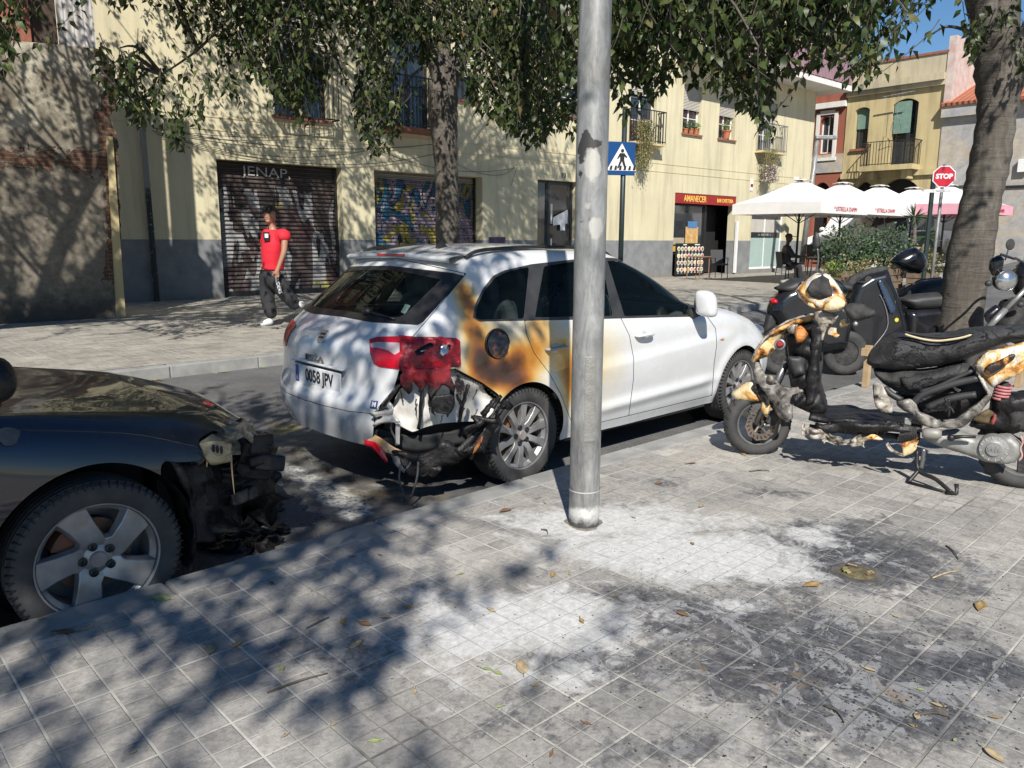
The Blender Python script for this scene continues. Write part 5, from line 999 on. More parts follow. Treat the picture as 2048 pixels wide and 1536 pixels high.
# damage: inner metal, cavity, hanging pieces
def LC(px, py, f): return CF.loc(at_f(px, py, f))
nz6 = wnoise(8, .022, 16); nz7 = wnoise(9, .006, 50)
met = [(793, 775), (770, 808), (756, 845), (790, 858), (820, 872), (940, 852), (985, 842), (1003, 797), (965, 766), (911, 738), (850, 745), (798, 742)]
def m_metal():
    g = NT('bared_body_metal'); x, y, z = g.sep(); n = g.noise(7, 7, .7, co=g.map((1, 1, .35)), dist=.6); n2 = g.noise(25, 6, .7, co=g.map((1, 1, .4)))
    s = g.math('ADD', n, g.math('MULTIPLY', n2, .3)); topd = g.ramp(z, [(.55, 0.), (.66, .16)]); s = g.math('SUBTRACT', s, topd)
    c = g.ramp(s, [(.36, (.012, .008, .008)), (.43, (.1, .05, .03)), (.47, (.5, .47, .42)), (.75, (.66, .65, .62))]); return g.out(c, .45, .1, g.bump(n2, .006, .8), .3)
M_BARE = m_metal()
mi, hv = SH.cut(RR['hole'], met)
SH.mesh('inner_panel', mi, M_BARE, CW, disp=lambda p, n, i: -n*(.055+.0*p[0])+nz6(p)*.8); SH.mesh('cavity', hv, M_DARK, CW, disp=lambda p, n, i: -n*.12); 
def rag(name, pts, mats, parent, thick=.006, seed=0, amp=.012, sub=6, parts=None):
    """crumpled strip: pts = list of ((px,py,f),(px,py,f)) opposite edges"""
    nzz = wnoise(seed, amp, 30); A = curve([LC(*a) for a, b in pts], sub); B_ = curve([LC(*b) for a, b in pts], sub); G = []
    for a, b in zip(A, B_): G.append([(a*(1-t)+b*t)+nzz(a*(1-t)+b*t)*(1+.6*math.sin(9*t)) for t in np.linspace(0, 1, 7)])
    return MB().grid(G).build(name, mats, parent, smooth=True, solid=thick, norm=False)
MBUMP = mk('scorched_bumper_strip', (.62, .52, .33), .35, 0, (.45, .2, .05), 7, .004, 40)
rag('torn_bumper_strip', [((750, 872, 4.22), (728, 886, 4.22)), ((775, 886, 4.2), (764, 902, 4.2)), ((800, 902, 4.18), (792, 912, 4.18)), ((826, 909, 4.18), (818, 918, 4.18))], MBUMP, CW, .008, 1, .004)
rag('red_reflector', [((730, 884, 4.2), (731, 892, 4.2)), ((752, 888, 4.18), (748, 898, 4.18)), ((770, 905, 4.16), (762, 914, 4.16)), ((778, 925, 4.16), (772, 928, 4.16))], M_REDL, CW, .01, 2, .003)
rag('melted_bumper_remains', [((800, 905, 4.2), (780, 925, 4.2)), ((840, 910, 4.18), (835, 938, 4.18)), ((880, 900, 4.18), (890, 935, 4.18)), ((915, 885, 4.2), (925, 925, 4.2)), ((945, 862, 4.22), (958, 905, 4.22)), ((965, 838, 4.24), (990, 868, 4.24)), ((985, 812, 4.26), (1003, 832, 4.26)), ((1000, 790, 4.3), (1008, 800, 4.3))], M_CHAR, CW, .016, 3, .022)
rag('melted_bumper_remains', [((945, 850, 4.2), (948, 880, 4.2)), ((965, 832, 4.18), (975, 850, 4.18)), ((985, 828, 4.18), (990, 845, 4.18))], M_CHAR, CW, .02, 4, .03)
rag('scorched_arch_piece', [((968, 872, 4.22), (955, 885, 4.22)), ((962, 886, 4.2), (950, 898, 4.2)), ((952, 905, 4.2), (947, 908, 4.2))], mk('scorched_orange_plastic', (.55, .25, .06), .35, 0, (.2, .06, .02), 9), CW, .008, 5, .003)
rag('melted_sheet', [((778, 905, 4.18), (830, 918, 4.18)), ((790, 925, 4.16), (820, 932, 4.16)), ((800, 940, 4.15), (812, 943, 4.15)), ((808, 948, 4.15), (812, 948, 4.15))], mk('grey_melt', (.1, .1, .105), .5, 0, (.05, .05, .05), 12, .006), CW, .005, 6, .008)
rag('melted_sheet', [((850, 912, 4.2), (880, 925, 4.2)), ((862, 935, 4.18), (880, 945, 4.18)), ((858, 955, 4.18), (866, 958, 4.18))], M_CHAR, CW, .005, 7, .01)
mb = MB()
def drip(mb, pts, r0=.008, r1=.003, n=7): P = curve([LC(*q) for q in pts], 4); mb.tube(P, [r0+(r1-r0)*k/(len(P)-1) for k in range(len(P))], n)
for pts, a, b_ in [([(803, 930, 4.15), (800, 960, 4.14), (808, 985, 4.14), (815, 1000, 4.14)], .007, .003), ([(838, 925, 4.15), (836, 955, 4.14), (828, 985, 4.14), (822, 998, 4.14)], .008, .004), ([(783, 845, 4.2), (783, 862, 4.18), (792, 880, 4.17), (793, 893, 4.17)], .006, .006)]:
    m_ = MB(); drip(m_, pts, a, b_); m_.build('hanging_drip', mk('grey_melt', (.1, .1, .1)), CW, smooth=True)
# drips of burnt plastic over the bared panel
dk = []
for (x0, y0, x1, y1, w0, w1) in [(845, 768, 838, 860, .016, .013), (868, 770, 862, 815, .03, .02), (905, 770, 902, 815, .02, .014), (862, 815, 870, 832, .02, .006), (902, 815, 895, 835, .016, .006), (912, 790, 925, 815, .014, .02), (925, 815, 935, 770, .016, .012), (925, 815, 918, 845, .02, .01), (833, 800, 832, 830, .005, .004), (800, 770, 770, 812, .02, .022), (770, 812, 752, 850, .022, .02), (885, 832, 882, 850, .008, .004), (955, 780, 945, 800, .006, .004), (800, 780, 805, 800, .012, .004), (990, 800, 965, 830, .03, .036), (1002, 792, 985, 815, .02, .03)]:
    P = []
    for k in range(7): t = k/6; P.append(LC(x0+(x1-x0)*t+random.uniform(-1.5, 1.5), y0+(y1-y0)*t, 4.19 if x0 < 950 else 4.26))
    MB().tube(P, [w0+(w1-w0)*k/6+random.uniform(-.002, .002) for k in range(7)], 8, flat=.5).build('burnt_drip', M_CHAR, CW, smooth=True)
rag('molten_red_plastic', [((798, 736, 4.15), (800, 768, 4.17)), ((812, 736, 4.14), (812, 786, 4.16)), ((826, 738, 4.14), (824, 764, 4.16)), ((842, 740, 4.14), (840, 792, 4.16)), ((856, 740, 4.14), (856, 766, 4.16)), ((872, 738, 4.14), (868, 800, 4.16)), ((884, 736, 4.14), (884, 768, 4.16)), ((898, 728, 4.15), (908, 790, 4.18))], M_BRMELT, CW, .012, 9, .01)
rag('charred_mount', [((868, 790, 4.17), (905, 790, 4.18)), ((864, 812, 4.17), (905, 812, 4.18)), ((866, 828, 4.17), (902, 826, 4.18))], M_CHAR, CW, .02, 11, .008)
rag('crushed_panel', [((760, 832, 4.2), (762, 848, 4.2)), ((778, 812, 4.17), (784, 842, 4.17)), ((787, 812, 4.17), (790, 840, 4.17))], mk('bare_bent_metal', (.5, .49, .47), .35, .2, (.35, .34, .32), 9), CW, .004, 12, .02)
rag('bent_bracket', [((793, 850, 4.17), (803, 848, 4.17)), ((793, 870, 4.16), (801, 870, 4.16)), ((793, 892, 4.16), (800, 892, 4.16))], mk('bare_bent_metal', (.5, .49, .47)), CW, .004, 13, .004)
rag('dark_void_sheet', [((752, 856, 4.3), (752, 880, 4.3)), ((830, 872, 4.3), (830, 905, 4.3)), ((930, 855, 4.34), (935, 885, 4.34)), ((975, 835, 4.4), (985, 865, 4.4))], M_DARK, CW, .02, 14, .004)  # dark sheet standing in for the unlit void below the bared panel
# underbody, arch liners, cabin
MB().box(-.6, 3.0, -.6, .6, .17, .3).box(.42, 2.05, -.77, .77, .18, .26).build('underbody', M_PLB, CW)  # plain dark boxes, put in to block light and keep the shadow below
for cx in (0, 2.469):
    for s in (-1, 1): MB().lathe([(.34, s*.5), (.34, s*.815)], 30, 'y', (cx, 0, .3), a0=R(-20), a1=R(200)).lathe([(.0, s*.5), (.34, s*.5)], 30, 'y', (cx, 0, .3)).build('arch_liner', M_DARK, CW, norm=False)
for s in (-1, 1):
    wheel(CW, (0, s*.735, .30), .30, .205, .205, 10, s); wheel(CW, (2.469, s*.735, .30), .30, .205, .205, 10, s)
def seat(x, y, sc=1.0):
    o = MB().obox((x, y, .52), (.5, .48, .14), (0, 0, 0)).obox((x-.26, y, .82), (.13, .46, .58), (0, -.22, 0)).build('seat', M_SEATF, CW, bevel=.05); MB().obox((x-.36, y, 1.17), (.09, .24, .16), (0, -.2, 0)).build('headrest', M_SEATF, o, bevel=.03)
for s in (-1, 1): seat(1.35, s*.35); seat(.45, s*.34)
MB().box(1.75, 2.0, -.68, .68, .75, .98).build('dashboard', M_SEATF, CW, bevel=.06); MB().box(-.7, .2, -.6, .6, .85, .87).build('parcel_shelf', M_PLB, CW)
pts = [(1.62+.02*math.sin(a), .36+.18*math.cos(a), .92+.17*math.sin(a)) for a in np.linspace(0, 2*PI, 21)]; MB().tube(pts, .014, 6).build('steering_wheel', M_BLACK, CW, smooth=True)
# sheet of paper on the rear glass & wiper, emblem, lettering, plate
bv = None
def bvh(sh, faces):
    V = [Vector(p) for p in sh.P]; return BVHTree.FromPolygons(V, [list(f) for f in faces])
BW = bvh(SH, F0)
def hit(px, py, B=None, fr=CF, off=0.):
    o = Vector(fr.loc(O)); d = ray(px, py); d = Vector((d@fr.ex, d@fr.ey, d[2])).normalized(); h = (B or BW).ray_cast(o, d)
    if h[0] is None: return None, None
    n = h[1]; n = -n if n.dot(d) > 0 else n; return h[0]+n*off, n
def mhit(px, py, off=0):  # mirrored half included
    p, n = hit(px, py, None, CF, off)
    if p is None:
        o = Vector(CF.loc(O)); d = ray(px, py); d = Vector((d@CF.ex, d@CF.ey, d[2])).normalized(); o.y *= -1; d.y *= -1; h = BW.ray_cast(o, d)
        if h[0] is None: return None, None
        n = h[1]; n = -n if n.dot(d) > 0 else n; p = h[0]+n*off; p.y *= -1; n = Vector((n.x, -n.y, n.z))
    return p, n
M_PLW = mk('number_plate_white', (.72, .73, .74), .4); M_BLUE = mk('plate_blue', (.02, .07, .4), .4); M_INK = mk('ink_black', (.015, .015, .017), .45)
px_ = float(np.interp(.66, [.55, .655, .87], [-.97, -.91, -.885]))-.022
pt = MB().box(px_, px_+.012, -.265, .265, .605, .72).build('number_plate', M_PLW, CW, bevel=.004); MB().box(px_-.001, px_-.0002, .222, .26, .61, .715).build('blue_band', M_BLUE, pt)
MB().box(px_-.003, px_+.014, -.272, .272, .585, .604).box(px_+.002, px_+.014, -.272, .272, .724, .732).build('plate_holder', M_PLB, pt)
text('lettering', '0058 JPV', .105, M_INK, pt, basis((px_-.002, -.025, .661), (0, -1, 0), (0, 0, 1)), .001, sx=.86, bold=.002); text('lettering', 'E', .035, M_PLW, pt, basis((px_-.002, .241, .635), (0, -1, 0), (0, 0, 1)), .001)
text('lettering', 'IBIZA', .052, mk('dark_chrome', (.12, .12, .12), .4, .3), CW, basis((px_+.003, .03, .775), (0, -1, 0), (.1, 0, 1)), .004, sx=1.75)
mb = MB(); mb.box(px_-.012, px_+.02, -.3, .3, .738, .752); mb.build('plate_recess_lip', M_WP, CW, bevel=.006)
pe, ne = mhit(646, 676, .004)
if pe is not None:
    X_ = Vector((0, -1, 0)); Y_ = ne.cross(X_).normalized(); Y_ = Y_ if Y_.z > 0 else -Y_; M = basis(pe, X_, Y_)
    eo = MB(); eo.prism([(-.04, -.03), (-.03, -.042), (.03, -.042), (.04, -.03), (.04, .03), (.03, .042), (-.03, .042), (-.04, .03)], lambda a, b, h: tuple(M@Vector((a, b, h))), -.004, .006); eo = eo.build('emblem', M_CHROME, CW, bevel=.002)
    for q in (-.012, .012):
        MB().prism([(-.028, q-.007), (.02, q-.007), (.028, q+.007), (-.02, q+.007)], lambda a, b, h: tuple(M@Vector((a, b, h))), .0065, .009).build('emblem_stroke', M_BLACK, eo)
pm, nm_ = mhit(749, 812, .003)
if pm is not None:
    X_ = Vector((0, 0, 1)).cross(nm_).normalized(); M = basis(pm, X_, nm_.cross(X_)); MB().prism([(-.022, -.022), (.022, -.022), (.022, .022), (-.022, .022)], lambda a, b, h: tuple(M@Vector((a, b, h))), -.002, .001).build('sticker', mk('sticker_navy', (.03, .04, .14), .4), CW); text('lettering', 'M', .036, M_PLW, CW, M@Matrix.Translation((0, 0, .002)), .0005, bold=.002)
def ph(px, py, off=0): p, n = hit(px, py, None, CF, off); return p if p is not None else Vector(CF.on_y(px, py, -.8))
# handles
for (a, b, nm, ang) in ((1285, 667, 'door_handle', 0), (1110, 695, 'door_handle', 0)):
    c = ph(a, b); par = RR['fdoor_o'] if a > 1200 else RR['rdoor_o']; P = [c+Vector((-.085, -.004, .0)), c+Vector((-.07, -.03, 0)), c+Vector((0, -.042, .004)), c+Vector((.07, -.03, 0)), c+Vector((.085, -.004, 0))]
    MB().tube(curve(P, 4), [.016]*17, 10, flat=.75).build('door_handle', M_WP if a > 1200 else mk('grey_handle', (.3, .28, .24), .4), par, smooth=True); MB().ell(c+Vector((0, .004, -.002)), (.045, .012, .03), 14, 8).build('handle_recess', mk('recess_shade', (.5, .5, .5), .4), par, smooth=True)
# mirror
c = Vector(CF.on_y(1411, 604, -.95)); m_ = MB(); m_.ell(c+Vector((0, 0, .0)), (.062, .085, .105), 20, 12); m_.v = [tuple(c[i]+(.062, .085, .105)[i]*math.copysign(abs((v[i]-c[i])/(.062, .085, .105)[i])**.62, v[i]-c[i])*.92+(0 if i != 1 else .25*(v[2]-c[2])) for i in range(3)) for v in m_.v]; mo = m_.build('side_mirror', M_WP, CW, smooth=True); MB().tube([c+Vector((.02, .07, -.06)), Vector((c.x+.04, -.76, c.z-.1))], [.035, .045], 10).build('mirror_arm', M_PLB, mo, smooth=True); MB().ell(c+Vector((.0, .045, .0)), (.052, .05, .088), 16, 10).build('mirror_glass', M_CHROME, mo, smooth=True)
c2 = Vector((c.x, -c.y, c.z)); MB().ell(c2, (.07, .115, .085), 20, 12).tube([c2+Vector((.02, -.07, -.06)), Vector((c.x+.04, .76, c.z-.1))], [.035, .045], 10).build('side_mirror', M_WP, CW, smooth=True)
# roof spoiler with its overhanging lip
G = []
for y in np.linspace(-.56, .56, 25):
    b_ = 1-(abs(y)/.56)**3*.6; x0 = -.20; x1 = -.345-.035*b_; zt_ = 1.372+.02*(1-(y/.56)**2); G.append([(x0, y, zt_+.022), (x0-.07, y, zt_+.018), (x1+.02, y, zt_+.006), (x1, y, zt_-.004), (x1+.004, y, zt_-.026), (x1+.05, y, zt_-.034), (x0-.03, y, zt_-.03)])
so_ = MB().grid(G); so_.build('roof_spoiler', M_WP, CW, smooth=True, norm=True); MB().box(-.386, -.372, -.15, .15, 1.374, 1.39).build('brake_light', M_REDL, CW, bevel=.003)
# rails, aerial, wiper, sticker in the window
for s in (-1, 1):
    P = [(-.24, s*.565, 1.375), (-.16, s*.57, 1.41), (0, s*.572, 1.425), (.4, s*.575, 1.435), (.9, s*.572, 1.42), (1.02, s*.565, 1.395), (1.1, s*.56, 1.36)]; MB().tube(curve(P, 4), .014, 8, flat=.8).build('roof_rail', M_BLACK, CW, smooth=True)
p, n = mhit(880, 497)
if p is not None: MB().prism([(0, 0), (.09, 0), (.05, .035), (.03, .05)], lambda a, b, h: (p.x-.04+a, p.y+h, p.z+b), -.014, .014).tube([(p.x-.005, p.y, p.z+.04), (p.x-.19, p.y+.0, p.z+.24)], [.005, .002], 6).build('aerial', M_BLACK, CW)
w0, _n = mhit(735, 628, .012); w1, _n = mhit(790, 643, .012)
if w0 is not None and w1 is not None: MB().tube([w0, (w0+w1)/2, w1], [.011, .008, .005], 6).ell(w0, (.03, .04, .025), 10, 6).build('rear_wiper', M_BLACK, CW, smooth=True)
s0, _n = mhit(805, 612, -.03)
if s0 is not None: MB().prism([(-.03, -.02), (.02, -.028), (.035, .02), (-.02, .026)], lambda a, b, h: (s0.x+b*.6, s0.y-a, s0.z+b), 0, .001).build('parking_ticket', mk('pale_paper', (.6, .72, .68), .7), CW)
# small badge on the front wing
pb, nb_ = hit(1443, 675, None, CF, .002)
if pb is not None: MB().obox(pb, (.05, .004, .012)).build('wing_badge', mk('badge_orange', (.5, .2, .1), .4), CW)
# front: headlight, grille, front plate (unseen side kept plausible)
for s in (-1, 1): MB().ell((2.98, s*.62, .70), (.12, .1, .06), 14, 8).build('headlight', M_CGLASS if 0 else M_CHROME, CW, smooth=True)
MB().box(3.24, 3.29, -.3, .3, .52, .6).build('grille', M_BLACK, CW)
# ---------------------------------------------------------------- dark blue car on the left
_h = ST.on_z(190, 1120, .19); BF = Frame(ST.w(_h[0]+.03, _h[1]+.80+.10, -.16), 46.6)
def _net_blue():
    L0 = [(.88, 0, .2), (.8, .45, .2), (.6, .72, .2), (0, .80, .2), (-.45, .82, .2), (-.9, .83, .2), (-1.3, .83, .2), (-1.7, .83, .2), (-2.3, .83, .21), (-2.7, .83, .24), (-3.2, .80, .28), (-3.5, .68, .3), (-3.68, .38, .3), (-3.72, 0, .3)]
    L1 = [(.93, 0, .34), (.86, .48, .34), (.62, .77, .34), (0, .85, .34), (-.45, .86, .34), (-.9, .87, .34), (-1.3, .87, .34), (-1.7, .87, .34), (-2.3, .87, .34), (-2.7, .87, .36), (-3.2, .84, .4), (-3.52, .71, .42), (-3.7, .4, .42), (-3.74, 0, .42)]
    L2 = [(.94, 0, .5), (.87, .48, .5), (.62, .80, .5), (0, .875, .5), (-.45, .875, .5), (-.9, .88, .5), (-1.3, .885, .5), (-1.7, .885, .5), (-2.3, .885, .5), (-2.7, .885, .52), (-3.2, .85, .53), (-3.52, .72, .55), (-3.72, .4, .55), (-3.76, 0, .55)]
    L3 = [(.91, 0, .60), (.84, .46, .6), (.6, .78, .62), (0, .875, .66), (-.45, .877, .66), (-.9, .882, .66), (-1.3, .886, .66), (-1.7, .886, .66), (-2.3, .886, .67), (-2.7, .882, .68), (-3.2, .845, .68), (-3.5, .715, .68), (-3.69, .39, .68), (-3.73, 0, .68)]
    L4 = [(.84, 0, .66), (.76, .42, .67), (.52, .73, .70), (0, .835, .79), (-.45, .86, .81), (-.9, .87, .82), (-1.3, .872, .83), (-1.7, .872, .83), (-2.3, .87, .84), (-2.7, .86, .84), (-3.2, .83, .84), (-3.48, .7, .83), (-3.66, .38, .82), (-3.7, 0, .82)]
    L5 = [(.74, 0, .735), (.67, .38, .74), (.45, .66, .77), (-.03, .76, .855), (-.45, .80, .90), (-.9, .82, .93), (-1.3, .825, .945), (-1.7, .825, .95), (-2.3, .82, .96), (-2.7, .81, .97), (-3.1, .77, .98), (-3.35, .66, .96), (-3.5, .36, .96), (-3.53, 0, .96)]
    L6 = [(.6, 0, .795), (.54, .34, .795), (.36, .56, .815), (-.08, .66, .885), (-.5, .73, .94), (-1.0, .74, 1.08), (-1.35, .745, 1.16), (-1.7, .745, 1.19), (-2.3, .74, 1.2), (-2.6, .73, 1.19), (-2.85, .68, 1.18), (-3.05, .58, 1.13), (-3.15, .34, 1.11), (-3.17, 0, 1.11)]
    L7 = [(.48, 0, .84), (.42, .3, .84), (.28, .46, .85), (-.12, .52, .91), (-.5, .6, .96), (-1.05, .62, 1.2), (-1.4, .62, 1.33), (-1.7, .625, 1.36), (-2.3, .625, 1.37), (-2.5, .61, 1.355), (-2.65, .57, 1.33), (-2.8, .48, 1.29), (-2.9, .3, 1.28), (-2.91, 0, 1.28)]
    L8 = [(.4, 0, .865), (.36, .16, .865), (.24, .25, .875), (-.15, .3, .925), (-.48, .33, .975), (-1.03, .35, 1.235), (-1.38, .36, 1.385), (-1.7, .4, 1.42), (-2.3, .4, 1.42), (-2.45, .39, 1.4), (-2.6, .36, 1.375), (-2.72, .3, 1.34), (-2.8, .2, 1.33), (-2.81, 0, 1.33)]
    L9 = [(.36, 0, .875), (.32, 0, .88), (.2, 0, .89), (-.18, 0, .93), (-.47, 0, .985), (-1.02, 0, 1.245), (-1.37, 0, 1.4), (-1.7, 0, 1.43), (-2.3, 0, 1.43), (-2.43, 0, 1.41), (-2.57, 0, 1.39), (-2.68, 0, 1.36), (-2.74, 0, 1.345), (-2.75, 0, 1.34)]
    LL = [L0, L1, L2, L3, L4, L5, L6, L7, L8, L9]; return [[LL[l][s] for l in range(10)] for s in range(14)]
SB = shell_from_net(_net_blue(), BF, 260, 150, None)
CB = thing('parked_car', 'dark blue car with burnt front, melted headlight and silver five spoke wheel', 'car', BF.o, BF.rot)
def archB(F, cx, r_, yl=-.5):
    co = np.array(SB.P); d = np.hypot(co[:, 0]-cx, co[:, 2]-.32)-r_; t = lambda f: SB.P[f[0]][1] < yl and SB.P[f[0]][2] < .78; i, o = SB.split([f for f in F if t(f)], d); return o+[f for f in F if not t(f)]
F = archB(SB.F, 0, .37); F = archB(F, -2.675, .36)
co = np.array(SB.P); houseB = lambda P, N_: (P[:, 1] < -.4) & (P[:, 0] < -.6)
# side windows in local (x,z): temporarily swap the measuring coordinates
T0 = SB.T; SB.T = [np.array([p[0], p[2]]) for p in SB.P]
wB_ = [(-.78, .955), (-1.35, 1.30), (-1.72, 1.345), (-1.72, .985)]; wB2 = [(-1.80, .985), (-1.80, 1.345), (-2.45, 1.33), (-2.72, 1.2), (-2.78, 1.0)]
gB1, F = SB.cut(F, wB_, 0, houseB); gB2, F = SB.cut(F, wB2, 0, houseB); SB_T2 = None
dB = [(-.42, .25), (-.42, .6), (-.5, .9), (-.62, .93), (-1.3, 1.36), (-1.75, 1.38), (-1.75, .25)]; dB2 = [(-1.75, .25), (-1.75, 1.38), (-2.5, 1.37), (-2.8, 1.2), (-2.75, .9), (-2.4, .62), (-2.3, .25)]
i1, F = SB.cut(F, dB, .003, lambda P, N_: P[:, 1] < -.4); _, F = SB.cut(F, dB, -.003, lambda P, N_: P[:, 1] < -.4)
i2, F = SB.cut(F, dB2, .003, lambda P, N_: P[:, 1] < -.4); _, F = SB.cut(F, dB2, -.003, lambda P, N_: P[:, 1] < -.4)
# windscreen and hood by plan view
SB.T = [np.array([p[0], p[1]]) for p in SB.P]
wsB, F = SB.cut(F, [(-.52, .1), (-.52, -.52), (-.62, -.60), (-1.38, -.52), (-1.42, .1)], 0, lambda P, N_: (P[:, 2] > .93)); rwB, F = SB.cut(F, [(-2.78, .1), (-2.78, -.42), (-3.2, -.5), (-3.3, .1)], 0, lambda P, N_: (P[:, 2] > 1.0))
hoodP = [(.74, .1), (.70, -.36), (.56, -.56), (.36, -.665), (-.05, -.725), (-.46, -.76), (-.52, -.6), (-.50, .1)]
hd, F = SB.cut(F, hoodP, .0025, lambda P, N_: (P[:, 2] > .72)); _, F = SB.cut(F, hoodP, -.0025, lambda P, N_: (P[:, 2] > .72))
W = BF.o+np.array(SB.P)[:, :1]*BF.ex+np.array(SB.P)[:, 1:2]*BF.ey+np.array(SB.P)[:, 2:3]*BF.ez; SB.T = list(pj(W))
frontC = lambda P, N_: P[:, 0] > .1
hl = [(398, 884), (425, 868), (455, 858), (485, 838), (502, 826), (513, 845), (520, 870), (519, 893), (508, 915), (482, 912), (468, 918), (450, 922), (430, 925), (412, 915), (402, 902)]
gone = [(322, 926), (350, 930), (380, 930), (402, 925), (412, 917), (430, 925), (450, 922), (482, 912), (508, 915), (519, 893), (600, 880), (640, 1200), (420, 1200), (330, 1090)]
hlf, F = SB.cut(F, hl, 0, frontC); _, F = SB.cut(F, gone, 0, frontC)
def low(F): d = [max(p[2]-.60, .25-p[0]) if p[0] > .2 else 1. for p in SB.P]; i, o = SB.split(F, d); return o
F = low(F)
M_BP = m_paint('burnt_navy_paint', (.004, .006, .018), [(.3, (.005, .006, .012)), (.7, (.010, .010, .011)), (1., (.008, .008, .008))], .15, .9, speck=(.25, .25, .26))
M_BPH = m_paint('burnt_bonnet_paint', (.014, .013, .016), [(.3, (.035, .028, .02)), (.55, (.05, .04, .027)), (.8, (.022, .018, .015)), (1., (.010, .009, .009))], .17, .7, speck=(.2, .2, .2))
def burnB(co): x, y, z = co.T; d = np.hypot((x-.62)/.75, (y+.45)/.9); return np.clip(1.15-d, 0, 1)+np.clip((z-.84)/.1, 0, .5)*np.clip(1+x*2, 0, 1)
ab = dict(burn=burnB)
for nm, fc in (('body_shell', F), ('hood', hd), ('front_door', i1), ('rear_door', i2)):
    if nm == 'hood': SB.mesh(nm, fc, M_BPH, CB, both=True, attrs=ab)
    else: SB.mesh(nm, fc, M_BP, CB, attrs=ab); SB.mesh(nm, fc, M_BP, CB, mirror=True, attrs=ab)
for nm, fc in (('front_door_window', gB1), ('rear_door_window', gB2)): SB.mesh(nm, fc, M_CGLASS, CB, off=-.004); SB.mesh(nm, fc, M_CGLASS, CB, mirror=True, off=-.004)
SB.mesh('windscreen', wsB, M_CGLASS, CB, off=-.003, both=True); SB.mesh('rear_window', rwB, M_CGLASS, CB, off=-.003, both=True)
SB.mesh('inner_shell', [f for f in F+hd+i1+i2 if all(SB.P[i][2] < 1.0 and SB.P[i][0] < .45 for i in f)], M_DARK, CB, off=-.022); SB.mesh('inner_shell', [f for f in F+hd+i1+i2 if all(SB.P[i][2] < 1.0 and SB.P[i][0] < .45 for i in f)], M_DARK, CB, off=-.022, mirror=True)
def m_melt(name, stops, rough=.3, sc=14, bump=.012):
    g = NT(name); n = g.noise(sc, 8, .7, dist=.8); return g.out(g.ramp(n, stops), g.ramp(g.noise(sc*2, 4), [(.3, rough-.1), (.7, rough+.25)]), 0, g.bump(g.noise(sc*2.5, 8, .7, dist=.5), bump, .9), .3)
M_HL = m_melt('melted_headlight', [(.34, (.03, .027, .025)), (.46, (.13, .11, .08)), (.54, (.3, .25, .16)), (.62, (.14, .12, .1)), (.74, (.35, .31, .24))], .3, 10); nz = wnoise(21, .016, 26)
SB.mesh('melted_headlight', hlf, M_HL, CB, disp=lambda p, n, i: -n*.012+nz(p), solid=.008); SB.mesh('headlight', hlf, M_CHROME, CB, mirror=True)
def LB(px, py, f): return BF.loc(at_f(px, py, f))
def ragB(name, pts, mat, seed, amp=.01, th=.006, par=None, fr=LB, sub=6, smooth=True):
    nzz = wnoise(seed, amp, 32); A = curve([fr(*a) for a, b in pts], sub); B_ = curve([fr(*b) for a, b in pts], sub); G = []
    for a, b in zip(A, B_): G.append([(a*(1-t)+b*t)+nzz(a*(1-t)+b*t)*(1+.6*math.sin(9*t)) for t in np.linspace(0, 1, 8)])
    return MB().grid(G).build(name, mat, par or CB, smooth=smooth, solid=th, norm=False)
_f = [float(BF.w(x, y, .5)[1]) for x, y in ((.45, -.8), (.6, -.78), (.85, -.5), (.3, -.8))]
# melted lens sagging out of the headlight, with dark slots
ragB('sagging_lens', [((403, 892, _f[0]-.03), (412, 922, _f[0]-.02)), ((425, 888, _f[0]-.02), (430, 935, _f[0]-.02)), ((445, 892, _f[0]), (450, 930, _f[0])), ((462, 895, _f[0]+.03), (465, 922, _f[0]+.03))], m_melt('cream_melt', [(.35, (.12, .09, .05)), (.5, (.34, .27, .15)), (.65, (.45, .39, .26))], .25, 12), 31, .007)
ragB('sagging_lens', [((455, 862, _f[0]+.02), (458, 880, _f[0]+.02)), ((480, 855, _f[0]+.06), (485, 884, _f[0]+.06)), ((500, 848, _f[1]+.06), (506, 895, _f[1]+.06)), ((512, 860, _f[1]+.1), (514, 890, _f[1]+.1))], M_HL, 32, .012)
for k, (x, y) in enumerate([(428, 902), (436, 904), (444, 905)]): c = LB(x, y, _f[0]-.045); MB().ell(c, (.007, .006, .018), 8, 6).build('lamp_slot', M_DARK, CB)
def dripB(name, pts, r0, r1, mat, fr=LB, par=None): P = curve([fr(*q) for q in pts], 4); return MB().tube(P, [r0+(r1-r0)*k/(len(P)-1) for k in range(len(P))], 7, flat=.6).build(name, mat, par or CB, smooth=True)
CM = MATS['grey_melt'] if 'grey_melt' in MATS else mk('grey_melt', (.1, .1, .105), .5); CRM = bpy.data.materials['cream_melt']
dripB('hanging_drip', [(414, 915, _f[0]), (415, 928, _f[0]), (415, 940, _f[0])], .008, .004, CRM); dripB('hanging_drip', [(463, 912, _f[0]), (465, 940, _f[0]), (468, 970, _f[0]), (471, 995, _f[0])], .008, .002, mk('brown_melt', (.2, .15, .1), .4)); dripB('hanging_drip', [(385, 930, _f[0]), (381, 945, _f[0]), (380, 952, _f[0])], .012, .004, CM)
ragB('charred_bracket', [((380, 925, _f[0]), (392, 935, _f[0])), ((395, 915, _f[0]), (402, 930, _f[0])), ((405, 908, _f[0]), (410, 915, _f[0]))], CM, 33, .008)
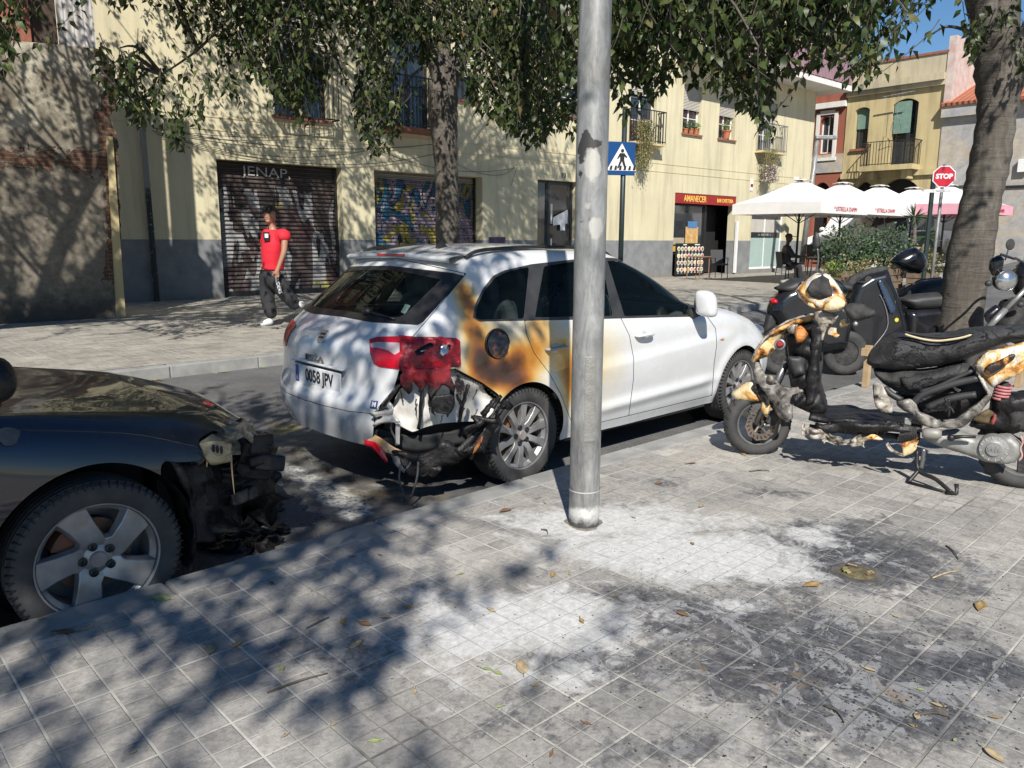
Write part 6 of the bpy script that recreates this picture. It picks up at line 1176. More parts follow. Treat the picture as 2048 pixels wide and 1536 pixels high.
# engine bay remains behind the missing bumper
MB().box(.30, .62, -.62, .62, .25, .60).box(.3, .5, -.70, .70, .5, .62).build('radiator_support', M_DARK, CB, bevel=.03)
ragB('charred_front_panel', [((345, 930, _f[0]+.12), (405, 1085, _f[0]+.1)), ((400, 928, _f[0]+.1), (440, 1075, _f[0]+.12)), ((450, 925, _f[1]+.1), (480, 1060, _f[1]+.12)), ((510, 900, _f[1]+.2), (530, 1045, _f[1]+.2)), ((545, 890, _f[2]+.1), (552, 1020, _f[2]+.1))], M_CHAR, 37, .03, .02); eb = MB(); 
for k in range(26): eb.obox((random.uniform(.55, .75), random.uniform(-.75, .5), random.uniform(.25, .62)), (random.uniform(.04, .14), random.uniform(.06, .2), random.uniform(.02, .12)), (random.uniform(-.3, .3), random.uniform(-.3, .3), random.uniform(-.4, .4)))
eb.build('charred_engine_bay', M_CHAR, CB, bevel=.01)
MB().tube([(.66, -.7, .50), (.78, -.3, .5), (.80, .2, .5), (.7, .7, .5)], .035, 8).build('crash_beam', M_CHARM, CB, smooth=True)
ragB('hanging_liner', [((338, 930, _f[3]), (400, 932, _f[0])), ((350, 975, _f[3]), (425, 990, _f[0]+.05)), ((372, 1030, _f[3]), (430, 1050, _f[0]+.1)), ((395, 1080, _f[3]), (420, 1092, _f[0]))], M_CHAR, 34, .02)
ragB('melted_bumper_remains', [((505, 870, _f[2]), (528, 872, _f[2]+.1)), ((512, 905, _f[2]), (545, 910, _f[2]+.1)), ((530, 950, _f[2]), (552, 950, _f[2]+.05)), ((536, 1000, _f[2]), (552, 995, _f[2]+.05)), ((520, 1040, _f[2]), (548, 1045, _f[2]+.05))], M_CHAR, 35, .02, .012)
ragB('melted_bumper_remains', [((430, 930, _f[1]+.05), (440, 960, _f[1]+.05)), ((470, 925, _f[1]+.1), (478, 965, _f[1]+.1)), ((505, 905, _f[1]+.2), (515, 960, _f[1]+.2)), ((525, 890, _f[1]+.25), (535, 950, _f[1]+.25))], M_CHAR, 36, .02, .012)
dripB('hanging_drip', [(541, 930, _f[2]), (543, 965, _f[2]), (536, 1000, _f[2]), (533, 1030, _f[2])], .012, .006, CM)
MB().box(-3.6, .3, -.62, .62, .18, .3).box(-2.2, -.45, -.80, .80, .18, .26).build('underbody', M_PLB, CB)  # dark boxes again, blocking light under the blue car
for cx in (0, -2.675):
    for s in (-1, 1): MB().lathe([(.372, s*.48), (.372, s*.85)], 30, 'y', (cx, 0, .32), a0=R(-25), a1=R(205)).lathe([(0, s*.48), (.372, s*.48)], 30, 'y', (cx, 0, .32)).build('arch_liner', M_DARK, CB, norm=False)
for s in (-1, 1):
    for cx in (0, -2.675): wheel(CB, (cx, s*.765, .312), .308, .215, .215, 5, s, style='wide', a_off=.5)
cc = BF.on_y(-6, 768, -.98); mo = MB().ell(cc, (.055, .09, .075), 18, 12).build('side_mirror', M_CHAR, CB, smooth=True); MB().tube([cc+np.array([.0, .08, -.06]), np.array([cc[0], -.8, cc[2]-.1])], [.03, .04], 8).build('mirror_arm', M_PLB, mo, smooth=True)
pz = BVHTree.FromPolygons([Vector(p) for p in SB.P], [list(f) for f in SB.F]); hp, hn = hit(434, 783, pz, BF, .004)
if hp is not None: X_ = Vector((0, 1, 0)).cross(hn).normalized(); M = basis(hp, X_, hn.cross(X_)); MB().prism([(-.045, -.02), (.03, -.03), (.05, .015), (-.03, .03)], lambda a, b, h: tuple(M@Vector((a*1.0, b, h))), -.001, .004).build('red_shard', M_REDL, CB)
hp, hn = hit(17, 883, pz, BF, .002)
if hp is not None: X_ = Vector((1, 0, 0)); M = basis(hp, X_-hn*X_.dot(hn), hn.cross(X_)); MB().prism([(.036*math.cos(a)*(1+.2*math.sin(3*a)), .036*math.sin(a)) for a in np.linspace(0, 2*PI, 14, endpoint=False)], lambda a, b, h: tuple(M@Vector((a, b, h))), 0, .003).build('paint_blister', CM, CB)
# seats
for s in (-1, 1):
    for x in (-1.25, -2.15): o = MB().obox((x, s*.36, .5), (.5, .48, .14)).obox((x-.26, s*.36, .8), (.13, .46, .58), (0, -.22, 0)).build('seat', M_SEATF, CB, bevel=.05)
MB().box(-.95, -.65, -.68, .68, .7, .95).build('dashboard', M_SEATF, CB, bevel=.06)
# melted lump of bumper lying on the road under the nose
bl = thing('melted_debris', 'charred lumps of melted plastic on the asphalt below the nose of the blue car', 'debris', ST.w(*ST.on_z(470, 1070, ROADZ)), 0)
for k in range(20):
    px, py = random.uniform(400, 560), random.uniform(1020, 1110); p = ST.w(*ST.on_z(px, py, ROADZ))-np.array(bl.location); q = MB(); q.ell((p[0], p[1], .008), (random.uniform(.03, .09), random.uniform(.03, .09), random.uniform(.01, .04)), 10, 6, noise=.35); q.build('lump', M_CHAR, bl, smooth=False)
# ---------------------------------------------------------------- round steel pole
pb_ = ST.w(*ST.on_z(1170, 1046, 0)); LP = thing('steel_pole', 'galvanised round steel pole with sticker remains and a welded hatch on the pavement', 'pole', pb_)
mb = MB(); prof = [(.0735, -.02), (.0735, .17), (.0738, .172), (.0738, .178), (.0725, .18)]; z = .2
while z < 2.2: prof.append((.0725-.0006*z, z)); z += .03
prof += [(.068, 4), (.058, 8)]
mb.lathe(prof, 48, 'z'); po = mb.build('shaft', M_GALV, LP, smooth=True, sharp=30)
co = np.array([v.co for v in po.data.vertices]); pxy = pj(co+np.array(pb_))
def setattr_(o, name, v): a = o.data.attributes.new(name, 'FLOAT', 'POINT'); a.data.foreach_set('value', np.asarray(v, np.float32))
front = (co[:, 1] < .02)
def g2(cx, cy, sx, sy, w_): return w_*np.exp(-.5*(((pxy[:, 0]-cx)/sx)**2+((pxy[:, 1]-cy)/sy)**2))
setattr_(po, 'sticker', np.where(front, np.maximum.reduce([g2(1168, 285, 12, 22, 1.0), g2(1185, 283, 18, 8, 1.), g2(1160, 300, 10, 26, .9), g2(1157, 345, 5, 14, .8), g2(1170, 392, 18, 3, .9), g2(1162, 440, 8, 6, .7), g2(1160, 465, 6, 6, .8), g2(1198, 825, 6, 12, .5), g2(1165, 140, 6, 20, .4), g2(1172, 350, 4, 40, .45)]), 0))
setattr_(po, 'pale', np.where(front, np.maximum.reduce([g2(1180, 330, 16, 30, .9), g2(1188, 450, 18, 25, .8), g2(1170, 420, 20, 30, .6), g2(1160, 500, 14, 60, .5), g2(1190, 720, 12, 40, .5)]), 0))
MB().lathe([(.0755, .0), (.0755, .40), (.071, .40), (.071, 0)], 10, 'z', (0, 0, float((CAMH-(884-480)/1560*pb_[1])-.0)), a0=R(258), a1=R(300)).build('hatch', mk('hatch_steel', (.27, .265, .24), .5, .3, (.2, .195, .18), 20, .004), LP, smooth=False, bevel=.003)
MB().lathe([(.0755, .175), (.0755, .182)], 40, 'z').build('weld_ring', mk('weld_pale', (.4, .4, .38), .7), LP, smooth=True); MB().tube([(0, 0, 8), (0, .3, 8.3), (0, 1.2, 8.4)], .04, 10).obox((0, 1.5, 8.4), (.25, .6, .12)).build('lamp_arm', M_GALV, LP)
mq = MB(); an = np.linspace(0, 2*PI, 40, endpoint=False); mq.prism([((.088+.012*math.sin(3*a)+random.uniform(-.006, .006))*math.cos(a), (.088+.012*math.sin(3*a))*math.sin(a)) for a in an], lambda a, b, h: (a, b, h), -.01, .003); mq.build('mortar_patch', mk('mortar', (.24, .22, .18), .9, 0, (.15, .14, .12), 20, .006), LP)
# ---------------------------------------------------------------- tool: puffed solid from an outline on a vertical plane
def inflate(poly, T, g=.02, Rr=.06, noise=0, seed=1, yfn=None, nsc=20.):
    """poly: outline in local (x,z); T half thickness; returns MB with local (x,y,z)"""
    P = np.array(poly, float); x0, z0 = P.min(0)-g; x1, z1 = P.max(0)+g; xs = np.arange(x0, x1+g, g); zs = np.arange(z0, z1+g, g); XX, ZZ = np.meshgrid(xs, zs, indexing='ij')
    V = np.stack([XX.ravel(), ZZ.ravel()], -1); nz_ = len(zs); s = Shell([np.array([a, 0, b]) for a, b in V], [np.array([0, -1., 0])]*len(V), list(V), [])
    F = [(i*nz_+j, (i+1)*nz_+j, (i+1)*nz_+j+1, i*nz_+j+1) for i in range(len(xs)-1) for j in range(nz_-1)]
    ins, _ = s.split(F, sdist(V, [tuple(q) for q in P])); T2 = np.array([[p[0], p[2]] for p in s.P]); d = np.clip(-sdist(T2, [tuple(q) for q in P]), 0, None); t = T*np.sqrt(np.clip(1-(1-np.minimum(d/Rr, 1))**2, 0, 1))
    nf = wnoise(seed, noise, nsc) if noise else None; mb = MB(); used = sorted({i for f in ins for i in f}); mp = {}
    for sg in (-1, 1):
        idx = {}
        for i in used:
            p = s.P[i]; y0 = yfn(p[0], p[2]) if yfn else 0; q = np.array([p[0], y0+sg*t[i], p[2]])
            if nf is not None: q = q+nf(p+np.array([0, sg*.05, 0]))*(.35+.65*min(1, t[i]/(T+1e-9)))
            if sg == 1 and t[i] < 1e-6: idx[i] = mp[i]; continue
            idx[i] = len(mb.v); mb.v.append(tuple(q))
        if sg == -1: mp = dict(idx)
        for f in ins: mb.f.append(tuple(idx[i] for i in (f if sg < 0 else f[::-1]))); mb.m.append(0)
    return mb
def c7(z): return (1420+z[0]/3.84, 520+z[1]/3.84)
def c8(z): return (1700+z[0]/4.04, 620+z[1]/4.04)
def c6(z): return (1400+z[0]/2.793, 450+z[1]/2.793)
_a = ST.w(*ST.on_z(1512, 902, 0)); SF = Frame(_a, 117.5)
SC = thing('burnt_scooter', 'burnt out scooter with melted white and orange scorched fairings on its side stand', 'scooter', SF.o, SF.rot)
def sx(pts, y, cf=None): return [tuple(SF.on_y(*(cf(p) if cf else p), y)[[0, 2]]) for p in pts]
def folds(seed, amp):
    r_ = np.random.RandomState(seed); K = r_.normal(0, 1, (4, 2)); K = K/np.linalg.norm(K, axis=1)[:, None]*np.array([[13], [22], [36], [55]]); ph = r_.uniform(0, 6, 4)
    return lambda a, b: amp*sum((1-2*abs(math.sin(K[i][0]*a+K[i][1]*b+ph[i]+.8*math.sin(9*b+i))))/(1+.7*i) for i in range(4))
def spart(name, pts, y, T, mat, cf, Rr=.05, noise=.008, seed=1, g=.012, yfn=None, parent=None, nsc=22., smooth=True, fold=None):
    melted = any(k in name for k in ('melted', 'scorched', 'mudguard_core', 'broken', 'steering_head', 'hook', 'lamp_bezel', 'cowl_flap', 'tab'))
    if fold is None: fold = .016 if melted else (.006 if noise > .009 else .003)
    if melted: T = min(T, .010); Rr = .012; noise *= .3
    fl = folds(seed, fold)
    mb = inflate(sx(pts, y, cf), T, g, Rr, noise, seed, (lambda a, b: y+fl(a, b)+(yfn(a, b) if yfn else 0)), nsc); return mb.build(name, mat, parent or SC, smooth=smooth, norm=True)
def m_scorch(name, seedloc=(0, 0, 0), white=(.62, .58, .5), lo=.38, sc=9):
    g = NT(name); n = g.noise(sc, 7, .62, co=g.map((1, 1, 1), seedloc), dist=1.3); w_ = g.noise(sc*3, 6, .7, co=g.map((1, 1, .5), seedloc))
    c = g.ramp(n, [(lo-.04, (.02, .012, .008)), (lo+.03, (.22, .075, .015)), (lo+.08, (.55, .25, .05)), (lo+.14, (.62, .45, .2)), (lo+.2, white), (lo+.36, white)]); c = g.mix(c, g.ramp(w_, [(.3, .6), (.5, 1.), (.8, 1.08)]), .6, 'MULTIPLY')
    return g.out(c, .38, 0, g.bump(w_, .012, .9), .25)
M_SC1 = m_scorch('scorched_white_fairing', (0, 0, 0), lo=.32); M_SC2 = m_scorch('scorched_orange_fairing', (3, 1, 2), (.58, .48, .3), .36, 8); M_SC3 = m_scorch('scorched_cowl', (5, 2, 0), (.66, .64, .6), .36, 7)
M_GM = m_melt('grey_melted_fairing', [(.36, (.02, .018, .017)), (.44, (.07, .064, .058)), (.52, (.17, .155, .135)), (.6, (.26, .24, .21)), (.72, (.42, .4, .36))], .3, 9, .007); M_GM2 = m_melt('pale_melted_fairing', [(.38, (.015, .014, .013)), (.44, (.12, .1, .075)), (.52, (.34, .3, .25)), (.66, (.52, .48, .43))], .3, 11, .007)
def m_leather():
    g = NT('charred_seat'); n = g.noise(8, 8, .7, dist=.7); vq = g.noise(4.5, 5, .6, co=g.map((1, 1, 1.5)), dist=1.1); v = g.math('MULTIPLY', g.math('ABSOLUTE', g.math('SUBTRACT', vq, .5)), 2.2); v2 = g.noise(40, 6, .8); c = g.ramp(n, [(.35, (.012, .012, .013)), (.6, (.035, .035, .037)), (.75, (.07, .066, .062))])
    cr_ = g.ramp(g.math('ADD', v, g.math('MULTIPLY', n, .06)), [(.03, 0.), (.07, 1.)]); c = g.mix((.01, .008, .008), c, cr_); return g.out(c, g.ramp(n, [(.3, .35), (.7, .75)]), 0, g.bump(g.math('ADD', cr_, g.math('MULTIPLY', v2, .5)), .02, .8))
M_LEA = m_leather()
# wheels
def sc_wheel(c, r_, wd, az, tag_, tyre_r=.0):
    w_ = bpy.data.objects.new('wheel', None); C.objects.link(w_); w_.parent = SC; w_.location = c; w_.rotation_euler = (0, 0, az); h = wd/2; mb = MB()
    pr = []
    for k in range(17): a = -PI*.86+PI*1.72*k/16; pr.append((r_-h*.75+h*.78*math.cos(a), h*math.sin(a)))
    mb.lathe(pr, 56, 'y'); t = mb.build('tyre', M_RUB, w_, smooth=True); mb = MB()
    for k in range(26):
        a = 2*PI*k/26
        for s in (-1, 1):
            q = [(a+.02*j*1.6, (.15+.2*j)*s) for j in range(4)]; mb.tube([((r_-h*.75+h*.79*math.cos(math.asin(min(.95, abs(b))))+.0)*math.cos(a_), h*b, (r_-h*.75+h*.79*math.cos(math.asin(min(.95, abs(b)))))*math.sin(a_)) for a_, b in q], .0035, 4)
    mb.build('tread_grooves', M_DARK, t)
    mb = MB(); rr = r_-h*1.25; mb.lathe([(rr*.9, -h*.6), (rr, -h*.65), (rr*1.06, -h*.7), (rr*1.06, h*.7), (rr, h*.65), (rr*.9, h*.6), (rr*.88, 0), (rr*.9, -h*.6)], 40, 'y'); ri = mb.build('rim', mk('burnt_rim', (.09, .088, .085), .6, .2, (.15, .14, .13), 8), w_, smooth=True, sharp=40); mb = MB()
    for k in range(3):
        a = 2*PI*k/3+.5; mb.prism([(.02, -.03), (rr*.93, -.02), (rr*.93, .02), (.02, .03)], lambda x, z, hh: (x*math.cos(a)-z*math.sin(a), hh, x*math.sin(a)+z*math.cos(a)), -.018, .018)
    mb.lathe([(0, -.04), (.035, -.04), (.035, .04), (0, .04)], 16, 'y'); mb.build('spokes', M_CHARM, ri, bevel=.004)
    return w_
wc = SF.on_y(1515, 845, -.0); fw = sc_wheel((wc[0], 0, .205), .215, .11, R(30), 'f')
mb = MB(); n = 40; disc = []
for k in range(n):
    a0 = 2*PI*k/n; a1 = 2*PI*(k+1)/n; ro = .098+(.006 if k % 4 < 2 else 0); disc.append((a0, ro))
V = [(ro*math.cos(a), y, ro*math.sin(a)) for y in (-.072, -.068) for a, ro in disc]+[(.058*math.cos(a), y, .058*math.sin(a)) for y in (-.072, -.068) for a, ro in disc]
Fd = []
for k in range(n): k1 = (k+1) % n; Fd += [(k, k1, 2*n+k1, 2*n+k), (n+k, 3*n+k, 3*n+k1, n+k1), (k, n+k, n+k1, k1)]
db = MB().add(V, Fd)
for k in range(5): a = 2*PI*k/5; db.tube([(.02*math.cos(a), -.066, .02*math.sin(a)), (.062*math.cos(a+.25), -.07, .062*math.sin(a+.25))], .008, 6)
db.build('brake_disc', mk('browned_disc', (.22, .17, .13), .45, .6, (.12, .1, .09), 20), fw); hl_ = MB()
for k in range(20): a = 2*PI*k/20; hl_.tube([(.076*math.cos(a), -.0735, .076*math.sin(a)), (.09*math.cos(a+.12), -.0735, .09*math.sin(a+.12))], .0035, 5)
hl_.build('disc_slots', M_DARK, fw); MB().obox((.07, -.08, .045), (.06, .04, .09), (0, .5, 0)).build('brake_caliper', M_CHARM, fw, bevel=.008)
rc = SF.on_y(2052, 880, 0); rw = sc_wheel((rc[0], 0, .225), .235, .12, 0, 'r')
# fork
for s in (-1, 1): MB().tube([(wc[0], s*.075, .21), (wc[0]+.10, s*.07, .46), (wc[0]+.16, s*.06, .62)], [.018, .02, .022], 10).build('fork_leg', mk('fork_steel', (.2, .2, .2), .35, .7), SC, smooth=True)
spart('front_mudguard', [(165, 1010), (240, 945), (330, 893), (352, 955), (395, 1062), (300, 1075), (200, 1062)], -.07, .035, M_SC2, c7, .04, .007, 3)
spart('mudguard_tab', [(392, 1066), (440, 1068), (466, 1098), (445, 1176), (415, 1170), (388, 1135)], -.11, .012, M_SC2, c7, .02, .004, 4)
spart('mudguard_core', [(320, 950), (350, 925), (410, 960), (440, 1010), (470, 1060), (455, 1110), (420, 1070), (385, 1062), (350, 1020)], -.1, .03, M_BRMELT, c7, .03, .012, 5)
spart('melted_mudguard', [(345, 760), (385, 770), (420, 850), (500, 900), (560, 950), (620, 965), (700, 935), (720, 985), (660, 1030), (640, 1080), (650, 1180), (618, 1228), (560, 1200), (505, 1150), (470, 1080), (420, 990), (360, 920), (335, 850)], -.11, .03, M_GM, c7, .05, .02, 6, yfn=lambda x, z: .02*math.sin(25*x)*math.cos(21*z))
spart('melted_mudguard', [(440, 860), (480, 860), (520, 925), (480, 935), (440, 905)], -.14, .012, M_GM2, c7, .02, .008, 16)
spart('front_apron', [(797, 386), (700, 405), (585, 445), (480, 508), (400, 588), (350, 662), (320, 742), (330, 768), (352, 752), (440, 728), (485, 690), (508, 640), (530, 580), (580, 520), (650, 482), (730, 462), (795, 440)], -.08, .03, M_SC2, c7, .035, .006, 7, yfn=lambda x, z: .05*math.sin(8*x))
spart('apron_rim', [(797, 386), (700, 405), (585, 445), (480, 508), (400, 588), (350, 662), (320, 742), (338, 744), (368, 668), (415, 600), (490, 522), (592, 462), (702, 424), (795, 404)], -.13, .015, M_GM2, c7, .02, .004, 8)
spart('turn_signal', [(640, 545), (660, 500), (700, 478), (748, 545), (722, 590), (700, 615), (665, 618)], -.16, .02, m_melt('amber_lens', [(.4, (.06, .015, .01)), (.5, (.5, .16, .03)), (.65, (.6, .3, .08))], .2, 22), c7, .02, .01, 9)
spart('lamp_bezel', [(582, 490), (640, 470), (680, 475), (660, 520), (640, 550), (600, 530)], -.15, .015, M_GM2, c7, .02, .01, 10)
_t = SF.on_y(*c7((532, 630)), -.15); MB().lathe([(0, -.02), (.018, -.018), (.022, 0), (.028, .02)], 16, 'y', _t).build('lamp_socket', M_BRMELT, SC, smooth=True); MB().lathe([(.024, -.004), (.032, -.006), (.034, .01)], 16, 'y', _t).build('socket_ring', M_ALU, SC, smooth=True)
spart('leg_shield', [(590, 545), (640, 510), (740, 478), (800, 440), (862, 510), (855, 640), (840, 760), (845, 880), (875, 1000), (905, 1090), (892, 1145), (780, 1155), (735, 1100), (680, 1100), (640, 1060), (625, 960), (610, 850), (595, 700)], -.02, .09, M_CHAR, c7, .022, .004, 11, fold=.02)
spart('inner_shield', [(560, 480), (650, 440), (760, 420), (870, 500), (872, 700), (855, 900), (908, 1105), (760, 1150), (640, 1095), (612, 900), (575, 700)], .03, .03, M_CHARM, c7, .03, .004, 81); spart('steering_column', [(760, 480), (850, 470), (860, 600), (840, 760), (850, 900), (800, 1080), (740, 1090), (735, 900), (770, 700)], -.13, .03, M_CHAR, c7, .03, .004, 12, fold=.006)
spart('key_cowl', [(600, 720), (700, 715), (740, 740), (730, 860), (650, 880), (620, 820)], -.12, .03, M_PLB, c7, .03, .012, 13)
spart('steering_head', [(795, 372), (850, 365), (900, 372), (985, 400), (980, 440), (940, 470), (905, 480), (885, 530), (870, 590), (855, 600), (850, 520), (825, 515), (830, 470), (800, 430)], -.12, .03, M_GM2, c7, .03, .014, 14)
spart('broken_trim', [(895, 525), (920, 495), (975, 500), (965, 530), (998, 550), (970, 580), (950, 560), (905, 548)], -.14, .01, m_scorch('broken_trim_mat', (1, 7, 2), (.5, .42, .36), .34), c7, .015, .006, 15)
spart('broken_trim', [(985, 470), (1000, 435), (1035, 418), (1045, 440), (1020, 455), (1072, 462), (1040, 490), (1000, 492)], -.16, .01, bpy.data.materials['broken_trim_mat'], c7, .015, .006, 17)
spart('throttle_grip', [(1020, 345), (1075, 300), (1160, 305), (1272, 365), (1278, 392), (1240, 415), (1150, 440), (1095, 452), (1060, 420)], -.2, .045, M_CHARM, c7, .05, .01, 18)
P = curve([SF.on_y(*c7(q), -.22) for q in [(1012, 365), (1050, 372), (1090, 405), (1108, 440), (1113, 466)]], 4); MB().tube(P, .009, 8).ell(P[-1], (.014, .014, .014), 10, 6).build('brake_lever', M_ALU, SC, smooth=True)
# headlamp cowl: white scorched ring with a black opening
cw = spart('headlamp_cowl', [(648, 210), (690, 160), (745, 118), (800, 84), (862, 68), (920, 95), (965, 150), (1020, 235), (1048, 290), (1035, 330), (990, 362), (920, 378), (850, 370), (795, 352), (740, 322), (682, 275)], -.08, .09, M_SC3, c7, .08, .012, 19)
spart('cowl_opening', [(733, 205), (778, 132), (858, 94), (905, 120), (930, 195), (937, 250), (900, 275), (838, 286), (765, 262)], -.172, .012, M_CHARM, c7, .02, .006, 20, parent=cw)
spart('cowl_flap', [(808, 70), (848, 36), (888, 74), (865, 95)], -.13, .006, M_GM2, c7, .01, .004, 21, parent=cw)
spart('scorched_lip', [(868, 330), (905, 300), (945, 250), (985, 250), (1040, 290), (1030, 330), (980, 362), (920, 374), (868, 362)], -.18, .012, M_SC2, c7, .02, .008, 22, parent=cw); spart('scorched_lip', [(740, 300), (790, 310), (810, 340), (800, 352), (745, 322)], -.17, .012, M_SC2, c7, .02, .005, 23, parent=cw)
spart('clear_visor', [(935, 110), (1000, 150), (1060, 215), (1040, 240), (1000, 215), (960, 165)], -.05, .01, M_CGLASS, c7, .01, .0, 24)
_m = lambda z: (1550+z[0]/4.11, 380+z[1]/4.11)
spart('rear_view_mirror', [(298, 430), (296, 370), (315, 325), (340, 320), (358, 365), (362, 430), (345, 462), (318, 460)], .1, .012, M_PLB, _m, .02, 0, 25); P = curve([SF.on_y(*_m(q), .1) for q in [(338, 455), (345, 520), (342, 590), (320, 665)]], 4); MB().tube(P, .006, 6).build('mirror_stalk', mk('fork_steel', (.2, .2, .2)), SC, smooth=True)
# floor and tunnel
z0 = float(SF.on_y(*c6((700, 1090)), -.2)[2]); xa_ = float(SF.on_y(*c6((610, 1060)), -.2)[0]); xb_ = float(SF.on_y(*c6((1240, 1100)), -.2)[0])
nf = wnoise(41, .006, 25); G = []
for i in range(26): x = xa_+(xb_-xa_)*i/25; G.append([np.array([x, y, z0+.02])+nf([x, y, 0]) for y in np.linspace(-.21, .2, 12)])
MB().grid(G).build('footboard', M_CHAR, SC, smooth=True, solid=.03, norm=False)
MB().tube([(xa_, -.13, z0-.05), (xb_, -.13, z0-.05)], .018, 8).build('frame_tube', M_CHARM, SC, smooth=True); MB().tube([(xa_, .1, z0-.05), (xb_, .1, z0-.05)], .018, 8).build('frame_tube', M_CHARM, SC, smooth=True)
spart('charred_sill', [(640, 1080), (700, 1095), (900, 1080), (1100, 1080), (1200, 1100), (1190, 1140), (1080, 1135), (960, 1150), (900, 1140), (860, 1165), (800, 1130), (720, 1150), (660, 1120)], -.2, .03, M_CHAR, c6, .03, .02, 26)
def srag(name, pts, mat, seed, amp=.012, th=.005, cf=c6, y=-.22):
    A = [((*cf(a), y), (*cf(b), y)) for a, b in pts]; return ragB(name, A, mat, seed, amp, th, SC, lambda px, py, yy: SF.on_y(px, py, yy), 6)
srag('melted_lower_fairing', [((555, 1085), (560, 1120)), ((590, 1110), (590, 1155)), ((640, 1120), (640, 1165)), ((690, 1125), (690, 1175)), ((760, 1160), (770, 1205)), ((850, 1185), (860, 1215)), ((920, 1170), (930, 1225))], M_GM2, 51, .016)
srag('scorched_lower_fairing', [((870, 1205), (850, 1225)), ((920, 1175), (915, 1230)), ((960, 1155), (950, 1205)), ((1000, 1158), (985, 1195)), ((1035, 1175), (1030, 1185))], M_SC2, 52, .012)
srag('melted_lower_fairing', [((1045, 1200), (1035, 1215)), ((1070, 1235), (1055, 1250)), ((1100, 1250), (1090, 1262)), ((1140, 1258), (1130, 1268))], M_GM2, 53, .006); srag('scorched_lower_fairing', [((1135, 1200), (1135, 1268)), ((1180, 1180), (1180, 1250)), ((1235, 1160), (1232, 1195))], M_SC2, 54, .01)
srag('melted_lower_fairing', [((675, 1170), (685, 1210)), ((720, 1180), (700, 1205)), ((760, 1195), (730, 1200))], M_GM2, 55, .012)
for k in range(16):
    x = random.uniform(680, 1150); P = curve([SF.on_y(*c6(q), -.21) for q in [(x, 1085), (x+random.uniform(-6, 6), 1110), (x+random.uniform(-8, 8), 1125+random.uniform(0, 40))]], 3); MB().tube(P, [.007]*3+[.003]*4, 6).build('hanging_drip', M_CHAR, SC, smooth=True)
# seat, bodywork, engine
st_ = spart('seat', [(135, 398), (142, 340), (165, 290), (230, 212), (300, 165), (370, 142), (450, 150), (600, 158), (800, 140), (1000, 105), (1250, 78), (1560, 70), (1660, 100), (1640, 170), (1407, 195), (1200, 255), (1000, 338), (850, 385), (700, 420), (500, 448), (350, 455), (210, 432)], -.02, .145, M_LEA, c8, .13, .013, 61, nsc=16)
P = curve([SF.on_y(*c8(q), -.165) for q in [(440, 165), (500, 185), (600, 208), (700, 218), (800, 208), (900, 190), (980, 165)]], 4); MB().tube(P, [.003]+[.006]*23+[.002], 6).build('exposed_foam', mk('foam_cream', (.6, .52, .34), .9, 0, (.5, .4, .22), 20), st_)
P = curve([SF.on_y(*c8(q), -.15) for q in [(420, 148), (520, 165), (620, 182), (760, 190), (900, 172), (1010, 145)]], 4); MB().tube(P, [.004]+[.013]*19+[.003], 6, flat=.6).build('split_edge', M_DARK, st_)
spart('underseat_body', [(190, 435), (450, 448), (700, 425), (910, 365), (1010, 440), (980, 480), (800, 560), (570, 640), (470, 645), (380, 625), (270, 560), (210, 500)], -.03, .11, M_CHARM, c8, .1, .012, 62)
spart('engine_mass', [(330, 640), (520, 640), (900, 500), (1010, 440), (1110, 570), (1140, 650), (1010, 740), (860, 850), (700, 860), (570, 800), (470, 720)], .04, .07, M_CHAR, c8, .05, .006, 83); spart('fuel_tank', [(380, 520), (520, 480), (760, 440), (900, 400), (905, 500), (700, 560), (560, 625), (470, 630), (410, 590)], -.1, .05, M_LEA, c8, .05, .01, 63)
for a, r_ in (([(515, 725), (560, 672), (640, 630), (850, 560), (1050, 515)], .02), ([(565, 630), (700, 590), (850, 520), (990, 455)], .011), ([(620, 760), (760, 700), (900, 665), (1020, 650)], .02), ([(420, 700), (330, 650), (280, 600)], .018)): P = curve([SF.on_y(*c8(q), -.17) for q in a], 4); MB().tube(P, r_, 10).build('frame_tube', M_PLB, SC, smooth=True)
sp_ = spart('side_fairing', [(1008, 385), (1060, 340), (1120, 300), (1250, 270), (1407, 236), (1500, 225), (1520, 330), (1407, 450), (1280, 530), (1148, 604), (1110, 560), (1050, 490), (1010, 430)], -.17, .03, M_SC3, c8, .03, .01, 64, yfn=lambda x, z: .03*math.sin(6*x))
spart('fairing_hollow', [(1080, 440), (1120, 400), (1200, 370), (1300, 320), (1345, 330), (1320, 370), (1220, 440), (1130, 490), (1085, 480)], -.215, .012, m_scorch('fairing_hollow_mat', (7, 3, 1), (.62, .58, .52), .5, 6), c8, .02, .006, 65, parent=sp_)
spart('fairing_hook', [(945, 392), (990, 398), (1030, 400), (1060, 480), (1100, 560), (1140, 640), (1110, 650), (1070, 570), (1020, 480), (1000, 420), (955, 402)], -.19, .015, M_GM2, c8, .02, .008, 66)
spart('melted_fairing', [(180, 580), (222, 548), (262, 580), (300, 640), (350, 740), (345, 800), (270, 800), (215, 750), (190, 680)], -.2, .03, M_GM2, c8, .03, .016, 67)
spart('melted_fairing', [(365, 705), (430, 690), (490, 680), (540, 730), (560, 780), (640, 815), (700, 850), (780, 860), (860, 845), (960, 770), (1020, 730), (1100, 650), (1145, 640), (1140, 690), (1060, 790), (980, 860), (900, 920), (790, 922), (660, 915), (590, 900), (545, 860), (500, 800), (440, 790), (380, 745)], -.2, .035, M_GM, c8, .04, .02, 68)
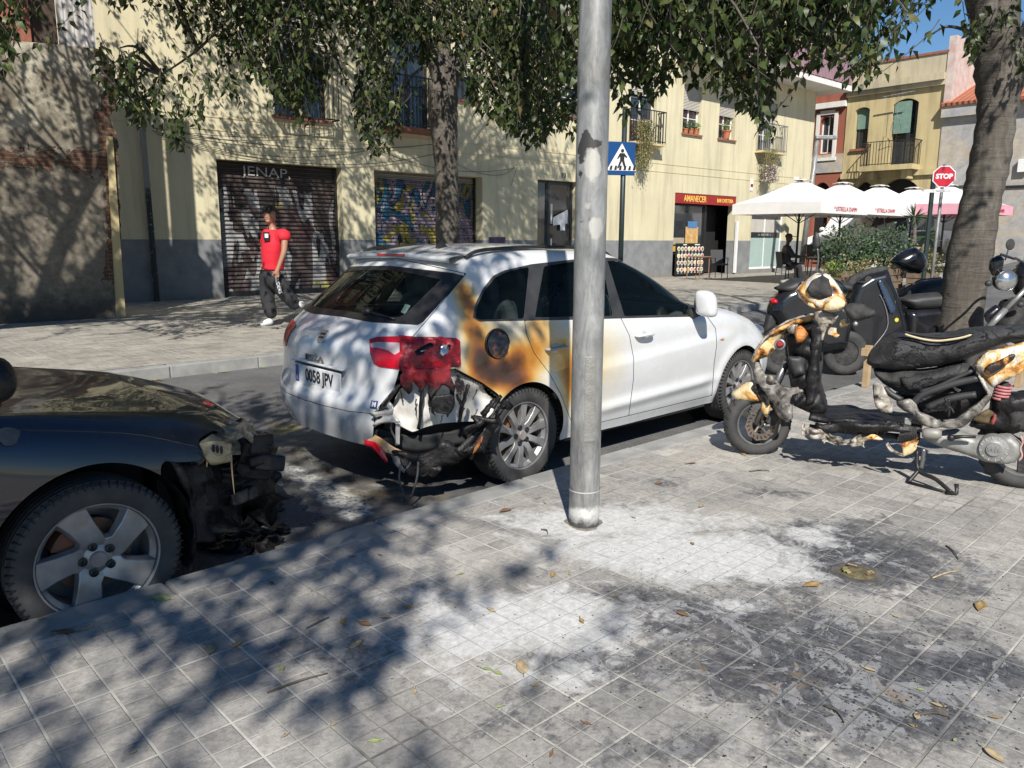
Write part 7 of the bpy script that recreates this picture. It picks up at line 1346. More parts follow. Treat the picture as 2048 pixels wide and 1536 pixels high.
for (a, b) in (([(770, 680), (800, 830)]), ([(800, 690), (770, 790)]), ([(760, 720), (840, 800)])): P = curve([SF.on_y(*c8(q), -.24) for q in (a, ((a[0]+b[0])/2+15, (a[1]+b[1])/2), b)], 4); MB().tube(P, .008, 6).build('burnt_cable', M_CHAR, SC, smooth=True)
ca_, cb_ = SF.on_y(*c8((1245, 565)), -.1), SF.on_y(*c8((1215, 680)), -.1); P = [ca_+(cb_-ca_)*t+np.array([.036*math.cos(t*9.5*PI), .036*math.sin(t*9.5*PI), 0]) for t in np.linspace(0, 1, 90)]
MB().tube(P, .0075, 6).build('shock_spring', mk('pink_spring', (.5, .2, .2), .5, 0, (.35, .12, .12), 20), SC, smooth=True); MB().tube([ca_+(ca_-cb_)*.2, cb_+(cb_-ca_)*.25], .02, 8).build('shock_absorber', M_CHARM, SC, smooth=True)
spart('rear_body', [(1140, 660), (1180, 640), (1407, 610), (1600, 640), (1650, 760), (1500, 900), (1300, 950), (1100, 940), (960, 900), (1000, 840), (1120, 760)], -.03, .10, M_CHAR, c8, .06, .012, 69)
spart('air_filter', [(985, 850), (1060, 790), (1120, 760), (1180, 800), (1160, 890), (1050, 880)], -.14, .012, mk('filter_ochre', (.12, .08, .03), .8, 0, (.04, .03, .02), 30), c8, .02, .004, 70); spart('red_hose', [(1150, 890), (1140, 870), (1165, 800), (1188, 800), (1182, 850), (1165, 895)], -.16, .015, mk('dull_red', (.32, .06, .05), .5), c8, .02, 0, 71)
spart('rear_mudguard', [(1240, 760), (1330, 740), (1500, 760), (1640, 860), (1660, 960), (1500, 960), (1300, 930), (1240, 860)], -.07, .08, M_CHARM, c8, .06, .01, 72)
M_CAST = mk('cast_alloy', (.30, .295, .28), .5, .35, (.22, .215, .2), 14, .003)
en = spart('crankcase', [(575, 940), (640, 925), (740, 935), (870, 928), (1000, 975), (1110, 975), (1300, 955), (1390, 1030), (1400, 1120), (1340, 1190), (1250, 1210), (1100, 1190), (1000, 1150), (860, 1110), (700, 1060), (600, 1010)], -.11, .06, M_CAST, c8, .04, .0, 73)
_c = SF.on_y(*c8((1165, 1083)), -.17); _r = float(np.linalg.norm(SF.on_y(*c8((1298, 1083)), -.17)-_c)); kb = MB().lathe([(0, -.03), (_r*.48, -.03), (_r*.5, -.022), (_r*.55, -.02), (_r*.92, -.016), (_r, .0), (_r, .04)], 48, 'y', _c).build('variator_cover', M_CAST, en, smooth=True, sharp=25)
text('lettering', 'SYM', _r*.4, mk('cast_shade', (.2, .2, .2), .5), kb, basis((_c[0], _c[1]-.031, _c[2]), (1, 0, -.04), (0, 0, 1)), .002, bold=.003)
mb = MB()
for k in range(12): a = 2*PI*k/12+.2; mb.obox((_c[0]+_r*.82*math.cos(a), _c[1]-.019, _c[2]+_r*.82*math.sin(a)), (_r*.16, .004, .004), (0, -a, 0))
mb.build('cover_ribs', mk('cast_light', (.5, .5, .48), .4, .3), kb)
P = [SF.on_y(*c8(q), -.2) for q in [(585, 965), (660, 968), (745, 972)]]; MB().tube(curve(P, 3), [.022, .03, .033, .034, .034, .03, .018], 14).build('kick_lever_housing', mk('warm_cast', (.26, .245, .22), .55, .2), SC, smooth=True)
P = [SF.on_y(*c8(q), -.22) for q in [(820, 1000), (900, 990), (1020, 992)]]; MB().tube(P, [.014, .01, .008], 8).ell(P[0], (.02, .02, .02), 10, 6).build('kick_lever', M_BLACK, SC, smooth=True)
bp_ = spart('bellows', [(365, 1015), (420, 950), (470, 905), (545, 905), (575, 940), (572, 1000), (500, 1035), (400, 1045)], -.15, .05, M_PLB, c8, .05, .002, 74); mb = MB()
for k in range(11): t = k/10; a = SF.on_y(*c8((425+110*t, 935-18*t)), -.2); b = SF.on_y(*c8((385+150*t, 1030-14*t)), -.2); mb.tube([a, (a+b)/2+np.array([0, -.012, 0]), b], .0045, 5)
mb.build('bellows_ribs', M_CHARM, bp_)
MB().obox(SF.on_y(*c8((470, 868)), -.18), (.035, .03, .04)).build('bracket', M_CAST, SC, bevel=.004)
kl = MB().tube(curve([SF.on_y(*c8(q), -.2) for q in [(600, 1092), (596, 1150), (590, 1200), (578, 1250)]], 3), .012, 8).build('side_stand_spring', mk('fork_steel', (.2, .2, .2)), SC, smooth=True)
ft = SF.on_z(*c8((835, 1450)), .01); st0 = SF.on_y(*c8((560, 1265)), -.2); MB().tube(curve([SF.on_y(*c8((545, 1100)), -.17), st0, (st0*.5+ft*.5)+np.array([0, 0, .015]), ft], 5), .012, 8).tube([ft+np.array([-.03, 0, .0]), ft+np.array([.02, .0, .005]), ft+np.array([.015, .02, .05])], .012, 8).build('side_stand', M_BLACK, SC, smooth=True)
ft2 = SF.on_z(*c8((478, 1362)), .01); MB().tube(curve([st0, (st0+ft2)/2, ft2], 4), .011, 8).tube([ft2, ft*.5+ft2*.5, ft], .008, 8).build('centre_stand', M_BLACK, SC, smooth=True)
spart('tail_cowl', [(1407, 190), (1500, 160), (1640, 120), (1760, 140), (1740, 240), (1600, 300), (1480, 300)], -.03, .11, M_BLACK, c8, .08, 0, 75); spart('rear_plate', [(1720, 480), (1850, 470), (1860, 620), (1730, 640)], -.02, .01, M_PLW, c8, .01, 0, 76)
P = curve([SF.on_y(*c8(q), -.16) for q in [(1380, 980), (1400, 1030), (1380, 1080), (1395, 1140), (1370, 1180)]], 4); MB().tube(P, .006, 6).build('loose_wire', mk('wire_pink', (.5, .3, .26), .5), SC, smooth=True)
# ---------------------------------------------------------------- posts and signs
def gnd(px, py, z=0): return ST.w(*ST.on_z(px, py, z))
def upz(p, py): """height on the vertical line through ground point p seen at photo row py"""; d = ray(1024, py); return CAMH+d[2]/d[1]*p[1]
M_SBLUE = mk('sign_blue', (.006, .06, .2), .35); M_SRED = mk('stop_red', (.5, .01, .03), .35); M_GREENP = mk('dark_green_post', (.03, .045, .045), .45, .3); M_SW = mk('sign_white', (.75, .75, .75), .35)  # sign blue is darkened to carry the partial shade on the crossing sign
p = ST.w(*ST.on_z(1243, 590, 0)); p = at_f(1241, 480, 13.9); p[2] = 0
cs = thing('crossing_sign', 'blue square pedestrian crossing sign on a dark post right of the steel pole', 'road sign', p, R(14)); t_ = upz(p, 212)
MB().tube([(0, .03, -.1), (0, .03, t_)], .045, 12).build('post', M_GREENP, cs, smooth=True); zc = (upz(p, 283)+upz(p, 350))/2; hs = (upz(p, 283)-upz(p, 350))/2; xo = -.06
pn = MB().box(xo-hs*.9, xo+hs*.9, -.03, -.012, zc-hs, zc+hs).build('panel', M_SBLUE, cs, bevel=.02); MB().prism([(-.27, -.2), (.27, -.2), (0, .25)], lambda a, b, h: (xo+a, h, zc+b), -.034, -.031).build('white_triangle', M_SW, pn)
mb = MB(); Y = lambda a, b, h: (xo+a, h, zc+b); mb.lathe([(0, -.04), (.03, -.04), (.03, -.036)], 12, 'y', (xo+.01, 0, zc+.13))
for q in ([(-.035, .09), (.05, .09), (.045, -.03), (-.03, -.03)], [(-.035, .09), (-.085, .0), (-.07, -.01), (-.02, .05)], [(.04, .09), (.10, .03), (.085, .01), (.035, .05)], [(-.03, -.03), (.01, -.03), (-.05, -.16), (-.08, -.16)], [(.0, -.03), (.045, -.03), (.085, -.16), (.05, -.16)]): mb.prism(q, Y, -.04, -.0355)
for k in range(6): x = -.22+k*.085; mb.prism([(x, -.19), (x+.045, -.19), (x+.055, -.12), (x+.02, -.12)], Y, -.0385, -.0355)
mb.build('walking_figure', M_INK, pn)
p = at_f(1866, 492, 15.5); p[2] = ghw(p); ss = thing('stop_sign', 'red octagonal stop sign on a thin grey post beyond the parked motorcycles', 'road sign', p, R(-14)); zt = upz(p, 330); zb = upz(p, 369); zc = (zt+zb)/2; r_ = (zt-zb)/2*1.08
MB().tube([(0, 0, 0), (.03, 0, zt+.05)], .03, 10).build('post', M_GALV, ss, smooth=True); oc = [(math.cos(R(22.5+45*k)), math.sin(R(22.5+45*k))) for k in range(8)]
pn = MB().prism([(a*r_*1.1, b*r_*1.1) for a, b in oc], lambda a, b, h: (a+.03, h, b+zc), -.05, -.03).build('panel', M_SW, ss); MB().prism([(a*r_, b*r_) for a, b in oc], lambda a, b, h: (a+.03, h, b+zc), -.054, -.051).build('red_octagon', M_SRED, pn)
text('lettering', 'STOP', r_*.62, M_SW, pn, basis((.03, -.056, zc), (1, 0, 0), (0, 0, 1)), .002, bold=.006); MB().box(-.32, .34, -.045, -.03, zc-r_*1.5, zc-r_*1.22).build('direction_plate', M_SW, ss); text('lettering', 'Av. Meridiana', r_*.2, M_INK, ss, basis((-.05, -.047, zc-r_*1.36), (1, 0, 0), (0, 0, 1)), .001)
p = at_f(1850, 492, 17.5); p[2] = ghw(p); o = MB().tube([(0, 0, 0), (0, 0, upz(p, 350)-p[2])], .05, 8).build('dark_post', M_GREENP); o.location = p; tag(o, 'plain dark post left of the stop sign rising above the parasols', 'post')
p = at_f(1600, 540, 30); p[2] = ghw(p); sl = thing('street_lamp', 'grey street lamp with a flat head at the corner of the yellow block', 'street lamp', p); zt = upz(p, 272)-p[2]
MB().tube([(0, 0, 0), (.25, 0, zt)], [.11, .08], 10).build('pole', M_GALV, sl, smooth=True); MB().obox((.55, 0, zt), (.8, .25, .14)).build('lamp_head', M_GALV, sl, bevel=.03)
# ---------------------------------------------------------------- terrace
M_CAN = mk('parasol_canvas', (.72, .70, .68), .8, 0, (.66, .64, .62), 3); M_CANP = mk('parasol_pink_canvas', (.66, .34, .40), .8, 0, (.6, .28, .35), 3); M_PPOLE = mk('parasol_pole', (.03, .03, .032), .5)
pn_ = 0
def parasol(px, py, f, half, z_e, z_t, label, pink=0):
    p = at_f(px, 480, f); p[2] = ghw(p); t = thing('parasol', label, 'parasol', p, FA.rot, 'white bar parasols on the terrace'); g0 = p[2]; ze = z_e-g0; zt = z_t-g0
    c = [(-half, -half), (half, -half), (half, half), (-half, half)]; mb = MB(); n = 8
    for k in range(4):
        a = np.array(c[k]); b = np.array(c[(k+1) % 4])
        for i in range(n):
            s0, s1 = i/n, (i+1)/n; row = []
            for s_ in (s0, s1):
                e = a+(b-a)*s_; sag = -.10*(4*s_*(1-s_))*0; row.append([(*(e*u), zt+(ze-zt)*(u**1.08)-.07*math.sin(PI*u)+.05*4*s_*(1-s_)*u*u) for u in np.linspace(.09, 1, 7)])
            mb.grid(row)
            e0, e1 = row[0][-1], row[1][-1]; mb.add([e0, e1, (e1[0], e1[1], ze-.3), (e0[0], e0[1], ze-.3)], [(0, 1, 2, 3)], 1)
    mb.grid([[(-.17*half*q, -.17*half*w, zt+.015-.035*(q*q+w*w)) for w in (-1, -.4, .4, 1)] for q in (-1, -.4, .4, 1)])
    mb.build('canopy', [M_CAN, M_CANP if pink else M_CAN], t, smooth=False, solid=.006, norm=False); MB().tube([(0, 0, .05), (0, 0, zt)], .035, 10).build('pole', M_PPOLE, t, smooth=True)
    for k in range(4): a = c[k]; MB().tube([(0, 0, ze-.55), (a[0]*.62, a[1]*.62, ze+(zt-ze)*.3)], .014, 6).build('strut', M_PPOLE, t)
    MB().lathe([(0, .1), (.12, .1), (.42, .05), (.44, .0)], 24, 'z').build('base', mk('concrete_base', (.4, .4, .4), .8), t, smooth=True); text('lettering', '* ESTRELLA DAMM', .17, M_SRED, t, basis((0, -half-.012, ze-.17), (1, 0, 0), (0, 0, 1)), .002, shear=.2)
    return t
z_e = upz(at_f(1560, 480, 23.5), 405); z_t = upz(at_f(1612, 480, 25), 360)
lab = ['white square parasol nearest the bar with red lettering on its valance', 'second white parasol from the bar in the terrace row', 'third white parasol from the bar in the terrace row', 'pink edged parasol at the far end of the terrace row', 'pink edged parasol half hidden behind the leaning tree trunk']
for k in range(4): f = 24.2+1.9*k; parasol([1592, 1674, 1747, 1815][k], 0, f, 1.42, z_e+.03*k, z_t+.05*k, lab[k], k == 3)
parasol(1880, 0, 27.5, 1.6, z_e+.1, z_t+.1, lab[4], 1)
M_WICK = mk('dark_rattan', (.03, .032, .036), .7, 0, (.05, .05, .055), 30)
def chair(p, rz, label, mat=M_WICK):
    t = thing('chair', label, 'chair', p, rz, 'dark terrace chairs'); MB().obox((0, 0, .45), (.46, .44, .05)).build('seat', mat, t, bevel=.01); MB().obox((0, .22, .7), (.44, .03, .46), (-.15, 0, 0)).build('backrest', mat, t, bevel=.01)
    for a in (-.2, .2):
        for b in (-.19, .2): MB().tube([(a, b, .45), (a*1.1, b*1.15, 0)], .014, 6).build('leg', mat, t)
        MB().tube([(a*1.1, .2, .66), (a*1.12, -.18, .66), (a*1.05, -.19, .44)], .014, 6).build('armrest', mat, t)
    return t
def table(p, rz, label, w_=.7, mat=M_WICK):
    t = thing('cafe_table', label, 'table', p, rz, 'bar tables'); MB().obox((0, 0, .73), (w_, w_, .035)).build('tabletop', mat, t, bevel=.01)
    for a in (-1, 1):
        for b in (-1, 1): MB().tube([(a*w_*.42, b*w_*.42, .72), (a*w_*.42, b*w_*.42, 0)], .018, 6).build('leg', mat, t)
def gp(px, f): p = at_f(px, 480, f); p[2] = ghw(p); return p
chair(gp(1438, 26.5), R(10), 'dark grey armchair standing in front of the bar doorway'); table(gp(1396, 26.3), FA.rot, 'narrow table in front of the menu board', .6, mk('brown_table', (.25, .13, .07), .6))
table(gp(1612, 24.6), FA.rot, 'dark terrace table beside the seated man', 1.0); table(gp(1650, 25.6), FA.rot, 'dark terrace table behind the first parasol pole', .9)
chair(gp(1572, 24.4), R(95), 'dark chair in which the man with the cap sits'); chair(gp(1642, 24.9), R(-80), 'dark chair at the right of the terrace table'); chair(gp(1660, 26.5), R(200), 'dark chair at the rear terrace table'); chair(gp(1628, 26.8), R(150), 'dark chair left of the rear terrace table')
# ---------------------------------------------------------------- people
def skin(name, V, E_, Rr, mat, parent, sub=2, root=0):
    me = bpy.data.meshes.new(name); me.from_pydata([tuple(v) for v in V], E_, []); o = bpy.data.objects.new(name, me); C.objects.link(o)
    m = o.modifiers.new('skin', 'SKIN'); sv = me.skin_vertices[0].data if me.skin_vertices else None
    if sv is None: bm = bmesh.new(); bm.from_mesh(me); bm.verts.layers.skin.verify(); bm.to_mesh(me); bm.free(); sv = me.skin_vertices[0].data
    for i, r_ in enumerate(Rr): sv[i].radius = r_ if hasattr(r_, '__len__') else (r_, r_)
    sv[root].use_root = True; s = o.modifiers.new('sub', 'SUBSURF'); s.levels = s.render_levels = sub
    dg = bpy.context.evaluated_depsgraph_get(); dg.update(); m2 = bpy.data.meshes.new_from_object(o.evaluated_get(dg)); bpy.data.objects.remove(o); m2.materials.clear(); m2.materials.append(mat); m2.polygons.foreach_set('use_smooth', [True]*len(m2.polygons)); m2.name = name
    o = bpy.data.objects.new(name, m2); C.objects.link(o); o.parent = parent; return o
M_SKIN = mk('skin', (.36, .19, .12), .5, 0, (.33, .17, .11), 8); M_HAIR = mk('black_hair', (.012, .01, .009), .5, 0, (.02, .016, .014), 40, .01, 60); M_TEE = mk('red_cotton', (.62, .015, .03), .8, 0, (.52, .01, .025), 5, .006, 14); M_TROU = mk('charcoal_fleece', (.018, .018, .021), .9, 0, (.03, .031, .034), 7, .008, 12); M_SHOE = mk('white_leather', (.7, .7, .69), .5)
_g = gnd(538, 656); fP = float(_g[1]); PW = thing('person', 'person in a red t-shirt, dark trousers and white trainers walking past the graffiti shutter', 'person', _g)
def J(zx, zy, df=0): q = at_f(470+zx/5.294, 390+zy/5.294, fP+df); return np.array(q)-np.array(_g)
pel = J(375, 850); chest = J(400, 520); neck = J(385, 370); hd = J(352, 245, -.02); lsh = J(515, 425, -.16); rsh = J(320, 415, .18); lel = J(508, 620, -.22); lwr = J(450, 785, -.26); lha = J(428, 840, -.27); rel_ = J(310, 560, .26); rwr = J(300, 700, .3); rha = J(300, 760, .3)
V = [pel, chest, neck, hd, lsh, lel, lwr, lha, rsh, rel_, rwr, rha, J(345, 900, .07), J(330, 1090, .05), J(380, 1300, 0), J(430, 900, -.08), J(520, 1075, -.06), J(640, 1205, 0)]
E_ = [(0, 1), (1, 2), (2, 3), (1, 4), (4, 5), (5, 6), (6, 7), (1, 8), (8, 9), (9, 10), (10, 11), (0, 12), (12, 13), (13, 14), (0, 15), (15, 16), (16, 17)]; Rr = [.11, .12, .055, .06, .06, .045, .03, .034, .06, .045, .03, .034, .08, .06, .045, .08, .06, .045]
for hx, hi, sgn in ((lha, 7, 1), (rha, 11, 1)):
    for k in range(5): a = len(V); b = hx+np.array([(-.03+.016*k), 0, -.045-.008*(k in (1, 2))]); V += [b if k else hx+np.array([-.045, -.01, -.02]), (b if k else hx+np.array([-.05, -.01, -.03]))+np.array([-.006, -.008, -.035 if k else -.022])]; E_ += [(hi, a), (a, a+1)]; Rr += [.010, .008]
bd = skin('body', V, E_, Rr, M_SKIN, PW)
hm = MB(); hm.ell(hd, (.088, .1, .128), 20, 14); hm.ell(hd+np.array([-.012, -.088, -.012]), (.014, .022, .024), 8, 6); hm.ell(hd+np.array([.082, -.01, -.01]), (.012, .02, .032), 8, 6); hm.ell(hd+np.array([-.01, -.07, -.075]), (.035, .026, .03), 10, 6); hm.build('head', M_SKIN, bd, smooth=True)
MB().ell(hd+np.array([-.042, -.078, .012]), (.014, .008, .006), 8, 5).ell(hd+np.array([.022, -.082, .012]), (.014, .008, .006), 8, 5).obox(hd+np.array([-.043, -.082, .034]), (.034, .008, .007)).obox(hd+np.array([.024, -.084, .034]), (.034, .008, .007)).build('eyes', M_HAIR, bd); MB().ell(hd+np.array([-.01, -.088, -.056]), (.024, .008, .007), 8, 5).build('lips', mk('lips', (.3, .1, .08), .5), bd)
hr = MB(); 
for k in range(26): a = random.uniform(0, 2*PI); b = random.uniform(.15, 1.45); hr.ell(hd+np.array([.075*math.cos(a)*math.sin(b), .03+.08*math.sin(a)*math.sin(b) if math.sin(a) > -.2 else .0+.075*math.sin(a)*math.sin(b), .05+.088*math.cos(b)]), (.045, .042, .038), 8, 6)
hr.build('hair', M_HAIR, PW, smooth=True)
skin('t_shirt', [J(392, 835), J(395, 650), chest, J(390, 395), lsh, J(512, 525, -.2), rsh, J(312, 510, .24)], [(0, 1), (1, 2), (2, 3), (2, 4), (4, 5), (2, 6), (6, 7)], [(.22, .18), (.2, .17), (.19, .16), (.085, .085), (.105, .105), (.105, .105), (.1, .1), (.095, .095)], M_TEE, PW, 2, 1)
skin('trousers', [J(375, 815), pel, J(345, 930, .07), J(325, 1090, .05), J(392, 1340, 0), J(430, 930, -.08), J(525, 1075, -.06), J(672, 1225, 0)], [(0, 1), (1, 2), (2, 3), (3, 4), (1, 5), (5, 6), (6, 7)], [(.17, .16), (.17, .16), (.145, .14), (.12, .12), (.095, .095), (.135, .135), (.115, .115), (.09, .09)], M_TROU, PW, 2, 1)
for (a, b, c) in ((J(400, 1350), J(330, 1375), J(260, 1398)), (J(672, 1190), J(700, 1175), J(725, 1160))): skin('shoe', [a, b, c], [(0, 1), (1, 2)], [(.08, .07), (.07, .055), (.055, .035)], M_SHOE, PW, 2); 
q = J(320, 462, -.2); MB().obox(q, (.1, .01, .13), (0, 0, -.3)).build('chest_print', M_INK, PW); MB().obox(q+np.array([.003, -.008, .01]), (.06, .006, .06), (0, 0, -.3)).build('chest_logo', M_SW, PW); text('leg_print', 'RIDERS', .075, M_SW, PW, basis(J(452, 985, -.2), (.22, 0, -1), (1, 0, .2)), .004)
# seated man
_s = gp(1571, 24.3); PS = thing('person', 'man in dark clothes and a cap sitting at the terrace table', 'person', _s); K = lambda x, z, y=0: np.array([x, y, z])
M_DCL = mk('dark_clothes', (.015, .016, .02), .9, 0, (.025, .026, .03), 8)
V = [K(0, .52), K(-.02, .95), K(.03, 1.15), K(.05, 1.28), K(.0, 1.02, -.2), K(.16, .8, -.26), K(.42, .78, -.2), K(0, 1.02, .2), K(.16, .8, .26), K(.42, .78, .2), K(.4, .52, -.12), K(.45, .1, -.12), K(.4, .52, .12), K(.5, .1, .12), K(.5, .79, -.2), K(.5, .79, .2)]; E_ = [(0, 1), (1, 2), (2, 3), (1, 4), (4, 5), (5, 6), (1, 7), (7, 8), (8, 9), (0, 10), (10, 11), (0, 12), (12, 13), (6, 14), (9, 15)]; Rr = [.14, .14, .055, .06, .08, .05, .035, .08, .05, .035, .085, .05, .085, .05, .03, .03]
for hi, y in ((14, -.2), (15, .2)):
    for k in range(5): a = len(V); V += [K(.545, .79, y-.03+.015*k), K(.58, .78, y-.032+.016*k)]; E_ += [(hi, a), (a, a+1)]; Rr += [.01, .008]
bd = skin('body', V, E_, Rr, mk('dark_skin', (.08, .045, .03), .6), PS); MB().ell(K(.06, 1.33), (.1, .08, .13), 14, 10).ell(K(.165, 1.32), (.02, .015, .025), 8, 6).build('head', MATS['dark_skin'], bd, smooth=True)
skin('jacket', V[:2]+[V[4], V[5], K(.38, .78, -.21), V[7], V[8], K(.38, .78, .21), K(.02, 1.1)], [(0, 1), (1, 2), (2, 3), (3, 4), (1, 5), (5, 6), (6, 7), (1, 8)], [.17, .175, .1, .065, .05, .1, .065, .05, .09], M_DCL, PS); skin('trousers', [V[0], V[10], V[11], V[12], V[13]], [(0, 1), (1, 2), (0, 3), (3, 4)], [.15, .1, .065, .1, .065], M_DCL, PS); MB().ell(K(.05, 1.40), (.115, .1, .085), 14, 8).obox(K(.19, 1.39), (.14, .13, .02)).build('cap', mk('maroon_cap', (.07, .03, .03), .8), PS, smooth=True)
for y in (-.12, .12): MB().ell(K(.53, .05, y), (.13, .05, .05), 10, 6).build('shoe', M_DCL, PS, smooth=True)
# ---------------------------------------------------------------- planting
def bush(name, label, c, r_, n, L, mat, stems=8, cat='plant', down=.0, parent=None, base=None):
    t = thing(name, label, cat, c) if parent is None else parent; P = []; D = []; N_ = []
    for k in range(n):
        a = rng.normal(0, 1, 3); a /= np.linalg.norm(a); rr = (random.random()**.35); bl = 1+.25*math.sin(5*a[0]+3*a[2]+c[0])*math.cos(4*a[1]); P.append(a*np.array(r_)*rr*bl+np.array([0, 0, r_[2]])); D.append(a*.8+rng.normal(0, .5, 3)+np.array([0, 0, -down])); N_.append(rng.normal(0, 1, 3)+np.array([0, -.3, .8]))
    Ls = rng.uniform(.6, 1.2, n)*L; leaves_mesh('foliage', np.array(P), np.array(D), np.array(N_), Ls, Ls*.5, mat, t); mb = MB()
    for k in range(stems): a = random.uniform(0, 6.28); mb.tube(curve([(0, 0, -.02), (r_[0]*.3*math.cos(a), r_[1]*.3*math.sin(a), r_[2]*.7), (r_[0]*.75*math.cos(a), r_[1]*.75*math.sin(a), r_[2]*1.4)], 3), [.012]*4+[.006]*3, 5)
    mb.build('stems', M_BARK, t); return t
def planter(p, rz, w_, d_, h, label):
    t = thing('planter', label, 'planter', p, rz, 'wooden planters by the terrace')
    for k in range(3): mb = MB(); z0 = h*k/3+.01; z1 = h*(k+1)/3-.01; mb.box(-w_/2, w_/2, -d_/2, -d_/2+.03, z0, z1).box(-w_/2, w_/2, d_/2-.03, d_/2, z0, z1).box(-w_/2, -w_/2+.03, -d_/2+.031, d_/2-.031, z0, z1).box(w_/2-.03, w_/2, -d_/2+.031, d_/2-.031, z0, z1); mb.build('plank_course', M_WOODP, t)
    MB().box(-w_/2+.035, w_/2-.035, -d_/2+.035, d_/2-.035, .02, h-.06).build('soil', mk('soil', (.04, .03, .02), .95), t); return t
M_WOODP = mk('weathered_planks', (.2, .14, .09), .85, 0, (.13, .09, .06), 9, .004); M_WOOD = mk('pale_pine', (.42, .3, .17), .7, 0, (.3, .2, .11), 8)
for (px, f, r_, n, L, mt, lb, pl_) in [(1690, 21.0, (.75, .5, .62), 1500, .1, M_BUSH, 'rounded dark green hedge bush left of the terrace planters', 'wooden slatted planter under the left hedge bush'), (1768, 21.6, (.8, .5, .58), 1500, .1, M_BUSH, 'rounded dark green hedge bush in front of the white van', 'wooden slatted planter under the right hedge bush'), (1850, 21.5, (.5, .4, .35), 900, .09, M_STRAW, 'feathery green grey shrub beneath the stop sign', 'low wooden planter under the feathery shrub'), (1725, 19.6, (.32, .3, .25), 420, .07, M_STRAW, 'straggly yellow green plant in front of the hedge', 'small wooden planter with straggly yellow green plant'), (1668, 20.2, (.25, .25, .22), 240, .08, M_LIME, 'bright lime green plant at the left end of the hedge', 'small dark planter with the lime green plant')]:
    p = gp(px, f); hh = .55 if r_[0] > .6 else .42; planter(p, FA.rot, r_[0]*1.9, .5, hh, pl_); bush('bush', lb, p+np.array([0, 0, hh-.05]), r_, n, L, mt)
p = gp(1825, 22.5); yk = thing('yucca', 'slim yucca with spiky leaf heads between the hedge and the stop sign', 'plant', p); mb = MB().tube([(0, 0, 0), (.05, 0, .9), (-.05, 0, 1.9)], [.07, .05, .045], 8).tube([(.03, 0, .8), (.3, 0, 1.1), (.35, 0, 1.35)], .04, 8); mb.build('trunk', M_BARK, yk, smooth=True)
for c_ in ((-.05, 0, 1.9), (.35, 0, 1.35)): n = 70; D = rng.normal(0, 1, (n, 3))+np.array([0, 0, .25]); leaves_mesh('leaf_head', np.repeat([c_], n, 0), D, rng.normal(0, 1, (n, 3)), rng.uniform(.3, .48, n), np.full(n, .03), M_BUSH, yk)
def hang(px, py, w_, h, n, mat, label, L=.06, off=-.35, flow=None):
    a, z = fx(px, py, FA, off); p = FA.w(a, off, z-h); t = thing('hanging_plant', label, 'plant', p, FA.rot); P = np.stack([rng.normal(0, w_*.28, n), rng.normal(0, .12, n), h-h*rng.beta(1.3, 1.6, n)], -1); P[:, 0] *= .5+.5*P[:, 2]/h; D = np.stack([rng.normal(0, .5, n), rng.normal(-.2, .5, n), rng.normal(-.7, .5, n)], -1)
    Ls = rng.uniform(.6, 1.2, n)*L; leaves_mesh('foliage', P, D, rng.normal(0, 1, (n, 3)), Ls, Ls*.45, mat, t); mb = MB()
    for k in range(14): x = random.gauss(0, w_*.25); mb.tube([(x, 0, h), (x*.9+.03, -.08, h*.6), (x*.7, -.1, h*random.uniform(.02, .3))], .006, 4)
    mb.build('stems', M_STRAWS, t)
    if flow: q = rng.uniform(0, 1, n//2); P2 = np.stack([rng.normal(-.1, w_*.2, n//2), rng.normal(-.1, .1, n//2), h*.05+h*.45*q], -1); leaves_mesh('flowers', P2, rng.normal(0, 1, (n//2, 3)), rng.normal(0, 1, (n//2, 3)), np.full(n//2, L), np.full(n//2, L*.7), flow, t)
M_STRAWS = mk('dry_stems', (.2, .17, .08), .9)
hang(1285, 236, .85, 1.65, 2600, M_STRAW, 'big straw coloured trailing plant hanging beside the crossing sign', .07); hang(1538, 292, .9, 1.35, 1500, M_STRAW, 'trailing balcony plant with pale flowers above the first parasol', .07, -.4, M_FLOW)
def potted(px, py, mat, label, s=1.): a, z = fx(px, py, FA, -.02); p = FA.w(a, 0.0, z); t = thing('flower_pot', label, 'plant pot', p, FA.rot, 'potted plants on the window sills'); MB().lathe([(0, 0), (.07*s, 0), (.1*s, .17*s), (.115*s, .17*s), (.115*s, .2*s), (0, .19*s)], 16, 'z').build('pot', M_TERRA, t, smooth=True, sharp=30); bush('', '', (0, 0, 0), (.15*s, .12*s, .12*s), 90, .09, mat, 4, parent=t); [setattr(q, 'location', (0, 0, .17*s)) for q in t.children if q.name.startswith(('foliage', 'stems'))]
potted(1367, 266, M_BUSH, 'small terracotta pot at the left of the first sill right of the climbing plant'); potted(1378, 266, M_BUSH, 'middle terracotta pot on the first sill right of the climbing plant'); potted(1388, 266, M_LIME, 'terracotta pot with lime green plant at the right of its sill'); potted(1449, 274, M_LIME, 'large terracotta pot with bushy plant alone on its sill', 1.5); potted(1127, 234, M_LIME, 'terracotta pot on the sill left of the steel pole')
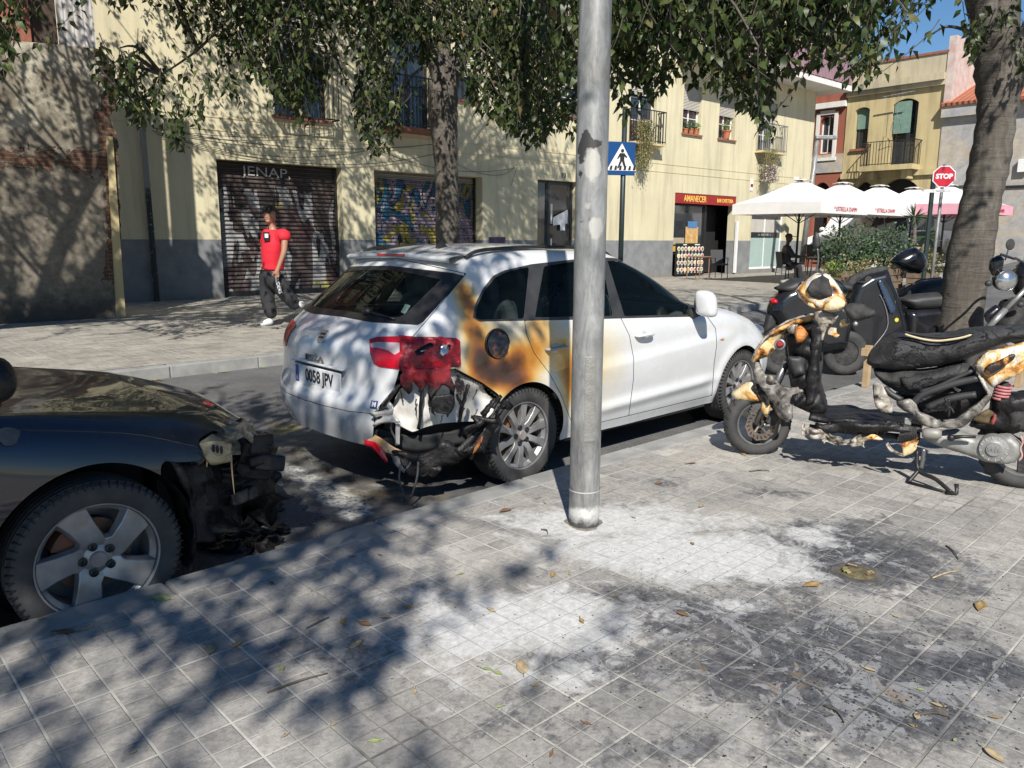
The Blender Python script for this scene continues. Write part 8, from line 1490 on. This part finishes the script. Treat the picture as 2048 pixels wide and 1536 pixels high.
# vehicles beyond the terrace
def far_car(px, f, az, L, W_, H_, mat, name, label, van=False):
    p = gp(px, f); t = thing(name, label, 'van' if van else 'car', p, R(90-az)); hb = L/2; b0 = .28; bl = H_*.56
    prof = [(-hb, b0), (-hb-.02, bl), (-hb+.12, H_*.93), (-hb+.5, H_), (hb*.2, H_), (hb*.48, bl+.02) if van else (hb*.5, bl), (hb*.95, bl-.22), (hb, b0+.3), (hb-.05, b0)] if van else [(-hb, b0), (-hb-.02, bl), (-hb+.3, H_*.95), (-hb+.7, H_), (hb*.1, H_*.98), (hb*.5, bl), (hb*.93, bl-.15), (hb, b0+.25), (hb-.05, b0)]
    xs_ = [(-W_/2, .0), (-W_/2+.06, .03)]; mb = MB(); mb.prism(prof, lambda a, b, h: (a, h*(1-.1*max(0, (b-bl)/(H_-bl))), b), -W_/2, W_/2); mb.build('body', mat, t, bevel=.05)
    gz = [(hb*.44, bl+.06), (hb*.17, H_-.12), (-.05, H_-.12), (-.05, bl+.06)]
    for s in (-1, 1): MB().prism(gz, lambda a, b, h: (a, s*(W_/2*(1-.1*max(0, (b-bl)/(H_-bl)))+h), b), .002, .02).prism([(-.15, bl+.06), (-.15, H_-.12), (-hb+.55, H_-.12), (-hb+.35, bl+.06)], lambda a, b, h: (a, s*(W_/2*(1-.1*max(0, (b-bl)/(H_-bl)))+h), b), .002, .02).build('side_window', M_GLASSW, t)
    k = .2; MB().prism([(-W_*.4, bl+.08), (W_*.4, bl+.08), (W_*.35, H_*.92), (-W_*.35, H_*.92)], lambda a, b, h: (-hb-.045+h+(b-bl)*.28, a, b), 0, .02).build('rear_window', M_GLASSW, t)
    for s in (-1, 1):
        MB().obox((-hb-.02, s*(W_/2-.2), bl-.12), (.06, .38, .16)).build('tail_light', M_REDL, t)
        for x in (-hb+.75, hb-.8): MB().lathe([(0, -.1), (.2, -.11), (.31, -.1), (.32, -.05), (.32, .1)], 24, 'y', (x, s*(W_/2-.1) if s < 0 else s*(W_/2-.1), .32)).build('wheel', M_RUB, t, smooth=True)
        MB().ell((hb*.42, s*(W_/2+.1), bl+.1), (.08, .12, .09), 10, 6).build('side_mirror', mat, t, smooth=True)
    MB().box(-hb-.035, -hb-.021, -.26, .26, .5, .62).build('number_plate', M_SW, t); return t
far_car(1715, 31, 232, 4.6, 1.85, 1.95, mk('van_white', (.7, .7, .7), .3, coat=.4), 'parked_van', 'white van parked behind the hedge and parasols', True); far_car(1882, 33, 55, 4.4, 1.8, 1.6, mk('car_grey', (.16, .17, .19), .3, .4, coat=.4), 'parked_car', 'grey hatchback with red tail lights parked left of the leaning tree')
# ---------------------------------------------------------------- parked scooters and motorcycle
M_BIKE = mk('gloss_black_paint', (.008, .009, .012), .2, 0, (.014, .014, .016), 6, coat=.5)
def bike(f, x_l, x_r, label, parts, grp='dark motorcycles parked beyond the burnt scooter', wy=690):
    p = at_f((x_l+x_r)/2, 480, f); p[2] = ROADZ; fr = Frame(p, 90); t = thing('motorcycle', label, 'motorcycle', p, fr.rot, grp)
    for px in (x_l, x_r): c_ = fr.on_y(px, wy, 0); w_ = MB().lathe([(.14, -.03), (.19, -.055), (.24, -.04), (.25, 0), (.24, .04), (.19, .055), (.14, .03)], 32, 'y').build('wheel', M_RUB, t, smooth=True); w_.location = (c_[0], 0, .25); MB().lathe([(0, -.02), (.03, -.03), (.14, -.02), (.145, .02), (0, .02)], 24, 'y').build('rim', M_CHARM, w_, smooth=True, sharp=30)
    for i, (nm, poly, y, T, mat, rr) in enumerate(parts): inflate([tuple(fr.on_y(a, b, y)[[0, 2]]) for a, b in poly], T, .022, rr, 0, i, lambda a, b: y).build(nm, mat, t, smooth=True)
    return t, fr
t, fr = bike(8.6, 1562, 1690, 'black scooter with its red tail light pointing to the white car', [('body', [(1532, 618), (1540, 592), (1562, 572), (1600, 556), (1650, 562), (1690, 590), (1700, 640), (1690, 690), (1640, 700), (1600, 680), (1560, 660)], 0, .16, M_BIKE, .12), ('seat', [(1545, 572), (1580, 552), (1640, 548), (1700, 560), (1700, 580), (1640, 575), (1570, 585)], 0, .15, M_PLB, .08), ('rear_mudguard', [(1530, 630), (1545, 600), (1560, 610), (1548, 650), (1530, 660), (1522, 668)], 0, .06, M_PLB, .03)])
MB().ell(fr.on_y(1546, 598, -.05), (.05, .08, .035), 10, 8).build('tail_light', M_REDL, t, smooth=True)
t, fr = bike(8.9, 1700, 1860, 'black scooter with tall front shield, windscreen and a round yellow sticker', [('front_shield', [(1690, 590), (1700, 560), (1730, 540), (1770, 530), (1782, 560), (1800, 600), (1812, 650), (1800, 690), (1730, 700), (1690, 680), (1680, 640)], -.05, .14, M_BIKE, .1), ('windscreen', [(1682, 568), (1700, 545), (1730, 532), (1750, 527), (1775, 525), (1770, 545), (1740, 558), (1700, 575)], -.05, .05, M_CHARM, .03), ('shield_panel', [(1752, 556), (1760, 552), (1775, 575), (1790, 610), (1788, 622), (1778, 620), (1765, 590)], -.2, .015, mk('blue_black_panel', (.03, .05, .09), .15, coat=.5), .02), ('seat', [(1790, 590), (1830, 580), (1880, 575), (1900, 585), (1890, 610), (1820, 612)], 0, .15, M_PLB, .07), ('body', [(1800, 610), (1890, 600), (1905, 660), (1860, 700), (1800, 700)], 0, .16, M_BIKE, .1)])
MB().lathe([(0, -.005), (.022, -.004), (.024, 0)], 16, 'y', fr.on_y(1792, 633, -.2)).build('yellow_sticker', mk('yellow_dot', (.6, .55, .05), .4), t); MB().tube(curve([fr.on_y(*q, -.2) for q in [(1690, 590), (1750, 575), (1775, 640), (1745, 690)]], 5)[6:], .006, 6).build('trim_line', M_ALU, t); c_ = fr.on_y(1735, 558, -.16); MB().tube([c_+np.array([-.12, 0, 0]), c_, c_+np.array([.03, 0, -.08])], .012, 6).ell(c_, (.05, .02, .07), 10, 8).build('horn_casting', M_CHARM, t, smooth=True)
t, fr = bike(9.6, 1790, 1950, 'long low black scooter with a grey edged seat beside the tree trunk', [('seat', [(1790, 585), (1810, 570), (1840, 555), (1900, 546), (1960, 540), (1960, 575), (1880, 585), (1820, 600)], 0, .17, M_PLB, .09), ('body', [(1785, 600), (1830, 590), (1900, 575), (1960, 570), (1960, 660), (1880, 700), (1800, 690)], 0, .17, M_BIKE, .1)])
P = curve([fr.on_y(*q, -.16) for q in [(1792, 580), (1812, 568), (1838, 553), (1850, 551), (1880, 548)]], 3); MB().tube(P, .012, 6).build('seat_edge', mk('seat_piping', (.1, .095, .09), .6), t, smooth=True)
p = at_f(1818, 480, 9.2); p[2] = 0; fr = Frame(p, 90); hp_ = [(1776, 517), (1790, 503), (1808, 492), (1826, 487), (1842, 497), (1850, 515), (1848, 532), (1836, 540), (1815, 538), (1796, 530)]; o = inflate([tuple(fr.on_y(a, b, 0)[[0, 2]]) for a, b in hp_], .13, .02, .12).build('helmet', M_BIKE, None, smooth=True); o.location = p; o.rotation_euler = (0, 0, fr.rot); tag(o, 'black peaked helmet resting above the middle scooter', 'helmet')
t, fr = bike(7.9, 1985, 2110, 'naked black motorcycle with round headlight and slanting chrome fork at the right edge', [('tank', [(2022, 540), (2040, 515), (2080, 510), (2120, 530), (2120, 580), (2060, 600), (2030, 580)], 0, .13, M_BIKE, .1), ('engine', [(2010, 590), (2050, 580), (2120, 590), (2130, 670), (2060, 690), (2005, 670), (1985, 640)], 0, .16, M_CHARM, .08), ('seat', [(2090, 540), (2160, 530), (2200, 545), (2180, 575), (2110, 580)], 0, .12, M_PLB, .07), ('instrument_cowl', [(1978, 510), (1996, 500), (2005, 508), (1998, 540), (1985, 545), (1976, 530)], -.1, .05, M_BIKE, .03), ('front_mudguard', [(1965, 620), (1990, 600), (2010, 610), (2000, 630), (1975, 640)], 0, .05, M_BIKE, .03)], wy=660)
c_ = fr.on_y(2012, 552, -.2); MB().ell(c_+np.array([0, .06, 0]), (.1, .1, .1), 20, 12).build('headlight', M_BIKE, t, smooth=True); MB().lathe([(0, -.045), (.06, -.035), (.088, -.01), (.098, 0), (.1, .02), (.104, .02), (.104, -.0)], 28, 'y', c_).build('headlight_glass', M_CHROME, t, smooth=True)
for y in (-.12, .1): MB().tube([fr.on_y(2062, 556, y), fr.on_y(2010, 610, y)], .024, 10).tube([fr.on_y(2010, 610, y), fr.on_y(1972, 650, y)], .03, 10).build('fork_leg', M_ALU, t, smooth=True)
MB().tube(curve([fr.on_y(2050, 520, .35), fr.on_y(2030, 508, .1), fr.on_y(2025, 508, -.1), fr.on_y(2000, 500, -.4)], 4), .013, 8).build('handlebar', M_BLACK, t, smooth=True); MB().ell(fr.on_y(2018, 480, -.3), (.045, .012, .055), 14, 8).tube([fr.on_y(2014, 490, -.3), fr.on_y(2008, 512, -.3)], .006, 6).build('rear_view_mirror', M_CHARM, t, smooth=True); MB().ell(fr.on_y(1975, 558, -.25), (.035, .03, .03), 10, 8).ell(fr.on_y(2040, 600, -.25), (.035, .03, .03), 10, 8).build('turn_signal', M_PLB, t, smooth=True)
# stakes round the tree
for i, (px, py, yt, lb) in enumerate([(1731, 768, 697, 'upright pine stake with a short crosspiece seen under the burnt seat'), (2036, 765, 745, 'pine stake to the right of the tree under the burnt seat')]):
    p = gnd(px, py); h = 75*p[1]/1568*1.15; t = thing('wooden_stake', lb, 'stake', p, ST.rot, 'stakes round the leaning tree'); MB().obox((0, 0, h/2), (.055, .055, h)).build('post', M_WOOD, t, bevel=.003); MB().obox((-.03 if i == 0 else .0, .0, h*.86), (.13, .062, .07)).build('crosspiece', M_WOOD, t, bevel=.003)
# ---------------------------------------------------------------- litter on the ground
def litter(px, py, s, mat, label, grp, z=0, curl=.5, rz=None):
    p = gnd(px, py, z); n = 9; G = []; 
    for i in range(n): u = i/(n-1); w_ = .26*math.sin(PI*u**.8)**.9*s; G.append([((u-.5)*s, w_*v*(1-.25*abs(v)*curl), .004+s*.16*curl*(abs(v)*math.sin(PI*u)+.7*(u-.5)**2*2)+.01*s*math.sin(9*u+v)) for v in (-1, -.5, 0, .5, 1)])
    mb = MB().grid(G); mb.tube([(-.5*s, 0, .006+s*.05*curl), (-.72*s, .03*s, .01)], .0012, 4); o = mb.build('fallen_leaf', mat, smooth=True, solid=.0008, norm=False); o.location = p; o.rotation_euler = (random.uniform(-.15, .15), random.uniform(-.1, .1), random.uniform(0, 6.28) if rz is None else rz); return tag(o, label, 'leaf', grp)
M_LV = [mk('leaf_ochre', (.36, .25, .1), .7, 0, (.2, .12, .05), 40), mk('leaf_tan', (.42, .34, .2), .75, 0, (.24, .17, .09), 40), mk('leaf_green', (.24, .3, .1), .6, 0, (.3, .32, .14), 20), mk('leaf_brown', (.2, .11, .05), .8, 0, (.12, .07, .04), 30)]
big = [(325, 1205, .1, 2, 'pale green fallen leaf at the kerb beside the silver wheel'), (428, 1305, .1, 1, 'curled tan leaf on the shaded paving at lower left'), (718, 1293, .08, 1, 'yellowish folded leaf on the paving left of centre'), (735, 1253, .07, 3, 'dark curled leaf beside the shadow edge left of centre'), (692, 1251, .06, 0, 'small yellow leaf left of the dark curled leaf'), (1013, 1023, .1, 3, 'brown curled leaf left of the steel pole'), (1627, 1167, .11, 0, 'orange brown leaf beside the round drain patch'), (1048, 1336, .1, 1, 'long tan leaf below the white powder'), (1168, 1243, .05, 0, 'small yellow leaf in the white powder'), (1965, 1207, .11, 0, 'orange leaf with a stalk at the right edge of the paving'), (1995, 1505, .08, 1, 'cream leaf in the bottom right corner'), (1487, 905, .07, 0, 'tan leaf beneath the front wheel of the burnt scooter'), (1385, 925, .08, 3, 'brown leaf between the pole and the burnt scooter'), (1320, 965, .08, 3, 'crumpled brown leaf right of the pole'), (1405, 1010, .07, 1, 'tan leaf on the grid of tiles right of the pole'), (1110, 1150, .06, 0, 'small ochre leaf below the pole base'), (1370, 1228, .07, 3, 'dark shrivelled leaf in the sooty middle of the paving'), (1745, 1335, .05, 1, 'small pale leaf on the black scorch'), (820, 1218, .05, 0, 'tiny yellow leaf at the edge of the dappled shadow'), (660, 1047, .06, 0, 'ochre leaf near the kerb under the white car bumper'), (1480, 798, .06, 2, 'greenish leaf on the paving behind the scooter wheel'), (130, 1275, .1, 3, 'dark shrivelled leaf on the kerb at the far left'), (480, 1296, .06, 0, 'small yellow leaf right of the curled tan leaf')]
for (px, py, s, m, lb) in big: litter(px, py, s*.8, M_LV[m], lb, 'fallen leaves on the pavement')
for k in range(46):
    px, py = random.uniform(60, 2040), random.uniform(900, 1530)
    if py < 1262-.3*px: continue
    litter(px, py, random.uniform(.018, .04), random.choice(M_LV), 'tiny leaf scrap scattered on the near paving', 'leaf scraps on the near paving')
for k in range(60):
    x = random.uniform(-1.5, 9); y = random.choice([FARK-.05-abs(random.gauss(0, .05))]*3+[KERB+.06+abs(random.gauss(0, .12))]); p = ST.w(x, y, ROADZ+.003); px, py = pj([p])[0]
    if y < 6 and x > 1.2: continue
    litter(px, py, random.uniform(.05, .09), random.choice(M_LV), 'fallen leaf lying in a gutter beside a kerb', 'leaves in the gutters', ROADZ)
for (a, b, lb) in [((540, 1392), (660, 1352), 'thin black twig on the shaded paving at lower left'), ((618, 1262), (662, 1240), 'short dark twig in the shadow left of centre'), ((1868, 1150), (1925, 1135), 'pale bent twig right of the round drain patch'), ((1895, 1085), (1920, 1112), 'dark twig on the scorched paving at right'), ((1835, 1425), (1905, 1428), 'thin curved twig on the lower right paving'), ((1655, 1408), (1695, 1440), 'dark splinter on the black scorch'), ((1500, 940), (1540, 938), 'reddish twig on clean tiles in front of the scooter'), ((1085, 1060), (1098, 1068), 'curved twig left of the pole base')]:
    A, B_ = gnd(*a), gnd(*b); o = MB().tube(curve([(0, 0, .004), tuple((B_-A)*.5+np.array([.01, .01, .008])), tuple(B_-A+np.array([0, 0, .004]))], 4), [.0035]*5+[.0025]*4, 6).build('twig', M_BARK if 'pale' not in lb else M_LV[1], smooth=True); o.location = A; tag(o, lb, 'twig', 'twigs on the paving')
p = gnd(1718, 1140); dp = thing('drain_patch', 'round mossy hole with rubble and dry leaves in the scorched paving', 'drain', p); MB().lathe([(0, .008), (.03, .014), (.055, .009), (.072, .002)], 26, 'z').build('moss', mk('moss_soil', (.16, .13, .06), .95, 0, (.08, .07, .04), 30, .02, 60), dp, smooth=True); MB().lathe([(.07, .003), (.1, .0035), (.105, .001)], 26, 'z').build('dark_rim', mk('dark_ring', (.05, .048, .045), .8, 0, (.12, .11, .1), 18), dp)
for k in range(7): a = random.uniform(0, 6.28); G = MB().obox((.05*math.cos(a), .05*math.sin(a), .016), (random.uniform(.02, .04), .015, .004), (.3, random.uniform(-.3, .3), a+1.2)).build('leaf_bit', random.choice(M_LV), dp)
# fine grit and flakes of ash: uncountable, one object
rg_ = np.random.RandomState(5); V = []; Fq = []; mi_ = []
def grit(n, fn, z, s0, s1, m):
    for k in range(n):
        px, py = fn(); p = gnd(px, py, z); s_ = rg_.uniform(s0, s1); a = rg_.uniform(0, 6.28); h = s_*rg_.uniform(.15, .5); i = len(V)
        for (q, r_) in ((0, 1.), (2.0, .8), (4.0, 1.1)): V.append((p[0]+s_*r_*math.cos(a+q), p[1]+s_*r_*math.sin(a+q), p[2]+.0012))
        V.append((p[0], p[1], p[2]+h)); Fq.extend([(i, i+1, i+3), (i+1, i+2, i+3), (i+2, i, i+3)]); mi_.extend([m]*3)
G_ = lambda cx, cy, sx_, sy_: (lambda: (rg_.normal(cx, sx_), min(1530, max(905, rg_.normal(cy, sy_)))))
grit(900, G_(1600, 1250, 300, 120), 0, .0015, .006, 0); grit(500, G_(1250, 1150, 250, 80), 0, .0012, .005, 1); grit(350, G_(1750, 1380, 180, 70), 0, .002, .008, 0); grit(300, G_(1000, 1300, 400, 120), 0, .001, .004, 2)
def rd():
    while True:
        a, b = rg_.uniform(380, 900), rg_.uniform(880, 1120)
        if b < 1245-.3*a: return a, b
grit(420, rd, ROADZ, .003, .014, 0); grit(160, rd, ROADZ, .002, .008, 1)
me = bpy.data.meshes.new('grit'); me.from_pydata(V, [], Fq); [me.materials.append(q) for q in (M_CHARM, mk('ash_flake', (.5, .49, .47), .9), M_LV[3])]; me.polygons.foreach_set('material_index', mi_); o = bpy.data.objects.new('ash_grit', me); C.objects.link(o); tag(o, 'fine black and grey grit scattered over the scorched paving and road', 'grit', kind='stuff')
